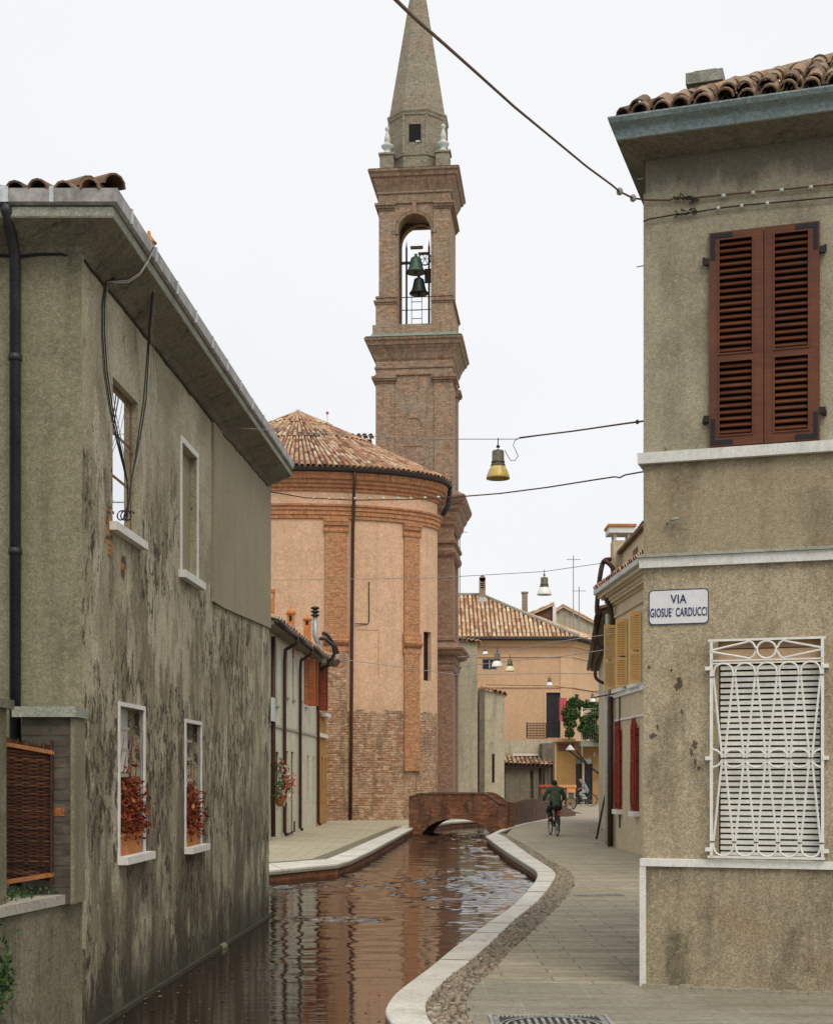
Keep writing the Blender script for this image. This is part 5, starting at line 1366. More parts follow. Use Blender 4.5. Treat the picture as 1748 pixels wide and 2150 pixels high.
# pedestals, urns, octagonal drum, spire
zz = lambda y: CZ+(HY-y)*.0206
m = MB()
for sx in (-1, 1):
    for sy in (-1, 1):
        cx_, cy_ = sx*1.19, sy*1.19
        m.bx(cx_-.29, cx_+.29, cy_-.29, cy_+.29, 27.27, 28.0); m.bx(cx_-.34, cx_+.34, cy_-.34, cy_+.34, 28.0, 28.08)
m.build('pedestal', M['spire_brick'], tw)
for sx in (-1, 1):
    for sy in (-1, 1):
        m = MB(); m.lathe([(.30, 0), (.30, .05), (.18, .10), (.12, .18), (.15, .26), (.25, .34), (.26, .42), (.14, .5), (.09, .56), (.14, .62), (.12, .76), (.06, .98), (.05, 1.02), (.10, 1.10), (.10, 1.16), (.02, 1.24)], (sx*1.19, sy*1.19, 28.08), 12); m.build('urn', M['urn'], tw)
def octo(r): return [(r*math.cos(R(22.5+45*k))/math.cos(R(22.5)), r*math.sin(R(22.5+45*k))/math.cos(R(22.5))) for k in range(8)]
def octo_ring(mb, z0, r0, z1, r1):
    a, b = octo(r0), octo(r1)
    for k in range(8):
        j = (k+1) % 8; mb.face([(*a[k], z0), (*a[j], z0), (*b[j], z1), (*b[k], z1)])
m = MB(); D = 1.19
octo_ring(m, 27.27, D, 29.85, D)
m.bx(-.3, .3, -D-.02, -D+.02, 28.05, 28.14)
m.build('drum', M['spire_brick'], tw)
m = MB(); 
oct_ = [(p[0], p[1]) for p in octo(D)]
sweep(m, list(reversed(oct_))[::1] if False else oct_, [(-.02, 29.72), (.04, 29.78), (.05, 29.86), (.09, 29.93), (.09, 30.0), (-.02, 30.02)], loop=True)
sweep(m, oct_, [(-.02, 28.02), (.04, 28.05), (.04, 28.12), (-.02, 28.15)], loop=True)
for k in range(8):
    t = R(22.5+45*k); r = D/math.cos(R(22.5)); m.box((r*math.cos(t)-.05, r*math.sin(t)-.05, 28.15), (.10, 0, 0), (0, .10, 0), (0, 0, 1.6))
m.build('drum_moulding', M['spire_brick'], tw)
m = MB(); wz0, wz1 = 28.62, 29.36; m.bx(-.27, .25, -D-.006, -D+.2, wz0, wz1); wn = m.build('spire_window', M['black'], tw)
m = MB(); m.bx(-.31, -.27, -D-.03, -D+.1, wz0-.03, wz1+.04); m.bx(.25, .29, -D-.03, -D+.1, wz0-.03, wz1+.04); m.bx(-.27, .25, -D-.03, -D+.1, wz1, wz1+.04); m.build('frame', M['spire_brick'], wn)
m = MB(); m.bx(.03, .2, -D-.06, -D+.05, wz0-.04, wz0+.03); m.build('white_block', M['urn'], wn)
m = MB(); octo_ring(m, 30.0, D-.0, 37.2, .05); octo_ring(m, 30.0, D, 29.95, D-.1)
m.lathe([(.10, 37.1), (.2, 37.3), (.16, 37.5), (.02, 37.7)], (0, 0, 0), 8); m.build('spire', M['spire_brick'], tw)

# ================================================================== church: oval brick-and-stucco apse
EX, EY, EA, EB = -4.9, 58.0, 5.75, 3.0
ch_ = empty('church', 'church with a round ochre apse, brick pilasters and fan shaped tile roof behind the footbridge', 'church', (EX, EY, 0))
def ept(t, off=0):
    x, y = EA*math.cos(t), -EB*math.sin(t)
    n = Vector((math.cos(t)/EA, -math.sin(t)/EB)).normalized()
    return Vector((EX+x+n.x*off, EY+y+n.y*off))
TT = [math.pi*(1-k/96) for k in range(97)]
EP = [tuple(ept(t)) for t in TT]
ES = [0]
for a, b in zip(EP, EP[1:]): ES.append(ES[-1]+math.hypot(b[0]-a[0], b[1]-a[1]))
def s_at_px(px):
    """arc length where the wall shows at a photo column (front side)"""
    best = None
    for k in range(len(EP)-1):
        a = CX+FL*EP[k][0]/EP[k][1]; b = CX+FL*EP[k+1][0]/EP[k+1][1]
        if a <= px <= b: best = ES[k]+(ES[k+1]-ES[k])*(px-a)/(b-a)
    return best if best is not None else ES[-1]
def p_at_s(s):
    for k in range(len(ES)-1):
        if s <= ES[k+1] or k == len(ES)-2:
            f = (s-ES[k])/(ES[k+1]-ES[k]); a, b = Vector(EP[k]), Vector(EP[k+1]); q = a.lerp(b, f); d = (b-a).normalized()
            return q, Vector((d.y, -d.x))
def eseg(s0, s1, n=None):
    n = n or max(2, int((s1-s0)/.2)); return [p_at_s(s0+(s1-s0)*k/n)[0] for k in range(n+1)], [s0+(s1-s0)*k/n for k in range(n+1)]
def ewall(mb, s0, s1, z0, z1, off=0):
    P, S = eseg(s0, s1)
    for k in range(len(P)-1):
        n = p_at_s((S[k]+S[k+1])/2)[1]; 
        a, b = P[k]+p_at_s(S[k]+1e-4)[1]*off, P[k+1]+p_at_s(S[k+1]-1e-4)[1]*off
        mb.face([(a.x, a.y, z0), (b.x, b.y, z0), (b.x, b.y, z1), (a.x, a.y, z1)], uv=[(S[k], z0), (S[k+1], z0), (S[k+1], z1), (S[k], z1)], smooth=off == 0)
def eband(mb, s0, s1, prof):
    P, S = eseg(s0, s1); sweep(mb, [tuple(p) for p in P], prof)
SL = ES[-1]
zB = 4.3; sw = (s_at_px(889), s_at_px(905), 5.5, 7.45)
m = MB(); ewall(m, 0, SL, -1.2, zB, .012); part(m, 'base_wall', M['old_brick'], ch_)
m = MB(); ewall(m, 0, sw[0], zB, 13.4); ewall(m, sw[0], sw[1], zB, sw[2]); ewall(m, sw[0], sw[1], sw[3], 13.4); ewall(m, sw[1], SL, zB, 13.4)
part(m, 'apse_wall', M['apse_stucco'], ch_)
m = MB(); ewall(m, sw[0]-.02, sw[1]+.02, sw[2]-.02, sw[3]+.02, -.16); win = part(m, 'slit_window', M['black'], ch_)
m = MB()
for s_ in (sw[0], sw[1]):
    q, n = p_at_s(s_); a = Vector((q.x, q.y, sw[2])); m.face([a, a-Vector((*n, 0))*.17, a-Vector((*n, 0))*.17+Vector((0, 0, sw[3]-sw[2])), a+Vector((0, 0, sw[3]-sw[2]))])
(a0, n0), (a1, n1) = p_at_s(sw[0]), p_at_s(sw[1])
for z in (sw[2], sw[3]): m.face([(a0.x, a0.y, z), (a1.x, a1.y, z), (a1.x-n1.x*.17, a1.y-n1.y*.17, z), (a0.x-n0.x*.17, a0.y-n0.y*.17, z)])
sub(m, 'reveal', M['apse_stucco'], win)
# jagged lower edge of the stucco
m = MB(); rnd = random.Random(9)
s = 0
while s < SL-.2:
    w = rnd.uniform(.12, .4); ewall(m, s, min(s+w, SL), zB-rnd.uniform(.0, .16), zB+.001, .016); s += w
part(m, 'stucco_edge', M['apse_stucco'], ch_)
m = MB()
eband(m, 0, SL, [(-.02, 11.62), (.07, 11.64), (.07, 11.76), (.11, 11.78), (.11, 11.92), (.15, 11.95), (.15, 12.06), (.20, 12.10), (.21, 12.17), (.0, 12.22)])
eband(m, 0, SL, [(-.02, 12.68), (.06, 12.70), (.08, 12.80), (.16, 12.84), (.18, 12.94), (.26, 12.98), (.28, 13.08), (.36, 13.12), (.40, 13.24), (.44, 13.30), (.44, 13.36), (-.02, 13.38)])
part(m, 'cornice', M['apse_mould'], ch_)
pil = [(682, 728), (847, 878)]
sp = [(s_at_px(a), s_at_px(b)) for a, b in pil]
d12 = (sp[1][0]-sp[0][0]); sp.append((sp[0][0]-d12, sp[0][1]-d12)); pass
for k, (a, b) in enumerate(sp):
    if a < .2: continue
    m = MB(); ewall(m, a, b, 7.3, 11.2, .09)
    for s_, sg_ in ((a, 1), (b, -1)):
        q, n = p_at_s(s_); A = Vector((q.x, q.y, 0)); N3 = Vector((n.x, n.y, 0))
        for z0, z1, pr in ((7.3, 11.2, .09), (-.2 if k == 0 or k == 2 else 1.9, 6.55, .10)):
            f_ = [A+Vector((0, 0, z0)), A+N3*pr+Vector((0, 0, z0)), A+N3*pr+Vector((0, 0, z1)), A+Vector((0, 0, z1))]; m.face(f_ if sg_ > 0 else list(reversed(f_)))
    po = part(m, 'pilaster', M['apse_brick'], ch_)
    m = MB(); ewall(m, a, b, -.2 if k in (0, 2) else 1.9, 6.55, .10); sub(m, 'pilaster_shaft', M['old_brick'] if k in (0, 2) else M['apse_brick'], po)
    m = MB()
    eband(m, a-.05, b+.05, [(-.0, 11.10), (.12, 11.12), (.13, 11.2), (.10, 11.24), (.10, 11.34), (.16, 11.38), (.18, 11.5), (.20, 11.52), (.20, 11.62), (0, 11.62)])
    eband(m, a-.06, b+.06, [(0, 6.50), (.12, 6.52), (.12, 6.62), (.10, 6.66), (.10, 6.74), (.16, 6.78), (.22, 6.86), (.24, 6.94), (.14, 7.0), (.14, 7.14), (.11, 7.18), (.11, 7.3), (0, 7.32)])
    sub(m, 'capital', M['apse_mould'], po)
# downpipe, small conduit, patched outline
q, n = p_at_s(s_at_px(739)); N3 = Vector((n.x, n.y, 0)); A = Vector((q.x, q.y, 0))
m = MB(); m.tube([A+N3*.52+Vector((0, 0, 13.42)), A+N3*.5+Vector((0, 0, 13.0)), A+N3*.34+Vector((0, 0, 12.7)), A+N3*.30+Vector((0, 0, 11.9)), A+N3*.16+Vector((0, 0, 11.3)), A+N3*.13+Vector((-.03, 0, 7.5)), A+N3*.13+Vector((-.06, 0, 3)), A+N3*.13+Vector((-.09, 0, .05))], .065, 8)
part(m, 'downpipe', M['pipe_brown'], ch_)
q2, n2 = p_at_s(s_at_px(774)); B2 = Vector((q2.x, q2.y, 0))+Vector((n2.x, n2.y, 0))*.03
m = MB(); z1_, z2_ = CZ+(HY-1221)*55.4/FL, CZ+(HY-1310)*55.4/FL
m.tube([B2+Vector((0, 0, z1_)), B2+Vector((0, 0, z2_+.1)), B2+Vector((-.06, -.01, z2_)), A+N3*.06+Vector((.1, 0, z2_-.01))], .02, 5); part(m, 'conduit', M['pipe_brown'], ch_)
m = MB(); sA, sB = s_at_px(747), s_at_px(795); zA, zC = CZ+(HY-1322)*.01848, CZ+(HY-1420)*.01848
ewall(m, sA, sB, zA-.03, zA, .004); ewall(m, sB-.03, sB, zC, zA-.03, .004); part(m, 'plaster_scar', M['apse_mould'], ch_)
# gutter
m = MB(); eband(m, 0, SL, [(.40, 13.382), (.50, 13.36), (.60, 13.40), (.63, 13.50), (.61, 13.505), (.56, 13.43), (.40, 13.42)])
q, n = p_at_s(SL-.02); e_ = Vector((q.x+n.x*.5, q.y+n.y*.5, 0)); m.tube([e_+Vector((0, 0, 13.4)), e_+Vector((0, .05, 13.2)), e_+Vector((-.06, .1, 12.7)), e_+Vector((-.3, .15, 12.3))], .10, 8)
part(m, 'gutter', M['pipe_dark'], ch_)
# fan roof
AP = Vector((-5.08, 61.5, 17.42))
EO = [ept(t, .58) for t in TT]; m = MB()
for k in range(96): m.face([(EO[k].x, EO[k].y, 13.50), (EO[k+1].x, EO[k+1].y, 13.50), AP])
m.face([(EO[0].x, EO[0].y, 13.5), AP, (EX-EA-.58, 62.5, 13.5)]); m.face([AP, (EO[-1].x, EO[-1].y, 13.5), (EX+EA-1.7, 62.5, 13.5)])
part(m, 'roof', M['tile_bed'], ch_)
m = MB(); OS = [0]
for a, b in zip(EO, EO[1:]): OS.append(OS[-1]+(b-a).length)
def o_at(s):
    for k in range(len(OS)-1):
        if s <= OS[k+1] or k == len(OS)-2: return EO[k].lerp(EO[k+1], (s-OS[k])/(OS[k+1]-OS[k]))
NR = 72; rnd = random.Random(4)
for k in range(NR):
    s_ = OS[-1]*(k+.5)/NR; q = o_at(s_); sd = (o_at(min(OS[-1], s_+.05))-o_at(max(0, s_-.05))).normalized()
    side = Vector((sd.x, sd.y, 0)); base = Vector((q.x, q.y, 13.53)); d = AP-base; L = d.length; d.normalize(); up = side.cross(d); up = -up if up.z < 0 else up
    sp0 = OS[-1]/NR; x = 0
    while x < L-.25:
        f_ = 1-x/L
        if f_ < .52 and k % 2: break
        if f_ < .24 and k % 4: break
        wid = sp0*f_*(2 if f_ < .52 else 1)*(2 if f_ < .24 else 1)
        coppo(m, base+d*x+up*rnd.uniform(0, .03)+side*rnd.uniform(-.01, .01), d, side, up, .50, wid*.40, wid*.34, 4, x == 0)
        x += .44
part(m, 'roof_tiles', M['tile'], ch_)
# body of the church behind: nave and side chapel
m = MB(); m.bx(-10.6, -2.0, 58.2, 84, -1.2, 13.3); part(m, 'nave_wall', M['apse_stucco'], ch_)
m = MB(); m.face([(-11, 62.5, 13.4), AP, (-5.08, 84, 17.2), (-11, 84, 13.4)]); m.face([AP, (.5, 62.5, 13.4), (.5, 84, 13.4), (-5.08, 84, 17.2)]); m.face([(-11, 84, 13.4), (-5.08, 84, 17.2), (.5, 84, 13.4)]); part(m, 'nave_roof', M['tile_bed'], ch_)
m = MB(); m.bx(-3.5, -2.05, 65.5, 70, 12, 17.15); part(m, 'transept', M['old_brick'], ch_)
m = MB(); tiles(m, (-3.6, 65.2, 17.2), (-1.95, 65.2, 17.2), (0, 3, .5), sp=.25, TL=.5, r=.11, full=False, seg=4); part(m, 'transept_tiles', M['tile'], ch_)
m = MB(); p_ = at(687, 893, 61); m.tube([p_, p_+Vector((0, 0, .55))], .012, 5); m.lathe([(.0, .45), (.06, .5), (.06, .56), (0, .6)], p_, 8); m.lathe([(.08, -.1), (.09, .08), (.03, .14)], p_, 8); part(m, 'roof_finial', M['terracotta'], ch_)
# grey walls right of the tower
def yardwall(label, x0, x1, y0, y1, z, tilt=0.0):
    w = empty('yard_wall', label, 'wall', ((x0+x1)/2, y0, 0))
    m = MB()
    for f in ([(x0, y0, -.3), (x1, y0, -.3), (x1, y0, z-tilt), (x0, y0, z)], [(x1, y0, -.3), (x1, y1, -.3), (x1, y1, z-tilt), (x1, y0, z-tilt)], [(x1, y1, -.3), (x0, y1, -.3), (x0, y1, z), (x1, y1, z-tilt)], [(x0, y1, -.3), (x0, y0, -.3), (x0, y0, z), (x0, y1, z)], [(x0, y0, z), (x1, y0, z-tilt), (x1, y1, z-tilt), (x0, y1, z)]): m.face(f)
    part(m, 'wall_face', M['grey_render'], w)
    m = MB(); tiles(m, (x0, y0-.12, z+.02), (x1+.12, y0-.12, z+.02-tilt), (0, .7, .12), sp=.2, TL=.35, r=.085, full=True, seg=4); tiles(m, (x1+.12, y0, z+.02-tilt), (x1+.12, min(y1, y0+5), z+.02-tilt), (-.6, 0, .12), sp=.2, TL=.35, r=.085, full=True, seg=4)
    part(m, 'coping_tiles', M['tile'], w); return w
yardwall('tall pale grey wall with a tiled top tucked against the bell tower', 1.5, (1002-CX)/FL*66, 66.0, 72, 8.05, .22)
a = yardwall('lower grey wall with a slit window standing right of the tall pale wall', (1006-CX)/FL*70, (1058-CX)/FL*70, 70.0, 76, 6.0, .30)
m = MB(); x_ = (1035-CX)/FL*70; m.bx(x_-.06, x_+.06, 69.99, 70.2, CZ-.3, CZ+1.1); part(m, 'slit', M['black'], a)
m = MB(); m.bx((1006-CX)/FL*70-.01, (1017-CX)/FL*70, 69.9, 70.0, -.3, 5.9); part(m, 'dark_side', M['shed_wall'], a)  # darker slab standing for the wall's left face
m = MB(); m.bx(.0, .80, 57.9, 60.25, -1.2, 13.35); part(m, 'side_wall', M['apse_stucco'], ch_)
# ================================================================== footbridge
BA = at(858, 1700, 46.6); BBx = at(1062, 1700, 46.0)
FBg = Frame((BA.x, BA.y), (BBx.x, BBx.y))
br = empty('footbridge', 'small arched red brick footbridge over the canal in front of the church', 'bridge', ((BA.x+BBx.x)/2, BA.y, 0))
def bz(y): return CZ+(HY-y)*46.3/FL
def bu(x): return FBg.hit(x, 1700)[0]
top = [(bu(858), bz(1676)), (bu(880), bz(1668)), (bu(1015), bz(1668)), (bu(1026), bz(1672)), (bu(1048), bz(1688)), (bu(1062), bz(1690))]
def topz(u):
    for (a, b), (c, d) in zip(top, top[1:]):
        if a <= u <= c: return b+(d-b)*(u-a)/(c-a)
    return top[-1][1]
ax0, ax1 = bu(884), bu(1030); ac = (ax0+ax1)/2; aw = (ax1-ax0)/2; az0, azc = -.35, bz(1719)
def arch_z(u):
    t = (u-ac)/aw
    return az0+(azc-az0)*math.sqrt(max(0, 1-t*t))**.95 if abs(t) < 1 else -1.2
us = sorted(set([top[0][0], top[-1][0]]+[t[0] for t in top]+[ac+aw*math.cos(math.pi*k/20) for k in range(21)]))
def archface(mb, n0, n1, lo, hi, both=True):
    for a, b in zip(us, us[1:]):
        la, lb = lo(a+1e-6), lo(b-1e-6); ha, hb = hi(a), hi(b)
        P = FBg.p
        mb.face([P(a, n1, la), P(b, n1, lb), P(b, n1, hb), P(a, n1, ha)]); mb.face([P(b, n0, lb), P(a, n0, la), P(a, n0, ha), P(b, n0, hb)])
        mb.face([P(a, n1, ha), P(b, n1, hb), P(b, n0, hb), P(a, n0, ha)])
        if abs(la+1.2) > .01: mb.face([P(a, n0, la), P(b, n0, lb), P(b, n1, lb), P(a, n1, la)])
    for u in (us[0], us[-1]): mb.face([FBg.p(u, n0, -1.2), FBg.p(u, n1, -1.2), FBg.p(u, n1, hi(u)), FBg.p(u, n0, hi(u))])
m = MB(); archface(m, -.28, 0, arch_z, topz); part(m, 'near_parapet', M['bridge_brick'], br)
m = MB(); archface(m, -1.9, -.281, arch_z, lambda u: topz(u)-.75); part(m, 'vault', M['bridge_brick'], br)
m = MB(); archface(m, -2.2, -1.901, arch_z, topz); part(m, 'far_parapet', M['bridge_brick'], br)
m = MB()
for nn in (0, -1.92):
    for (a, b), (c, d) in zip(top, top[1:]):
        m.box(FBg.p(a, nn-.30, b+.002), FBg.p(c, nn-.30, d)-FBg.p(a, nn-.30, b), FBg.n*.325, Vector((0, 0, .045)))
part(m, 'coping', M['ramp_brick'], br)
m = MB(); 
for k in range(20):
    t0, t1 = math.pi*k/20, math.pi*(k+1)/20
    a, b = ac+aw*math.cos(t1), ac+aw*math.cos(t0)
    m.face([FBg.p(a, .015, arch_z(a)), FBg.p(b, .015, arch_z(b)), FBg.p(b, .015, arch_z(b)+.11), FBg.p(a, .015, arch_z(a)+.11)])
    m.face([FBg.p(a, .015, arch_z(a)), FBg.p(b, .015, arch_z(b)), FBg.p(b, -.05, arch_z(b)), FBg.p(a, -.05, arch_z(a))])
    m.face([FBg.p(a, .015, arch_z(a)+.11), FBg.p(b, .015, arch_z(b)+.11), FBg.p(b, -.001, arch_z(b)+.11), FBg.p(a, -.001, arch_z(a)+.11)])
part(m, 'arch_ring', M['bridge_brick'], br)
# dark brick ramp wall to the right of the bridge
rp = [(1062, 47.2), (1100, 51.5), (1140, 56.0), (1172, 60.0)]
RP = [at(x, 1700, Y) for x, Y in rp]
rw = empty('ramp_wall', 'low dark brick wall running from the footbridge along the canal behind the cyclist', 'wall', (RP[1].x, RP[1].y, 0))
m = MB(); tops = [CZ+(HY-y)*Y/FL for y, Y in ((1690, 47.2), (1679, 51.5), (1677, 56), (1685, 60))]
for k in range(3):
    F_ = Frame((RP[k].x, RP[k].y), (RP[k+1].x, RP[k+1].y)); a, b = tops[k], tops[k+1]; P = F_.p; L = F_.L
    m.face([P(0, 0, -.3), P(L, 0, -.3), P(L, 0, b), P(0, 0, a)]); m.face([P(L, -.35, -1.2), P(0, -.35, -1.2), P(0, -.35, a), P(L, -.35, b)]); m.face([P(0, 0, a), P(L, 0, b), P(L, -.35, b), P(0, -.35, a)])
    if k == 2: m.face([P(L, 0, -.3), P(L, -.35, -.3), P(L, -.35, b), P(L, 0, b)])
part(m, 'wall_face', M['ramp_brick'], rw)
m = MB()
q = at(1150, 1700, 57.5); q3 = at(1207, 1707, 62); dd = Vector((q3.x-q.x, q3.y-q.y, 0))
for k in range(12):
    f = k/12; a = Vector((q.x, q.y, 0))+dd*f; h_ = .75*(1-f)**1.1+.12
    m.box((a.x, a.y-.2, -.2), dd/12, (0, .5, 0), (0, 0, .2+h_))
part(m, 'ramp_end', M['ramp_brick'], rw)

# ================================================================== terraced houses along the left quay
def row_frame(pa, pb): return Frame(G(*pa), G(*pb))
LA, LB_ = (-3.93, 36.2), (-3.28, 51.6)
FLr = Frame(LA, LB_)
def uL(px): return FLr.hit(px, 1600)[0]
def zL(px, y): return FLr.hit(px, y)[1]
edges = [uL(560), uL(592), uL(625.5), uL(664)]
d_t = empty
def eave_roof(mb_s, mb_t, F, u0, u1, z, ov=.38, depth=4.5, rise=1.5, sp=.22):
    mb_s.box(F.p(u0, -.2, z), F.u*(u1-u0), F.n*(ov+.2), Vector((0, 0, .09)))
    a = F.p(u0, ov+.05, z+.12); b = F.p(u1, ov+.05, z+.12)
    mb_s.face([a, b, F.p(u1, -depth, z+.12+rise), F.p(u0, -depth, z+.12+rise)]); 
    tiles(mb_t, a, b, F.n*-(depth*.6)+Vector((0, 0, rise*.6)), sp=sp, TL=.42, r=.09, full=True, seg=4)
row = [
 dict(u=(uL(545), uL(592)), mat='white_old', lab='flaking cream row house with a flower basket, beside the grey green house', doors=[(579, 585.5, 1578, 1690, 'black')], wins=[(573, 582, 1343, 1478, 'door_grey', 0)], z=5.52),
 dict(u=(uL(592), uL(625.5)), mat='white_old', lab='flaking cream row house with a brown door, between the flower basket and the orange shutter', doors=[(597, 605.5, 1576, 1742, 'door_wood'), (611, 617, 1578, 1700, 'shed_wall')], wins=[(599.5, 604, 1356, 1462, 'door_wood', 0), (613.5, 617, 1364, 1468, 'door_wood', 0)], z=5.52),
 dict(u=(uL(625.5), uL(664)), mat='white_old', lab='flaking cream row house with an open orange shutter, touching the narrow orange house', doors=[(629, 632.5, 1580, 1680, 'door_grey'), (645, 648.5, 1586, 1690, 'door_wood'), (657, 660, 1588, 1690, 'black')], wins=[(630, 633.5, 1376, 1470, 'door_grey', 0), (640, 657, 1385, 1480, 'orange_wood', 1)], z=5.56),
 dict(u=(uL(664), FLr.L), mat='orange_wall', lab='narrow orange house with a dark red shutter beside the church apse', doors=[(675, 678, 1590, 1690, 'ochre'), (681, 684, 1592, 1690, 'ochre')], wins=[(666, 679, 1399, 1490, 'red_wood', 1), (683, 686, 1425, 1500, 'ochre', 0)], z=5.66),
]
for k, d in enumerate(row):
    u0, u1 = d['u']; F = FLr
    mid = F.p((u0+u1)/2, 0, 0)
    hs_ = empty('row_house', d['lab'], 'house', mid, group='row houses on the left quay')
    holes = []
    for (a, b, yt, yb, mt) in d['doors']:
        zb_ = zL(a, yb); holes.append((uL(a), uL(b), max(.0, zb_ if yb < 1700 else 0.0), zL(a, yt), .12))
    for w in d['wins']:
        if not w[5]: holes.append((uL(w[0]), uL(w[1]), zL(w[0], w[3]), zL(w[0], w[2]), .10))
    m = MB(); F.wall(m, u0, u1, -.2, d['z'], holes)
    B0, B1 = F.p(u0, -7, 0), F.p(u1, -7, 0)
    g = Frame((F.p(u1, 0, 0).x, F.p(u1, 0, 0).y), (B1.x, B1.y)); g.wall(m, 0, g.L, -.2, d['z']+.1)
    g = Frame((B0.x, B0.y), (F.p(u0, 0, 0).x, F.p(u0, 0, 0).y)); g.wall(m, 0, g.L, -.2, d['z']+.1)
    g = Frame((B1.x, B1.y), (B0.x, B0.y)); g.wall(m, 0, g.L, -.2, d['z']+.1)
    part(m, 'wall', M[d['mat']], hs_)
    for (a, b, yt, yb, mt), h in zip(d['doors'], holes):
        m = MB(); F.box(m, h[0], h[1], -.119, -.08, h[2], h[3]); F.box(m, h[0], h[0]+.03, -.08, -.05, h[2], h[3]); F.box(m, h[1]-.03, h[1], -.08, -.05, h[2], h[3])
        part(m, 'door' if yb > 1700 or h[2] < .3 else 'window', M[mt], hs_)
    hw = holes[len(d['doors']):]; j = 0
    for w in d['wins']:
        if not w[5]:
            h = hw[j]; j += 1
            m = MB(); F.box(m, h[0], h[1], -.099, -.07, h[2], h[3]); 
            for f in range(10): F.box(m, h[0]+.02, h[1]-.02, -.07, -.06, h[2]+(h[3]-h[2])*(f+.2)/10, h[2]+(h[3]-h[2])*(f+.7)/10)
            win = part(m, 'window', M[w[4]], hs_)
            m = MB(); F.box(m, h[0]-.08, h[1]+.08, -.06, .06, h[2]-.06, h[2]); sub(m, 'sill', M['sill_stone'], win)
        else:                                     # shutters standing open, square to the wall
            px = w[0] if k == 2 else w[0]
            u_a = uL(w[0]-2); z0, z1 = zL(w[0], w[3]), zL(w[0], w[2])
            wd = (w[1]-w[0])*.016
            for du, mt in ((0.0, w[4]), (.95, w[4])):
                m = MB(); o = F.p(u_a+du, .0, z0)
                if du == 0: pass
                di = (F.n*(.40)+F.u*(.16 if du == 0 else -.05)); up_ = Vector((0, 0, z1-z0)); th = F.u*.03
                L = .36 if k == 2 else .30
                di = di.normalized()*L
                for f0, f1 in ((0, .12), (.88, 1)): m.box(o+di*f0, di*(f1-f0), th, up_, i=.2)
                for f0, f1 in ((0, .05), (.95, 1), (.40, .44)): m.box(o+di*.12+up_*f0, di*.76, th, up_*(f1-f0), i=.2)
                for f in range(20):
                    if f in (8,): continue
                    m.box(o+di*.12+up_*(.05+.9*f/20)+th*.3, di*.76, th*.5+Vector((0, 0, .02)), up_*.026, i=random.random())
                part(m, 'shutter', M[mt], hs_)
            m = MB(); F.box(m, u_a+.02, u_a+.93, -.06, .05, z0-.07, z0-.0); part(m, 'sill', M['white_stone'], hs_)
    m = MB(); mt_ = MB(); eave_roof(m, mt_, F, u0+.003, u1-.003, d['z'], .36 if k < 3 else .45)
    part(m, 'eave', M['shed_wall'], hs_); part(mt_, 'roof_tiles', M['tile'], hs_)
    m = MB(); m.tube([F.p(u0, .44, d['z']+.10), F.p(u1-.01, .44, d['z']+.10)], .055, 8); part(m, 'gutter', M['pipe_dark'], hs_)
    if k > 0 or True:
        ue = u1-.06 if k < 3 else None
        if ue:
            m = MB(); zt0 = d['z']
            m.tube([F.p(ue, .44, zt0+.06), F.p(ue, .42, zt0-.10), F.p(ue, .10, zt0-.28), F.p(ue, .08, zt0-.6), F.p(ue, .08, .14), F.p(ue+.05, .14, .06)], .05, 8)
            part(m, 'downpipe', M['pipe_brown'], hs_)
    if k == 0:
        m = MB(); u_ = uL(567.5); m.tube([F.p(u_, .08, 5.4), F.p(u_, .08, .1)], .06, 8); part(m, 'downpipe', M['pipe_brown'], hs_)
        m = MB(); F.box(m, uL(561), uL(567), .10, .14, zL(566, 1515), zL(566, 1466)); part(m, 'blind_edge', M['urn'], hs_)
    if k == 1:
        m = MB(); u_ = uL(608); m.tube([F.p(u_, .14, .40), F.p(u_, .14, .10), F.p(uL(592), .14, .06)], .03, 6); part(m, 'drain_bend', M['pipe_brown'], hs_)
    m = MB(); zs = zL(592, 1527)
    if k < 3: F.box(m, u0, u1, -.001, .04, CZ+.78*1.0+.55, CZ+1.40); part(m, 'string_course', M['sill_stone'], hs_)
    else: 
        F.box(m, u0+.02, u1, -.001, .10, zL(672, 1548), zL(672, 1540)); F.box(m, uL(672), u1-.2, .02, .22, zL(676, 1505), zL(676, 1498)); part(m, 'ledge', M['white_paint'], hs_)
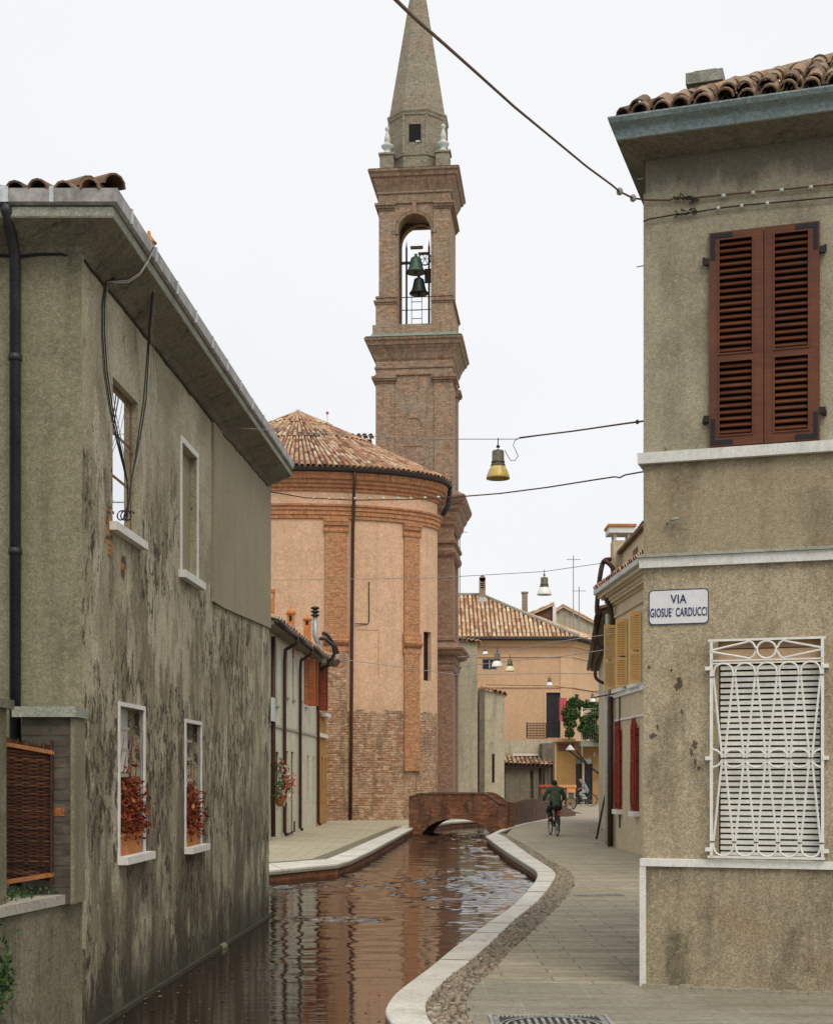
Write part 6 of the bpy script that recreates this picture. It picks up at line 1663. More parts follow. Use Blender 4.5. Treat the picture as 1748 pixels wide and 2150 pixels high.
# things on their roofs
def potchimney(name, lab, px, ytop, ybot, Y, w, kind):
    s = Y/FL; base = at(px, ybot, Y); H_ = (ybot-ytop)*s; 
    c = empty(name, lab, 'chimney', base, group='chimneys on the left row houses')
    m = MB(); hw = w*s/2
    if kind == 'pot':
        m.bx(-hw*.75, hw*.75, -hw*.75, hw*.75, -.9, H_*.62); m.bx(-hw, hw, -hw, hw, H_*.62, H_*.70)
        m.build('stack', M['terracotta'], c)
        m = MB(); m.lathe([(hw*1.1, H_*.70), (hw*.9, H_*.76), (hw*.25, H_*.9), (hw*.12, H_), (0, H_*1.02)], (0, 0, 0), 8, smooth=False); cp_ = m.build('cap', M['terracotta'], c)
        m = MB(); m.bx(-hw*.3, hw*.3, -hw*.76, -hw*.7, H_*.28, H_*.55); m.build('vent', M['black'], c)
    elif kind == 'open':
        m.bx(-hw*.8, hw*.8, -hw*.8, hw*.8, -.8, H_*.5); m.build('stack', M['terracotta'], c)
        m = MB()
        for sx in (-1, 1):
            for sy in (-1, 1): m.bx(sx*hw*.6-hw*.2, sx*hw*.6+hw*.2, sy*hw*.6-hw*.2, sy*hw*.6+hw*.2, H_*.5, H_*.82)
        m.bx(-hw, hw, -hw, hw, H_*.82, H_); m.build('cap', M['terracotta'], c)
    else:
        m.tube([(hw*2.2, -.1, -.9), (hw*1.0, 0, -.35), (0, 0, 0), (0, 0, H_*.62)], hw*.62, 10); m.build('flue', M['flue'], c)
        m = MB()
        for f in (.64, .76, .88): m.lathe([(hw*.6, H_*(f)), (hw, H_*(f+.02)), (hw, H_*(f+.07)), (hw*.6, H_*(f+.09))], (0, 0, 0), 12)
        m.lathe([(hw*.5, H_*.62), (hw*.5, H_*.98)], (0, 0, 0), 8)
        m.build('cowl', M['pipe_dark'], c)
    return c
potchimney('roof_chimney', 'orange open chimney at the edge of the grey green house, highest of the row', 570, 1238, 1277, 39.5, 15, 'open')
potchimney('roof_chimney', 'orange chimney with a pointed cap and dark vent, middle of the row', 610.5, 1272, 1318, 42.5, 19, 'pot')
potchimney('roof_chimney', 'short orange chimney with a domed cap beside the grey metal flue', 645, 1290, 1322, 46, 19, 'pot')
potchimney('metal_flue', 'grey metal flue with black rings on the row house roof', 661.5, 1272, 1335, 47.5, 18, 'flue')
m = MB(); F = FLr; ue = uL(664)
m.tube([F.p(ue-1.4, .30, 6.25), F.p(ue-1.0, .38, 6.30), F.p(ue-.55, .62, 6.1), F.p(ue-.4, .66, 5.85), F.p(ue-.35, .52, 5.62), F.p(ue-.3, .2, 5.62), F.p(ue-.22, .1, 5.4), F.p(ue-.2, .08, 4.4)], .06, 8); 
m.tube([F.p(ue+.4, .2, 6.6), F.p(ue+.7, .3, 6.58), F.p(ue+1.4, .5, 6.25), F.p(ue+1.7, .55, 6.05)], .07, 8)
tag(m.build('swan_neck_pipe', M['pipe_dark']), 'dark bent rain pipes sticking out under the row house eaves beside the orange house', 'pipe')
# flower basket
fb = empty('flower_basket', 'hanging basket of red and white flowers on the first cream row house', 'flowers', F.p(uL(570), .3, 1.5))
m = MB(); n_ = MB(); rnd = random.Random(11)
for (x, y, r) in ((567, 1612, .11), (570, 1630, .16), (574, 1645, .20), (568, 1660, .17), (577, 1652, .18), (566, 1672, .14), (583, 1646, .10)):
    u_, z_ = uL(x), zL(x, y)
    for k in range(70):
        c = F.p(uL(568)+rnd.gauss((x-568)*.035, r*.6), .22+rnd.gauss(0, .08)+(x-566)*.012, z_+rnd.gauss(0, r)); m.leaf(c, rnd.uniform(.03, .06))
    for k in range(11):
        c = F.p(uL(568)+rnd.gauss((x-568)*.035, r*.6), .30+rnd.gauss(0, .06)+(x-566)*.016, z_+rnd.gauss(0, r)); i = rnd.random(); n_ = MB()
        for q in range(4): n_.leaf(c+Vector((rnd.gauss(0, .02), rnd.gauss(0, .02), rnd.gauss(0, .02))), rnd.uniform(.03, .045), i)
        part(n_, 'flower', M['flower'], fb)
part(m, 'leaves', M['leaf'], fb)
m = MB(); m.lathe([(.10, -.55), (.16, -.35), (.17, -.33)], F.p(uL(570), .25, 1.45), 10); part(m, 'pot', M['terracotta'], fb)

# ================================================================== houses on the right beyond the corner house
F2 = Frame((4.70, 34.4), (5.36, 21.5))
n2 = empty('cream_house', 'cream house with red window grilles and yellow shutters behind the corner house', 'house', (5.2, 29, 0))
def u2(Y): return (34.4-Y)/(34.4-21.5)*F2.L
wins2 = [(33.55, 33.15), (31.65, 31.25), (29.9, 29.5), (26.5, 26.1)]
holes = [(u2(a), u2(b), .95, 2.75, .12) for a, b in wins2]+[(u2(33.75), u2(32.55), 3.75, 5.28, .12), (u2(31.9), u2(31.05), 3.75, 5.28, .12), (u2(27.5), u2(26.5), 3.75, 5.28, .12)]
m = MB(); F2.wall(m, 0, F2.L, -.2, 5.75, holes)
bk = [F2.p(0, -6, 0), F2.p(F2.L, -6, 0)]
for a, b in ((bk[0], F2.p(0, 0, 0)), (F2.p(F2.L, 0, 0), bk[1]), (bk[1], bk[0])): g = Frame((a.x, a.y), (b.x, b.y)); g.wall(m, 0, g.L, -.2, 5.75)
part(m, 'wall', M['cream'], n2)
m = MB()
F2.box(m, 0, F2.L, -.001, .05, 3.56, 3.66); F2.box(m, 0, F2.L, .0, .03, 3.0, 3.04); part(m, 'string_course', M['white_stone'], n2)
m = MB()
for z0, z1, nn in ((5.45, 5.50, .05), (5.75, 5.80, .06), (5.80, 5.86, .14), (5.86, 5.93, .18), (5.93, 5.97, .26), (5.97, 6.06, .34)): F2.box(m, -.02, F2.L, -.05, nn, z0, z1)
part(m, 'cornice', M['cream'], n2)
m = MB(); F2.box(m, -.06, F2.L, .2, .44, 6.061, 6.17); part(m, 'gutter', M['gutter_pale'], n2)
m = MB(); m.face([F2.p(0, .4, 6.13), F2.p(F2.L, .4, 6.13), F2.p(F2.L, -4, 7.3), F2.p(0, -4, 7.3)]); m.face([F2.p(0, -4, 7.3), F2.p(F2.L, -4, 7.3), F2.p(F2.L, -6, 6.1), F2.p(0, -6, 6.1)]); m.face([F2.p(0, .4, 6.13), F2.p(0, -4, 7.3), F2.p(0, -6, 6.0)]); part(m, 'roof', M['tile_bed'], n2)
m = MB(); tiles(m, F2.p(0, .38, 6.15), F2.p(F2.L, .38, 6.15), F2.n*-3+Vector((0, 0, .8)), sp=.22, TL=.42, r=.09, full=True, seg=4); part(m, 'roof_tiles', M['tile'], n2)
for (a, b, c, d, e) in holes[:4]:                # ground floor: belly grilles
    m = MB(); F2.box(m, a, b, -.119, -.09, c, d); w_ = part(m, 'ground_window', M['door_dark'], n2)
    m = MB(); w2_ = b-a
    for k in range(8):
        u_ = a+w2_*k/7; m.tube([F2.p(u_, .03, c), F2.p(u_, .11, c+.15), F2.p(u_, .11, c+.8), F2.p(u_, .09, d-.1), F2.p(u_, .09, d+(.22 if k % 2 else .10))], .012, 5)
    for side_u in (a, b):
        for nn in (.03, .065, .10): m.tube([F2.p(side_u, nn, c), F2.p(side_u, nn, d+.02+(.10 if nn == .065 else 0))], .014, 4)
    for z in (c, c+.5, c+1.1, d-.15, d): m.tube([F2.p(a, .0, z), F2.p(a, .11, z), F2.p(b, .11, z), F2.p(b, .0, z)], .012, 5)
    for u_ in (a, (a+b)/2, b): m.lathe([(.02, 0), (.035, .06), (.015, .12), (.0, .3)], F2.p(u_, .08, d), 6)
    sub(m, 'grille', M['red_iron'], w_)
    m = MB(); F2.box(m, a-.08, b+.08, -.05, .15, c-.13, c-.02); sub(m, 'sill', M['white_paint'], w_)
def leaf_shutter(u, z0, z1, L, mat='yellow_wood', lean=.12):
    m = MB(); di = (F2.n+F2.u*lean).normalized()*L; th = F2.u*-.035; up_ = Vector((0, 0, z1-z0)); o = F2.p(u, .01, z0)
    for f0, f1 in ((0, .13), (.87, 1)): m.box(o+di*f0, di*(f1-f0), th, up_, i=.1)
    for f0, f1 in ((0, .05), (.95, 1), (.40, .44)): m.box(o+di*.13+up_*f0, di*.74, th, up_*(f1-f0), i=.1)
    for k in range(26):
        f = .055+.89*k/26
        if .39 < f < .44: continue
        m.box(o+di*.13+up_*f+th*.8, di*.74, th*-.45+Vector((0, 0, .018)), up_*.018, i=.3+random.random()*.7)
    m.box(o+di*.06-th*-.1+up_*.4, di*.9, th*.2, up_*.01, i=.5)
    return m
uw = part(MB(), 'upper_window', M['door_dark'], n2) if False else None
for (a, b, c, d, e) in holes[4:]:
    m = MB(); F2.box(m, a, b, -.119, -.09, c, d); w_ = part(m, 'upper_window', M['door_dark'], n2)
    m = MB(); F2.box(m, a-.1, b+.1, -.05, .12, c-.09, c-.005); sub(m, 'sill', M['white_paint'], w_)
    if a < 1.5: sub(leaf_shutter(a-.03, c+.0, d, .30), 'shutter', M['yellow_wood'], w_)
    sub(leaf_shutter(b+.03, c-.03, d+.0, .26), 'shutter', M['yellow_wood'], w_)
m = MB()
m.tube([F2.p(.45, .3, 6.1), F2.p(.45, .12, 5.7), F2.p(.45, .07, 5.4), F2.p(.45, .07, 5.0)], .06, 8); m.tube([F2.p(.35, .10, 3.6), F2.p(.35, .10, .03)], .07, 8); part(m, 'downpipe', M['pipe_brown'], n2)
m = MB(); m.tube([F2.p(-.02, .10, 5.6), F2.p(-.02, .10, 3.7), F2.p(.0, .12, 3.4), F2.p(-.0, .12, .05)], .055, 8); part(m, 'white_pipe', M['pipe_white'], n2)
m = MB(); m.tube([F2.p(1.1, .03, 3.6), F2.p(1.1, .03, .5)], .018, 5); part(m, 'conduit', M['pipe_dark'], n2)
m = MB(); m.tube([F2.p(-.4, .35, 3.62), F2.p(.5, .05, 3.66), F2.p(2, .08, 3.72)], .018, 5); part(m, 'wire', M['cable_dark'], n2)
# attic storey and chimney
m = MB(); A0 = at(1293, 1190, 35.5); m.bx(5.0, 8.5, 31.2, 36.0, 5.8, 7.15); at1 = part(m, 'attic', M['cream'], n2)
m = MB(); m.face([(4.9, 31.0, 7.25), (4.9, 36.1, 7.12), (8.6, 36.1, 7.12), (8.6, 31.0, 7.25)]); m.bx(4.88, 8.6, 31.0, 36.1, 7.12, 7.19); sub(m, 'attic_roof', M['tile_bed'], at1)
m = MB(); m.bx(4.985, 5.0, 32.3, 33.0, 6.1, 6.9); sub(m, 'attic_window', M['door_wood'], at1)
m = MB(); c = at(1303, 1160, 35.0); m.bx(c.x-.22, c.x+.22, 34.8, 35.3, 6.6, 7.45); ch2 = part(m, 'chimney', M['cream'], n2)
m = MB()
for sx in (-.2, .14):
    for sy in (34.82, 35.22): m.bx(c.x+sx, c.x+sx+.06, sy, sy+.06, 7.45, 7.62)
m.bx(c.x-.33, c.x+.30, 34.7, 35.4, 7.62, 7.77); sub(m, 'cap', M['white_stone'], ch2)
m = MB(); m.bx(c.x-.36, c.x+.33, 34.66, 35.44, 7.771, 7.83); sub(m, 'cap_tiles', M['terracotta'], ch2)
# next house along, seen edge-on
F3 = Frame((6.75, 53.0), (4.80, 34.7))
n3 = empty('narrow_house', 'plain house seen edge on with dark rain pipes, beyond the cream house', 'house', (6, 44, 0))
m = MB(); F3.wall(m, 0, F3.L, -.2, 5.6, [(F3.L-3.2, F3.L-2.4, 0, 2.2, .15), (F3.L-6.2, F3.L-5.3, 0, 2.2, .15), (F3.L-3.2, F3.L-2.4, 3.5, 4.9, .15), (F3.L-6.2, F3.L-5.3, 3.5, 4.9, .15)])
bk = [F3.p(0, -6, 0), F3.p(F3.L, -6, 0)]
for a, b in ((bk[0], F3.p(0, 0, 0)), (F3.p(F3.L, 0, 0), bk[1]), (bk[1], bk[0])): g = Frame((a.x, a.y), (b.x, b.y)); g.wall(m, 0, g.L, -.2, 5.6)
part(m, 'wall', M['white_old'], n3)
m = MB(); F3.box(m, 0, F3.L, -.1, .30, 5.6, 5.72); m.face([F3.p(0, .3, 5.73), F3.p(F3.L, .3, 5.73), F3.p(F3.L, -4, 6.9), F3.p(0, -4, 6.9)]); m.face([F3.p(0, -4, 6.9), F3.p(F3.L, -4, 6.9), F3.p(F3.L, -6, 5.7), F3.p(0, -6, 5.7)]); m.face([F3.p(F3.L, .3, 5.73), F3.p(F3.L, -4, 6.9), F3.p(F3.L, -6, 5.7)]); part(m, 'roof', M['tile_bed'], n3)
m = MB(); tiles(m, F3.p(0, .32, 5.74), F3.p(F3.L, .32, 5.74), F3.n*-3+Vector((0, 0, .8)), sp=.24, TL=.42, r=.09, full=True, seg=4); part(m, 'roof_tiles', M['tile_near'], n3)
m = MB(); m.tube([F3.p(0, .38, 5.68), F3.p(F3.L+.1, .38, 5.68)], .07, 8)
u_ = F3.L
m.tube(smooth3([F3.p(u_-.2, .1, 7.0), F3.p(u_, .26, 6.92), F3.p(u_+.05, .34, 6.6), F3.p(u_, .40, 6.1), F3.p(u_, .42, 5.75), F3.p(u_, .40, 5.66)]), .058, 8)
m.tube(smooth3([F3.p(u_, .42, 5.66), F3.p(u_-.1, .46, 5.45), F3.p(u_-.1, .42, 5.0), F3.p(u_-.1, .30, 4.85), F3.p(u_-.1, .12, 4.8)]), .042, 8)
m.tube(smooth3([F3.p(u_+.1, .28, 6.95), F3.p(u_+.1, .05, 6.75), F3.p(u_+.1, -.02, 6.3)]), .055, 8)
m.tube(smooth3([F3.p(u_-.9, .30, 4.8), F3.p(u_-1.0, .42, 4.5), F3.p(u_-1.0, .42, 4.15), F3.p(u_-1.0, .15, 4.0)]), .042, 8)
m.tube([F3.p(u_-2.2, .10, 5.5), F3.p(u_-2.2, .10, .08)], .07, 8); m.tube([F3.p(u_-1.0, .12, 3.4), F3.p(u_-1.0, .13, .05)], .05, 8); part(m, 'rain_pipe', M['pipe_brown'], n3)
m = MB(); m.box(F3.p(u_-5.0, .02, -.02), F3.u*.5, F3.n*.5, Vector((0, 0, .0))+Vector((0, 0, .9))) if False else None
for u_ in (F3.L-4.0,): m.tube([F3.p(u_, .02, 1.7), F3.p(u_+.1, .36, .0)], .03, 6)
part(m, 'leaning_plank', M['pipe_brown'], n3)

# ================================================================== peach house closing the street
YP = 92.0; s_ = YP/FL
ph = empty('peach_house', 'large peach coloured house with a hipped tile roof closing the far end of the street', 'house', (6, YP, 0))
cxp_ = (1200-CX)*s_; zE = 10.55
FP = Frame((-3.0, YP), (cxp_, YP)); FQ = Frame((cxp_, YP), (cxp_+3.4, YP+7.2))
def pu(x): return FP.hit(x, 1500)[0]
def pz(y): return CZ+(HY-y)*s_
dr = (pu(1146), pu(1182), pz(1549), pz(1454), .15); wn_ = (pu(1011), pu(1043), pz(1407), pz(1383), .15)
m = MB(); FP.wall(m, 0, FP.L, -.2, zE, [dr, wn_]); qa, qz = FQ.hit(1206, 1457); qb, _ = FQ.hit(1215, 1457)
FQ.wall(m, 0, FQ.L, -.2, zE, [(qa, qb, FQ.hit(1206, 1478)[1], qz, .15)]); m.bx(-3, cxp_, YP+7, YP+7.1, -.2, zE); part(m, 'wall', M['peach'], ph)
m = MB(); FP.box(m, dr[0], dr[1], -.149, -.1, dr[2], dr[3]); FP.box(m, (dr[0]+dr[1])/2-.02, (dr[0]+dr[1])/2+.02, -.1, -.08, dr[2], dr[3]); part(m, 'terrace_door', M['door_dark'], ph)
m = MB(); FP.box(m, dr[0]-.12, dr[0], 0, .03, dr[2], dr[3]+.12); FP.box(m, dr[1], dr[1]+.12, 0, .03, dr[2], dr[3]+.12); FP.box(m, dr[0], dr[1], 0, .03, dr[3], dr[3]+.12); FP.box(m, FP.L-.75, FP.L, 0, .04, 2.5, zE-1.1); part(m, 'door_surround', M['peach_trim'], ph)
m = MB(); FP.box(m, wn_[0], wn_[1], -.149, -.12, wn_[2], wn_[3]); w_ = part(m, 'window', M['door_dark'], ph)
m = MB(); frame4(m, FP, wn_[:4], -.12, -.06, .07); FP.box(m, (wn_[0]+wn_[1])/2-.04, (wn_[0]+wn_[1])/2+.04, -.12, -.06, wn_[2], wn_[3]); sub(m, 'frame', M['gutter_grey'], w_)
m = MB(); FQ.box(m, qa, qb, -.149, -.1, FQ.hit(1206, 1478)[1], qz); part(m, 'window', M['door_dark'], ph)
m = MB()
for z in (pz(1378), pz(1442)): FP.box(m, 0, FP.L+.05, 0, .07, z-.05, z+.05); FQ.box(m, 0, FQ.L, 0, .07, z-.05, z+.05)
FP.box(m, 0, FP.L+.2, 0, .22, zE-.32, zE-.12); FQ.box(m, 0, FQ.L, 0, .22, zE-.32, zE-.12); FP.box(m, 0, FP.L+.1, 0, .12, zE-.5, zE-.321); FQ.box(m, 0, FQ.L, 0, .12, zE-.5, zE-.321); part(m, 'moulding', M['peach_trim'], ph)
e0, e1, e2 = Vector((-3.4, YP-.5, zE)), Vector((cxp_+.35, YP-.5, zE)), Vector((cxp_+4.0, YP+7.2, zE))
rA, rB = Vector((-3.4, 97.3, 13.95)), Vector((4.3, 97.3, 13.95))
m = MB(); m.face([e0, e1, rB, rA]); m.face([e1, e2, rB]); m.face([e2, (-3.4, 102, zE), rA, rB]); m.face([e0+Vector((0, 0, -.02)), e1+Vector((0, 0, -.02)), (cxp_, YP, zE-.1), (-3.4, YP, zE-.1)]); part(m, 'roof', M['tile_bed'], ph)
m = MB(); W_ = e1.x-e0.x
tiles(m, e0+Vector((0, 0, .02)), e1+Vector((0, 0, .02)), Vector((0, 5.8, 3.4)), sp=.27, TL=.55, r=.115, full=False, seg=4, limit=lambda t: min(1, (1-t)*W_/(e1.x-rB.x)))
tiles(m, e1+Vector((0, 0, .02)), e2+Vector((0, 0, .02)), (rB-(e1+e2)/2), sp=.3, TL=.55, r=.12, full=False, seg=4, limit=lambda t: 1-abs(t-.5)*2)
part(m, 'roof_tiles', M['tile_pale'], ph)
m = MB(); m.tube([e1+Vector((0, 0, .12)), rB+Vector((0, 0, .15))], .14, 6); m.tube([rB+Vector((0, 0, .12)), rA+Vector((0, 0, .12))], .13, 6); part(m, 'ridge_mortar', M['concrete'], ph)
m = MB(); m.tube([e0+Vector((0, -.06, -.04)), e1+Vector((.05, -.06, -.04)), e2+Vector((0, 0, -.04))], .11, 8); part(m, 'gutter', M['pipe_dark'], ph)
for px, yt, yb, Y, w, lab in ((1012, 1210, 1256, 96.5, 13, 'round'), (1101, 1243, 1290, 99, 13, 'square')):
    b = at(px, yb, Y); H_ = (yb-yt)*Y/FL; hw = w*Y/FL/2
    m = MB()
    if lab == 'round':
        m.bx(b.x-hw, b.x+hw, Y-hw, Y+hw, b.z-.8, b.z+H_-hw*.6)
        m.tube([(b.x, Y-hw, b.z+H_-hw*.8), (b.x, Y+hw, b.z+H_-hw*.8)], hw*.98, 12)
    else: m.bx(b.x-hw*.85, b.x+hw*.85, Y-hw, Y+hw, b.z-2.5, b.z+H_-.1); m.bx(b.x-hw*1.1, b.x+hw*1.1, Y-hw*1.2, Y+hw*1.2, b.z+H_-.1, b.z+H_)
    c_ = part(m, 'chimney', M['tower_brick'], ph)
    m = MB()
    if lab == 'round':
        for k in range(4): m.bx(b.x-hw*.55, b.x+hw*.55, Y-hw-.02, Y-hw+.02, b.z+H_*.45+k*.14, b.z+H_*.45+k*.14+.06)
        sub(m, 'vent', M['black'], c_)
    m = MB(); m.bx(b.x-hw*1.15, b.x+hw*1.15, Y-hw*1.2, Y+hw*1.2, b.z-.3, b.z+.05); sub(m, 'flashing', M['gutter_pale'], c_)
# lattice and pink cloth by the terrace door
m = MB(); la, lb, z0, z1 = pu(1103), pu(1145), pz(1551), pz(1520)
for k in range(15):
    u_ = la+(lb-la)*k/14; FP.box(m, u_-.015, u_+.015, 1.2, 1.23, z0, z1)
for k in range(7): z = z0+(z1-z0)*k/6; FP.box(m, la, lb, 1.23, 1.25, z-.02, z+.02)
FP.box(m, la-.06, la+.02, 1.2, 1.28, z0, z1+.05)
tag(m.build('lattice_rail', M['pipe_brown']), 'brown lattice railing beside the dark terrace door', 'railing')
m = MB(); o = at(1177, 1490, 90.5); rr = random.Random(1)
for k in range(10):
    x = o.x+.045*k-.1; d_ = .04*math.sin(k*1.7)
    m.face([(x, 90.5+d_, o.z-.7-.1*(k % 3)), (x+.045, 90.5+.04*math.sin((k+1)*1.7), o.z-.7), (x+.045, 90.5+.04*math.sin((k+1)*1.7), o.z+.75), (x, 90.5+d_, o.z+.75)])
    m.face([(x, 90.52+d_, o.z+.75), (x+.045, 90.52+.04*math.sin((k+1)*1.7), o.z+.75), (x+.045, 90.52+.04*math.sin((k+1)*1.7), o.z-.7), (x, 90.52+d_, o.z-.7-.1*(k % 3))])
tag(m.build('hung_cloth', M['laundry']), 'pink cloth hanging beside the dark terrace door', 'cloth')
# gable houses behind
def gable(label, pts, Y, depth, mat, z0=-.2, tilemat='tile_pale'):
    g = empty('gable_house', label, 'house', (at(pts[0][0], 1500, Y).x, Y, 0)); P = [at(x, y, Y) for x, y in pts]
    lo = [Vector((P[0].x, Y, z0)), Vector((P[-1].x, Y, z0))]
    poly = [lo[0]]+P+[lo[1]]; m = MB(); m.face(list(reversed(poly))) ; D_ = Vector((0, depth, 0)); m.face([p+D_ for p in poly])
    for a, b in zip(poly, poly[1:]): m.face([a, b, b+D_, a+D_])
    part(m, 'wall', M[mat], g)
    m = MB(); 
    for a, b in zip(P, P[1:]):
        d = (b-a); m.box(a+Vector((0, -.25, .01)), d, (0, depth+.3, 0), (0, 0, .12)); tiles(m, a+Vector((0, -.3, .13)), a+Vector((0, .6, .13)), d, sp=.22, TL=.4, r=.1, full=False, seg=4)
    part(m, 'roof', M[tilemat], g); return g
gable('small brown gable with one roof slope rising behind the peach roof', [(1088, 1304), (1163, 1271)], 101, 5, 'brown_wall')
m = MB(); q = at(1163, 1300, 100.8); m.bx(q.x-.12, q.x+.12, 100.7, 100.99, q.z-1.0, q.z+.9)
part(m, 'white_edge', M['white_paint'], [o for o in bpy.data.objects if o.name.startswith('gable_house')][0])
gable('grey gable with one long roof slope behind the peach roof and the aerials', [(1160, 1290), (1181, 1276), (1275, 1326)], 107, 6, 'grey_render')
for px, yt, yb, Y, lab in ((1203, 1166, 1295, 104, 'tall thin aerial mast rising above the grey gable'), (1215, 1232, 1290, 104.5, 'shorter thin aerial mast beside the tall one over the grey gable'), (965, 1108, 1235, 96, 'thin aerial mast close beside the bell tower')):
    b, t = at(px, yb, Y), at(px, yt, Y); a = empty('aerial', lab, 'aerial', b-Vector((0, 0, .8)), group='roof aerials')
    m = MB(); m.tube([b-Vector((0, 0, .8)), t], .035, 5); part(m, 'mast', M['cable_grey'], a)
    m = MB(); m.tube([t-Vector((.5, 0, .3)), t+Vector((.5, 0, -.3))], .02, 4)
    for k in range(5): x = -.4+.2*k; m.tube([t+Vector((x, -.25, -.3+.0)), t+Vector((x, .25, -.3))], .015, 4)
    part(m, 'antenna', M['cable_grey'], a)
# ochre ground floor with balcony
YO = 87.0; so = YO/FL
oc = empty('ochre_house', 'low ochre building with three dark doorways under a planted balcony', 'house', ((1220-CX)*so, YO, 0))
FO = Frame(((1166-CX)*so, YO), ((1300-CX)*so, YO)); ou = lambda x: FO.hit(x, 1600)[0]; oz = lambda y: CZ+(HY-y)*so
hd_ = [(ou(1208), ou(1221), .0, oz(1592), .2), (ou(1226), ou(1243), .0, oz(1592), .2), (ou(1260), ou(1273), .0, oz(1592), .2)]
m = MB(); FO.wall(m, 0, FO.L, -.2, oz(1556), hd_); m.bx((1166-CX)*so, (1300-CX)*so, YO+.25, YO+4.5, -.2, oz(1557)); part(m, 'wall', M['ochre'], oc)
for k, h in enumerate(hd_):
    m = MB(); FO.box(m, h[0], h[1], -.199, -.15, h[2], h[3]-.35); dd_ = part(m, 'door', M['door_dark'], oc)
    m = MB(); FO.box(m, h[0], h[1], -.199, -.15, h[3]-.34, h[3]); sub(m, 'fanlight', M['gutter_pale'] if k else M['teal_paint'], dd_)
m = MB(); FO.box(m, ou(1221)+.01, ou(1226)-.01, .0, .05, .0, oz(1592)); FO.box(m, -.1, ou(1206), .0, .25, oz(1557), oz(1551)); FO.box(m, -.06, .02, .0, .06, 0, oz(1557)); part(m, 'trim', M['peach_trim'], oc)
m = MB(); FO.box(m, .12, ou(1205), -.01, .02, oz(1577), oz(1561)); part(m, 'shadow_strip', M['brown_wall'], oc)  # dark strip below the ledge, its shadow put into the colour
m = MB(); FO.box(m, ou(1213), FO.L, 0, 1.3, oz(1568), oz(1558)); bal = part(m, 'balcony_slab', M['concrete'], oc)
m = MB(); bt = oz(1490); bb = oz(1558)
for k in range(19): u_ = ou(1216)+(FO.L-ou(1216))*k/18; m.tube([FO.p(u_, 1.25, bb), FO.p(u_, 1.25, bt)], .008, 4)
for z in (bt, bt-.18, bt-.36, bb+.1): m.tube([FO.p(ou(1216), 1.25, z), FO.p(FO.L, 1.25, z)], .014, 4)
m.tube([FO.p(ou(1216), 1.25, bb-.9), FO.p(ou(1216), 1.25, bt+.1)], .05, 6)
sub(m, 'balcony_rail', M['pipe_white'], bal)
m = MB(); FO.box(m, ou(1245), ou(1248), .0, .08, oz(1588), oz(1580)); part(m, 'wall_light', M['urn'], oc)
rnd = random.Random(21)
def plant(lab, blobs, n, size=(.06, .13)):
    c0 = at(blobs[0][0], blobs[0][1], blobs[0][3]); e = empty('balcony_plant', lab, 'plant', c0, group='plants on the balcony')
    m = MB()
    for x, y, r, Y in blobs:
        c = at(x, y, Y)
        for k in range(n):
            d = Vector((rnd.gauss(0, 1), rnd.gauss(0, .8), rnd.gauss(0, .9))); d = d.normalized()*r*rnd.random()**.45
            m.leaf(c+d, rnd.uniform(*size))
    part(m, 'leaves', M['leaf'], e); return e
plant('bushy green plant spilling over the balcony end by the pink cloth', [(1192, 1495, .45, 86.2), (1200, 1482, .40, 86.5), (1206, 1500, .35, 86.0), (1196, 1520, .40, 86.0), (1195, 1540, .30, 86.0), (1190, 1508, .30, 86), (1204, 1475, .35, 86.5)], 330)
plant('green plants low behind the pale balcony rail', [(1232, 1512, .42, 86.3), (1240, 1520, .35, 86.4), (1222, 1530, .30, 85.6), (1250, 1500, .4, 85.6), (1236, 1530, .4, 85.6), (1256, 1548, .3, 85.5), (1226, 1512, .3, 85.6), (1245, 1545, .35, 86.2), (1228, 1545, .25, 86.0), (1238, 1505, .28, 86.0)], 260)
plant('trailing greenery along the top of the balcony', [(1222, 1483, .30, 86.8), (1235, 1480, .32, 86.8), (1248, 1482, .32, 86.8), (1260, 1488, .36, 86.6), (1270, 1520, .45, 86.4), (1268, 1545, .35, 86.2), (1255, 1535, .35, 86.3), (1216, 1478, .25, 86.7)], 260)
# street lamp on a bracket
wlp = empty('bracket_lamp', 'small lamp on a slanting bracket in front of the ochre wall', 'street lamp', at(1196, 1571, 84))
m = MB(); m.tube([at(1190, 1573, 84), at(1225, 1600, 85.5), at(1260, 1627, 86.9)], .05, 6); m.tube([at(1210, 1577, 84.6), at(1232, 1604, 86.9)], .04, 5); part(m, 'bracket', M['iron'], wlp)
m = MB(); m.lathe([(.03, .2), (.12, .1), (.28, -.08), (.27, -.12)], at(1196, 1571, 84), 12); part(m, 'shade', M['urn'], wlp)
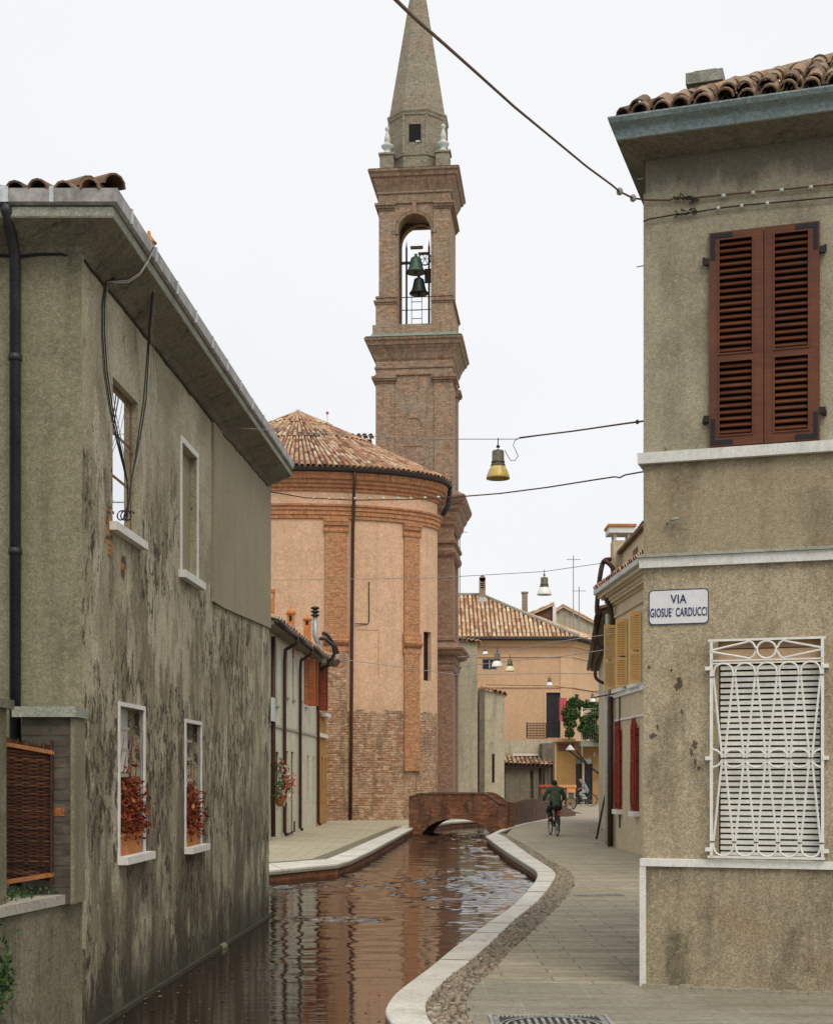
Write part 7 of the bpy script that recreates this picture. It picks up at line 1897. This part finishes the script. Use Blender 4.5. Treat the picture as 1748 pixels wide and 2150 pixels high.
# shed
YS = 80.0; ss = YS/FL
sd = empty('shed', 'low sooty shed with a sagging tile roof beside the ochre building', 'shed', ((1110-CX)*ss, YS, 0))
FSd = Frame(((1056-CX)*ss, YS), ((1168-CX)*ss, YS)); su = lambda x: FSd.hit(x, 1600)[0]; sz = lambda y: CZ+(HY-y)*ss
m = MB(); FSd.wall(m, 0, su(1150), -.3, sz(1608), [(su(1112), su(1119), -.2, sz(1618), .3), (su(1130), su(1136), -.2, sz(1612), .3)]); m.bx((1056-CX)*ss, (1150-CX)*ss, YS+.3, YS+3, -.3, sz(1609)); part(m, 'front_wall', M['shed_wall'], sd)
m = MB(); m.bx((1058-CX)*ss, (1166-CX)*ss, YS+2.5, YS+5, -.3, CZ+(HY-1554)*83/FL); part(m, 'rear_wall', M['grey_render'], sd)
m = MB(); m.bx((1056-CX)*ss-.2, (1150-CX)*ss+.2, YS-.35, YS+.1, sz(1612), sz(1607)); m.face([((1056-CX)*ss-.2, YS-.4, sz(1606)), ((1160-CX)*ss, YS-.4, sz(1609)), ((1160-CX)*ss, YS+2.5, sz(1590)), ((1056-CX)*ss-.2, YS+2.5, sz(1588))]); part(m, 'roof', M['pipe_brown'], sd)
m = MB(); tiles(m, ((1056-CX)*ss-.2, YS-.45, sz(1605)), ((1160-CX)*ss, YS-.45, sz(1609)), (0, 2.9, .5), sp=.24, TL=.45, r=.11, full=False, seg=4); part(m, 'roof_tiles', M['tile'], sd)
m = MB(); m.bx((1056-CX)*ss, (1059.5-CX)*ss, YS-.05, YS+.02, -.2, sz(1612)); m.bx((1138-CX)*ss, (1142-CX)*ss, YS-.3, YS-.2, -.2, sz(1612)); m.bx((1155-CX)*ss, (1160-CX)*ss, YS-.2, YS-.1, -.2, sz(1600)); part(m, 'post', M['bike'], sd)
m = MB(); m.bx((1080-CX)*ss, (1136-CX)*ss, YS+1.8, YS+2.4, sz(1586), sz(1581)); part(m, 'gutter_board', M['white_stone'], sd)
m = MB(); m.bx((1140-CX)*ss, (1166-CX)*ss, YS+.5, YS+2.5, -.3, sz(1560)); part(m, 'side_wall', M['shed_wall'], sd)
# backdrop of plain walls so side views close: street continues behind
# ================================================================== iron covers
cv = empty('manhole_cover', 'square iron manhole cover with a slotted round lid at the bottom edge of the photo', 'manhole cover', (.0+ (1160-CX)/FL*9.72, 9.72, 0))
m = MB(); w = .42
for a, b in ((-w, -w+.025), (w-.025, w)): m.bx(a, b, -w, w, -.01, .012); m.bx(-w+.025, w-.025, a, b, -.01, .012)
for k in range(26):
    t = -w+.04+k*(2*w-.08)/25
    for s in (-1, 1): m.bx(t-.008, t+.008, s*w-(.07 if s > 0 else -.03), s*w-(.03 if s > 0 else -.07), -.01, .010); m.bx(s*w-(.07 if s > 0 else -.03), s*w-(.03 if s > 0 else -.07), t-.008, t+.008, -.01, .010)
m.build('frame', M['gutter_grey'], cv)
m = MB(); m.bx(-w+.025, w-.025, -w+.025, w-.025, -.012, .003); m.build('base_plate', M['iron'], cv)
m = MB()
for k in range(40):
    t0, t1 = 2*math.pi*k/40, 2*math.pi*(k+1)/40
    for r0, r1 in ((.305, .325), (.345, .36)):
        m.face([(r0*math.cos(t0), r0*math.sin(t0), .011), (r1*math.cos(t0), r1*math.sin(t0), .011), (r1*math.cos(t1), r1*math.sin(t1), .011), (r0*math.cos(t1), r0*math.sin(t1), .011)])
for k in range(11):
    x = -.25+k*.05; h = math.sqrt(.28**2-x*x)
    for a, b in ((-h, -.09), (-.06, .06), (.09, h)):
        if b > a: m.bx(x-.011, x+.011, a, b, .003, .011)
m.build('lid', M['gutter_grey'], cv)
dg = empty('drain_grate', 'narrow iron drain grate set across the paving of the street', 'drain grate', ((1257-CX)/FL*20.4, 20.4, 0))
m = MB(); m.bx(-.34, .34, -.12, .12, -.01, .003); m.build('pit', M['black'], dg)
m = MB()
for k in range(20): x = -.33+k*.034; m.bx(x, x+.018, -.11, .11, .003, .010)
m.bx(-.35, .35, -.13, -.11, .001, .011); m.bx(-.35, .35, .11, .13, .001, .011); m.build('bars', M['gutter_grey'], dg)

# ================================================================== cart
ct = empty('cart', 'low cart with a red and orange top standing behind the green jacketed cyclist', 'cart', at(1170, 1692, 74.0)); ct.location.z = 0
s8 = 74.0/FL; X = lambda px: (px-1170)*s8; Z_ = lambda y: CZ+(HY-y)*s8
m = MB(); m.bx(X(1132), X(1166), -.5, .6, Z_(1652), Z_(1648)); m.bx(X(1135), X(1150), -.48, -.40, Z_(1665), Z_(1659)); m.build('red_board', M['red_top'], ct)
m = MB(); m.bx(X(1170), X(1207), -.5, .6, Z_(1653.5), Z_(1648)); m.bx(X(1187), X(1205), -.48, -.42, Z_(1664), Z_(1655)); m.build('orange_board', M['orange_top'], ct)
m = MB(); m.bx(X(1135), X(1204), -.40, .5, .55, Z_(1653)); m.build('box', M['cart_body'], ct)
m = MB()
for x in (1139, 1189, 1203): m.bx(X(x)-.04, X(x)+.04, -.45, -.37, 0, Z_(1660)); m.bx(X(x)-.04, X(x)+.04, .4, .48, 0, Z_(1660))
m.tube([(X(1137), -.5, Z_(1677)), (X(1147), -.6, Z_(1665))], .05, 6); m.build('leg', M['sill_stone'], ct)
for x in (1195,):
    m = MB(); r = .30
    m.tube([(X(x)+r*math.cos(2*math.pi*k/24), -.52, r+r*math.sin(2*math.pi*k/24)-.0) for k in range(25)], .025, 6, False)
    for k in range(6): t = math.pi*k/6; m.tube([(X(x)+r*math.cos(t), -.52, r+r*math.sin(t)), (X(x)-r*math.cos(t), -.52, r-r*math.sin(t))], .008, 4)
    m.build('wheel', M['rubber'], ct)

# ================================================================== bicycles
def bicycle(label, loc, rz, mat, lean=0, group='bicycles'):
    b = empty('bicycle', label, 'bicycle', loc, rz, group)
    r = .33
    for y, nm in ((-.52, 'rear'), (.53, 'front')):
        m = MB(); m.tube([(0, y+(r-.018)*math.cos(2*math.pi*k/32), r+(r-.018)*math.sin(2*math.pi*k/32)) for k in range(33)], .019, 8, False)
        w_ = m.build('wheel', M['rubber'], b)
        m = MB(); m.tube([(0, y+(r-.04)*math.cos(2*math.pi*k/32), r+(r-.04)*math.sin(2*math.pi*k/32)) for k in range(33)], .009, 6, False); m.tube([(-.04, y, r), (.04, y, r)], .02, 8); m.build('rim', M['chrome'], w_)
        m = MB()
        for k in range(14): t = 2*math.pi*k/14; m.tube([(.02*(1 if k % 2 else -1), y, r), (0, y+(r-.045)*math.cos(t), r+(r-.045)*math.sin(t))], .0022, 3, False)
        m.build('spokes', M['chrome'], w_)
    m = MB(); bb = Vector((0, -.08, .28)); st = Vector((0, -.25, .72)); hd = Vector((0, .33, .80)); hb = Vector((0, .36, .62))
    for a, c in ((bb, st), (bb, hb), (st, hd-Vector((0, 0, .05))), (hd, hb)): m.tube([a, c], .017, 8)
    for s in (-1, 1): m.tube([bb+Vector((s*.02, 0, 0)), (s*.05, -.52, r)], .010, 6); m.tube([st, (s*.05, -.52, r)], .008, 6); m.tube([hb+Vector((s*.03, 0, 0)), (s*.05, .48, .45), (s*.05, .53, r)], .010, 6)
    m.tube([st, (0, -.28, .80)], .013, 6); m.tube([hd, (0, .30, .95)], .013, 6); m.build('frame', mat, b)
    m = MB(); m.tube([(-.28, .14, .95), (-.24, .26, .97), (-.1, .31, .96), (.1, .31, .96), (.24, .26, .97), (.28, .14, .95)], .012, 8); m.build('handlebar', M['chrome'], b)
    m = MB(); m.tube([(0, -.42, .81), (0, -.36, .83), (0, -.26, .83), (0, -.12, .82)], [.06, .10, .075, .025], 10); m.build('saddle', M['shoe'], b)
    m = MB(); m.tube([(0, -.52+.37*math.cos(t), r+.37*math.sin(t)) for t in [R(35+12*k) for k in range(13)]], .022, 6); m.tube([(0, .53+.37*math.cos(t), r+.37*math.sin(t)) for t in [R(35+10*k) for k in range(11)]], .02, 6); m.build('mudguard', mat, b)
    m = MB(); m.bx(-.03, .03, -.86, -.82, .60, .66); m.lathe([(.0, -.02), (.03, -.01), (.03, .02), (0, .03)], (0, -.84, .70), 10); m.tube([(0, -.82, .64), (0, -.5, .70)], .006, 5); m.build('rear_light', M['red_top'], b)
    m = MB(); a0 = R(-60)
    c1 = bb+Vector((.09, .15*math.cos(a0), .15*math.sin(a0))); c2 = bb-Vector((.09, .15*math.cos(a0), .15*math.sin(a0)))
    m.tube([bb+Vector((.05, 0, 0)), bb+Vector((-.05, 0, 0))], .02, 8); m.tube([bb+Vector((.07, 0, 0)), c1], .009, 6); m.tube([bb+Vector((-.07, 0, 0)), c2], .009, 6)
    m.box(c1+Vector((0, -.04, -.012)), (.1, 0, 0), (0, .08, 0), (0, 0, .024)); m.box(c2+Vector((-.1, -.04, -.012)), (.1, 0, 0), (0, .08, 0), (0, 0, .024)); m.build('pedals', M['iron'], b)
    return b, c1+Vector((.05, 0, .02)), c2+Vector((-.05, 0, .02))

def skin(name, J, Ed, mat, parent, root, sub_=2):
    me = bpy.data.meshes.new(name); idx = {k: i for i, k in enumerate(J)}
    me.from_pydata([J[k][0] for k in J], [(idx[a], idx[b]) for a, b in Ed], []); o = bpy.data.objects.new(name, me); COL.objects.link(o)
    md = o.modifiers.new('Skin', 'SKIN'); md.use_smooth_shade = True
    for k, i in idx.items():
        r = J[k][1]; r = r if isinstance(r, tuple) else (r, r)
        me.skin_vertices[0].data[i].radius = r; me.skin_vertices[0].data[i].use_root = (k == root)
    s = o.modifiers.new('Sub', 'SUBSURF'); s.levels = sub_; s.render_levels = sub_
    dg = bpy.context.evaluated_depsgraph_get(); dg.update()
    m2 = bpy.data.meshes.new_from_object(o.evaluated_get(dg)); bpy.data.objects.remove(o)
    m2.materials.clear(); m2.materials.append(mat)
    for p in m2.polygons: p.use_smooth = True
    m2.name = name; q = bpy.data.objects.new(name, m2); link(q, parent); return q

def rider(label, loc, rz, pr, pl, top_mat, leg_mat, shoe_mat, skin_mat, hair=True, sleeves='long', lean=.10):
    """a person on a bicycle facing +y; pr, pl: right and left pedal"""
    e = empty('person', label, 'person', loc, rz)
    V = Vector
    pel = V((0, -.26, .90)); waist = V((0, -.26+lean*.3, 1.06)); chest = V((0, -.26+lean*.9, 1.24)); neck = V((0, -.26+lean*1.6, 1.375)); 
    head = V((0, neck.y+.035, 1.485))
    J = {'pel': (pel, (.12, .09)), 'waist': (waist, (.105, .08)), 'chest': (chest, (.12, .085)), 'neckb': (neck-V((0, .01, .03)), .06), 'neck': (neck+V((0, .01, .02)), .052),
         'jaw': (neck+V((0, .035, .06)), (.062, .068)), 'head': (head, (.072, .088)), 'crown': (head+V((0, -.01, .07)), (.055, .068))}
    Ed = [('pel', 'waist'), ('waist', 'chest'), ('chest', 'neckb'), ('neckb', 'neck'), ('neck', 'jaw'), ('jaw', 'head'), ('head', 'crown')]
    hands = {}
    for s, pd, nm in ((1, pr, 'r'), (-1, pl, 'l')):
        hip = V((s*.085, -.24, .88)); foot = pd+V((0, .0, .05)); ank = foot+V((-s*.02, -.07, .03))
        d = ank-hip; L = d.length; th, sh_ = .43, .43
        hL = min(L, th+sh_-.01); a = (th**2-sh_**2+hL**2)/(2*hL); h = math.sqrt(max(1e-4, th**2-a*a)); dn = d.normalized()
        side = V((0, 1, .0))-dn*dn.y; side.normalize(); knee = hip+dn*a+side*h+V((s*.03, 0, 0))
        J['hip'+nm] = (hip, .088); J['knee'+nm] = (knee, .057); J['calf'+nm] = (knee.lerp(ank, .35)+V((0, -.015, 0)), .052); J['ank'+nm] = (ank, .036)
        Ed += [('pel', 'hip'+nm), ('hip'+nm, 'knee'+nm), ('knee'+nm, 'calf'+nm), ('calf'+nm, 'ank'+nm)]
        shd = chest+V((s*.165, .01, .085)); hand = V((s*.265, .14, .975)); wr = hand+V((-s*.0, -.07, .03)); elb = (shd+wr)/2+V((s*.085, -.05, -.06))
        J['sh'+nm] = (shd, .044); J['elb'+nm] = (elb, .042); J['wr'+nm] = (wr, .025); J['palm'+nm] = (wr+V((0, .045, .002)), (.032, .018))
        Ed += [('chest', 'sh'+nm), ('sh'+nm, 'elb'+nm), ('elb'+nm, 'wr'+nm), ('wr'+nm, 'palm'+nm)]
        pb = wr+V((0, .06, .004))
        for k in range(4):
            x = (k-1.5)*.019; ln = (.030, .034, .032, .026)[k]
            J[f'f{k}a{nm}'] = (pb+V((x, .012, .004)), .0088); J[f'f{k}b{nm}'] = (pb+V((x, .012+ln, -.008)), .008); J[f'f{k}c{nm}'] = (pb+V((x, .012+ln*.7, -.036)), .0072)
            Ed += [('palm'+nm, f'f{k}a{nm}'), (f'f{k}a{nm}', f'f{k}b{nm}'), (f'f{k}b{nm}', f'f{k}c{nm}')]
        J['t1'+nm] = (wr+V((-s*.034, .03, -.008)), .0095); J['t2'+nm] = (wr+V((-s*.036, .062, -.026)), .008)
        Ed += [('palm'+nm, 't1'+nm), ('t1'+nm, 't2'+nm)]
    body = skin('body', J, Ed, skin_mat, e, 'pel')
    m = MB()                                    # ears and nose, eyes, mouth as fused little forms
    m.lathe([(0, -.03), (.012, -.02), (.016, 0), (.012, .025), (0, .03)], head+V((.078, 0, -.01)), 8); m.lathe([(0, -.03), (.012, -.02), (.016, 0), (.012, .025), (0, .03)], head+V((-.078, 0, -.01)), 8)
    m.tube([head+V((0, .082, .01)), head+V((0, .105, -.025)), head+V((0, .088, -.04))], [.008, .015, .008], 6)
    m.tube([head+V((-.02, .085, -.065)), head+V((.02, .085, -.065))], .006, 5)
    sub(m, 'face_features', skin_mat, body)
    m = MB()
    for s in (-1, 1): m.lathe([(0, -.009), (.009, 0), (0, .009)], head+V((s*.03, .082, .008)), 8)
    sub(m, 'eyes', M['hair'], body)
    if hair:
        m = MB(); n = 16
        for a in range(9):
            for k in range(n):
                def P(a, k):
                    th = math.pi*.66*a/9; ph_ = 2*math.pi*k/n; f = 1.0
                    if math.sin(ph_) > .2: th *= .62
                    return head+V((math.sin(th)*math.cos(ph_)*.083, math.sin(th)*math.sin(ph_)*.102-.008, math.cos(th)*.098+.02))
                m.face([P(a, k), P(a+1, k), P(a+1, k+1), P(a, k+1)], smooth=True)
        sub(m, 'hair', M['hair'], body)
    # upper garment: one shell following the torso and sleeves
    g = 1.0
    T = {'hem': (pel+V((0, -.02, -.15)), (.205, .155)), 'hip': (pel+V((0, .0, .0)), (.19, .145)), 'waist': (waist, (.18, .135)), 'chest': (chest+V((0, 0, .0)), (.195, .14)), 'yoke': (chest+V((0, .015, .06)), (.175, .118)), 'col': (neck+V((0, 0, .012)), .068)}
    TE = [('hem', 'hip'), ('hip', 'waist'), ('waist', 'chest'), ('chest', 'yoke'), ('yoke', 'col')]
    for nm, s in (('r', 1), ('l', -1)):
        sh0, el0, wr0 = J['sh'+nm][0], J['elb'+nm][0], J['wr'+nm][0]
        T['s'+nm] = (sh0+V((s*.01, 0, .005)), .080); T['e'+nm] = (el0 if sleeves == 'long' else sh0.lerp(el0, .55), .062); TE += [('yoke', 's'+nm), ('s'+nm, 'e'+nm)]
        if sleeves == 'long': T['w'+nm] = (wr0+(el0-wr0)*.06, .042); TE += [('e'+nm, 'w'+nm)]
    skin('jacket' if sleeves == 'long' else 'shirt', T, TE, top_mat, e, 'waist')
    L_ = {'p': (pel+V((0, .0, -.02)), (.15, .125))}; LE = []
    for nm in 'rl':
        L_['h'+nm] = (J['hip'+nm][0], .105); L_['k'+nm] = (J['knee'+nm][0], .078); L_['c'+nm] = (J['calf'+nm][0], .072); L_['a'+nm] = (J['ank'+nm][0]+V((0, 0, .03)), .060)
        LE += [('p', 'h'+nm), ('h'+nm, 'k'+nm), ('k'+nm, 'c'+nm), ('c'+nm, 'a'+nm)]
    skin('trousers', L_, LE, leg_mat, e, 'p')
    for nm, pd in (('r', pr), ('l', pl)):
        a = J['ank'+nm][0]; m = MB(); m.tube([a+V((0, -.05, -.04)), a+V((0, .0, -.045)), a+V((0, .08, -.055)), a+V((0, .16, -.062)), a+V((0, .19, -.06))], [.03, .043, .042, .034, .015], 8); m.build('shoe', shoe_mat, e)
    return e
g1 = G(1168, 1757); bk1, pr, pl = bicycle('black bicycle with a red rear light ridden away from us along the canal', (g1[0], g1[1]+.85, 0), R(5), M['bike'])
rider('person in a green jacket and dark trousers cycling away from us along the canal', (g1[0], g1[1]+.85, 0), R(5), pr, pl, M['jacket'], M['trousers'], M['shoe'], M['skin'])
x2 = at(1221, 1690, 81.0); bk2, pr, pl = bicycle('dark bicycle under the person in a light blue shirt at the end of the street', (x2.x, 81.0, 0), R(80), M['iron'])
rider('balding person in a light blue shirt and pale jeans cycling at the street end', (x2.x, 81.0, 0), R(80), pr, pl, M['shirt'], M['jeans'], M['shoe_white'], M['skin_red'], hair=False, sleeves='short', lean=.2)

# ================================================================== camera, sky, sun
cam = bpy.data.cameras.new('camera'); co_ = bpy.data.objects.new('camera', cam); COL.objects.link(co_)
co_.location = (0, 0, CZ); co_.rotation_euler = (R(90), 0, 0)
cam.sensor_fit = 'VERTICAL'; cam.sensor_height = 36; cam.lens = 36*FL/2150; cam.shift_y = 555/2150; cam.clip_start = .05; cam.clip_end = 3000
bpy.context.scene.camera = co_
W = bpy.data.worlds.new('World'); bpy.context.scene.world = W; W.use_nodes = True; t = W.node_tree; t.nodes.clear()
out = t.nodes.new('ShaderNodeOutputWorld'); bg = t.nodes.new('ShaderNodeBackground'); sky = t.nodes.new('ShaderNodeTexSky')
sky.sky_type = 'NISHITA'; sky.sun_disc = False; SE, SR = R(52), R(160)
sky.sun_elevation = SE; sky.sun_rotation = SR; sky.dust_density = 4; sky.air_density = 1.2
mx = t.nodes.new('ShaderNodeMix'); mx.data_type = 'RGBA'; mx.inputs[0].default_value = .93; mx.clamp_result = False   # closed white cloud over the clear sky
t.links.new(sky.outputs[0], mx.inputs[6]); cn = t.nodes.new('ShaderNodeTexNoise'); cn.inputs['Scale'].default_value = 1.6; cn.inputs['Detail'].default_value = 4; tc = t.nodes.new('ShaderNodeTexCoord'); t.links.new(tc.outputs['Generated'], cn.inputs['Vector'])
cr = t.nodes.new('ShaderNodeValToRGB'); cr.color_ramp.elements[0].position = .35; cr.color_ramp.elements[1].position = .65; cr.color_ramp.elements[0].color = (.93, .94, .96, 1); cr.color_ramp.elements[1].color = (1, 1, 1, 1); t.links.new(cn.outputs[0], cr.inputs[0])
mm = t.nodes.new('ShaderNodeMix'); mm.data_type = 'RGBA'; mm.blend_type = 'MULTIPLY'; mm.clamp_result = False; mm.inputs[0].default_value = 1; t.links.new(cr.outputs[0], mm.inputs[6]); mm.inputs[7].default_value = (7.5, 7.55, 7.65, 1); t.links.new(mm.outputs[2], mx.inputs[7])
t.links.new(mx.outputs[2], bg.inputs[0]); bg.inputs[1].default_value = .10; t.links.new(bg.outputs[0], out.inputs[0])
sl = bpy.data.lights.new('sun', 'SUN'); sl.energy = 1.5; sl.angle = R(35); sl.color = (1, .90, .74); so_ = bpy.data.objects.new('sun', sl); COL.objects.link(so_)
d = Vector((math.sin(SR)*math.cos(SE), math.cos(SR)*math.cos(SE), math.sin(SE)))       # towards the sun
so_.rotation_euler = d.to_track_quat('Z', 'Y').to_euler()
vs = bpy.context.scene.view_settings; vs.view_transform = 'Standard'; vs.look = 'None'; vs.gamma = 1; vs.exposure = .38; vs.use_curve_mapping = False
bpy.context.scene.display_settings.display_device = 'sRGB'
bpy.context.scene.cycles.max_bounces = 6; bpy.context.scene.cycles.use_denoising = True
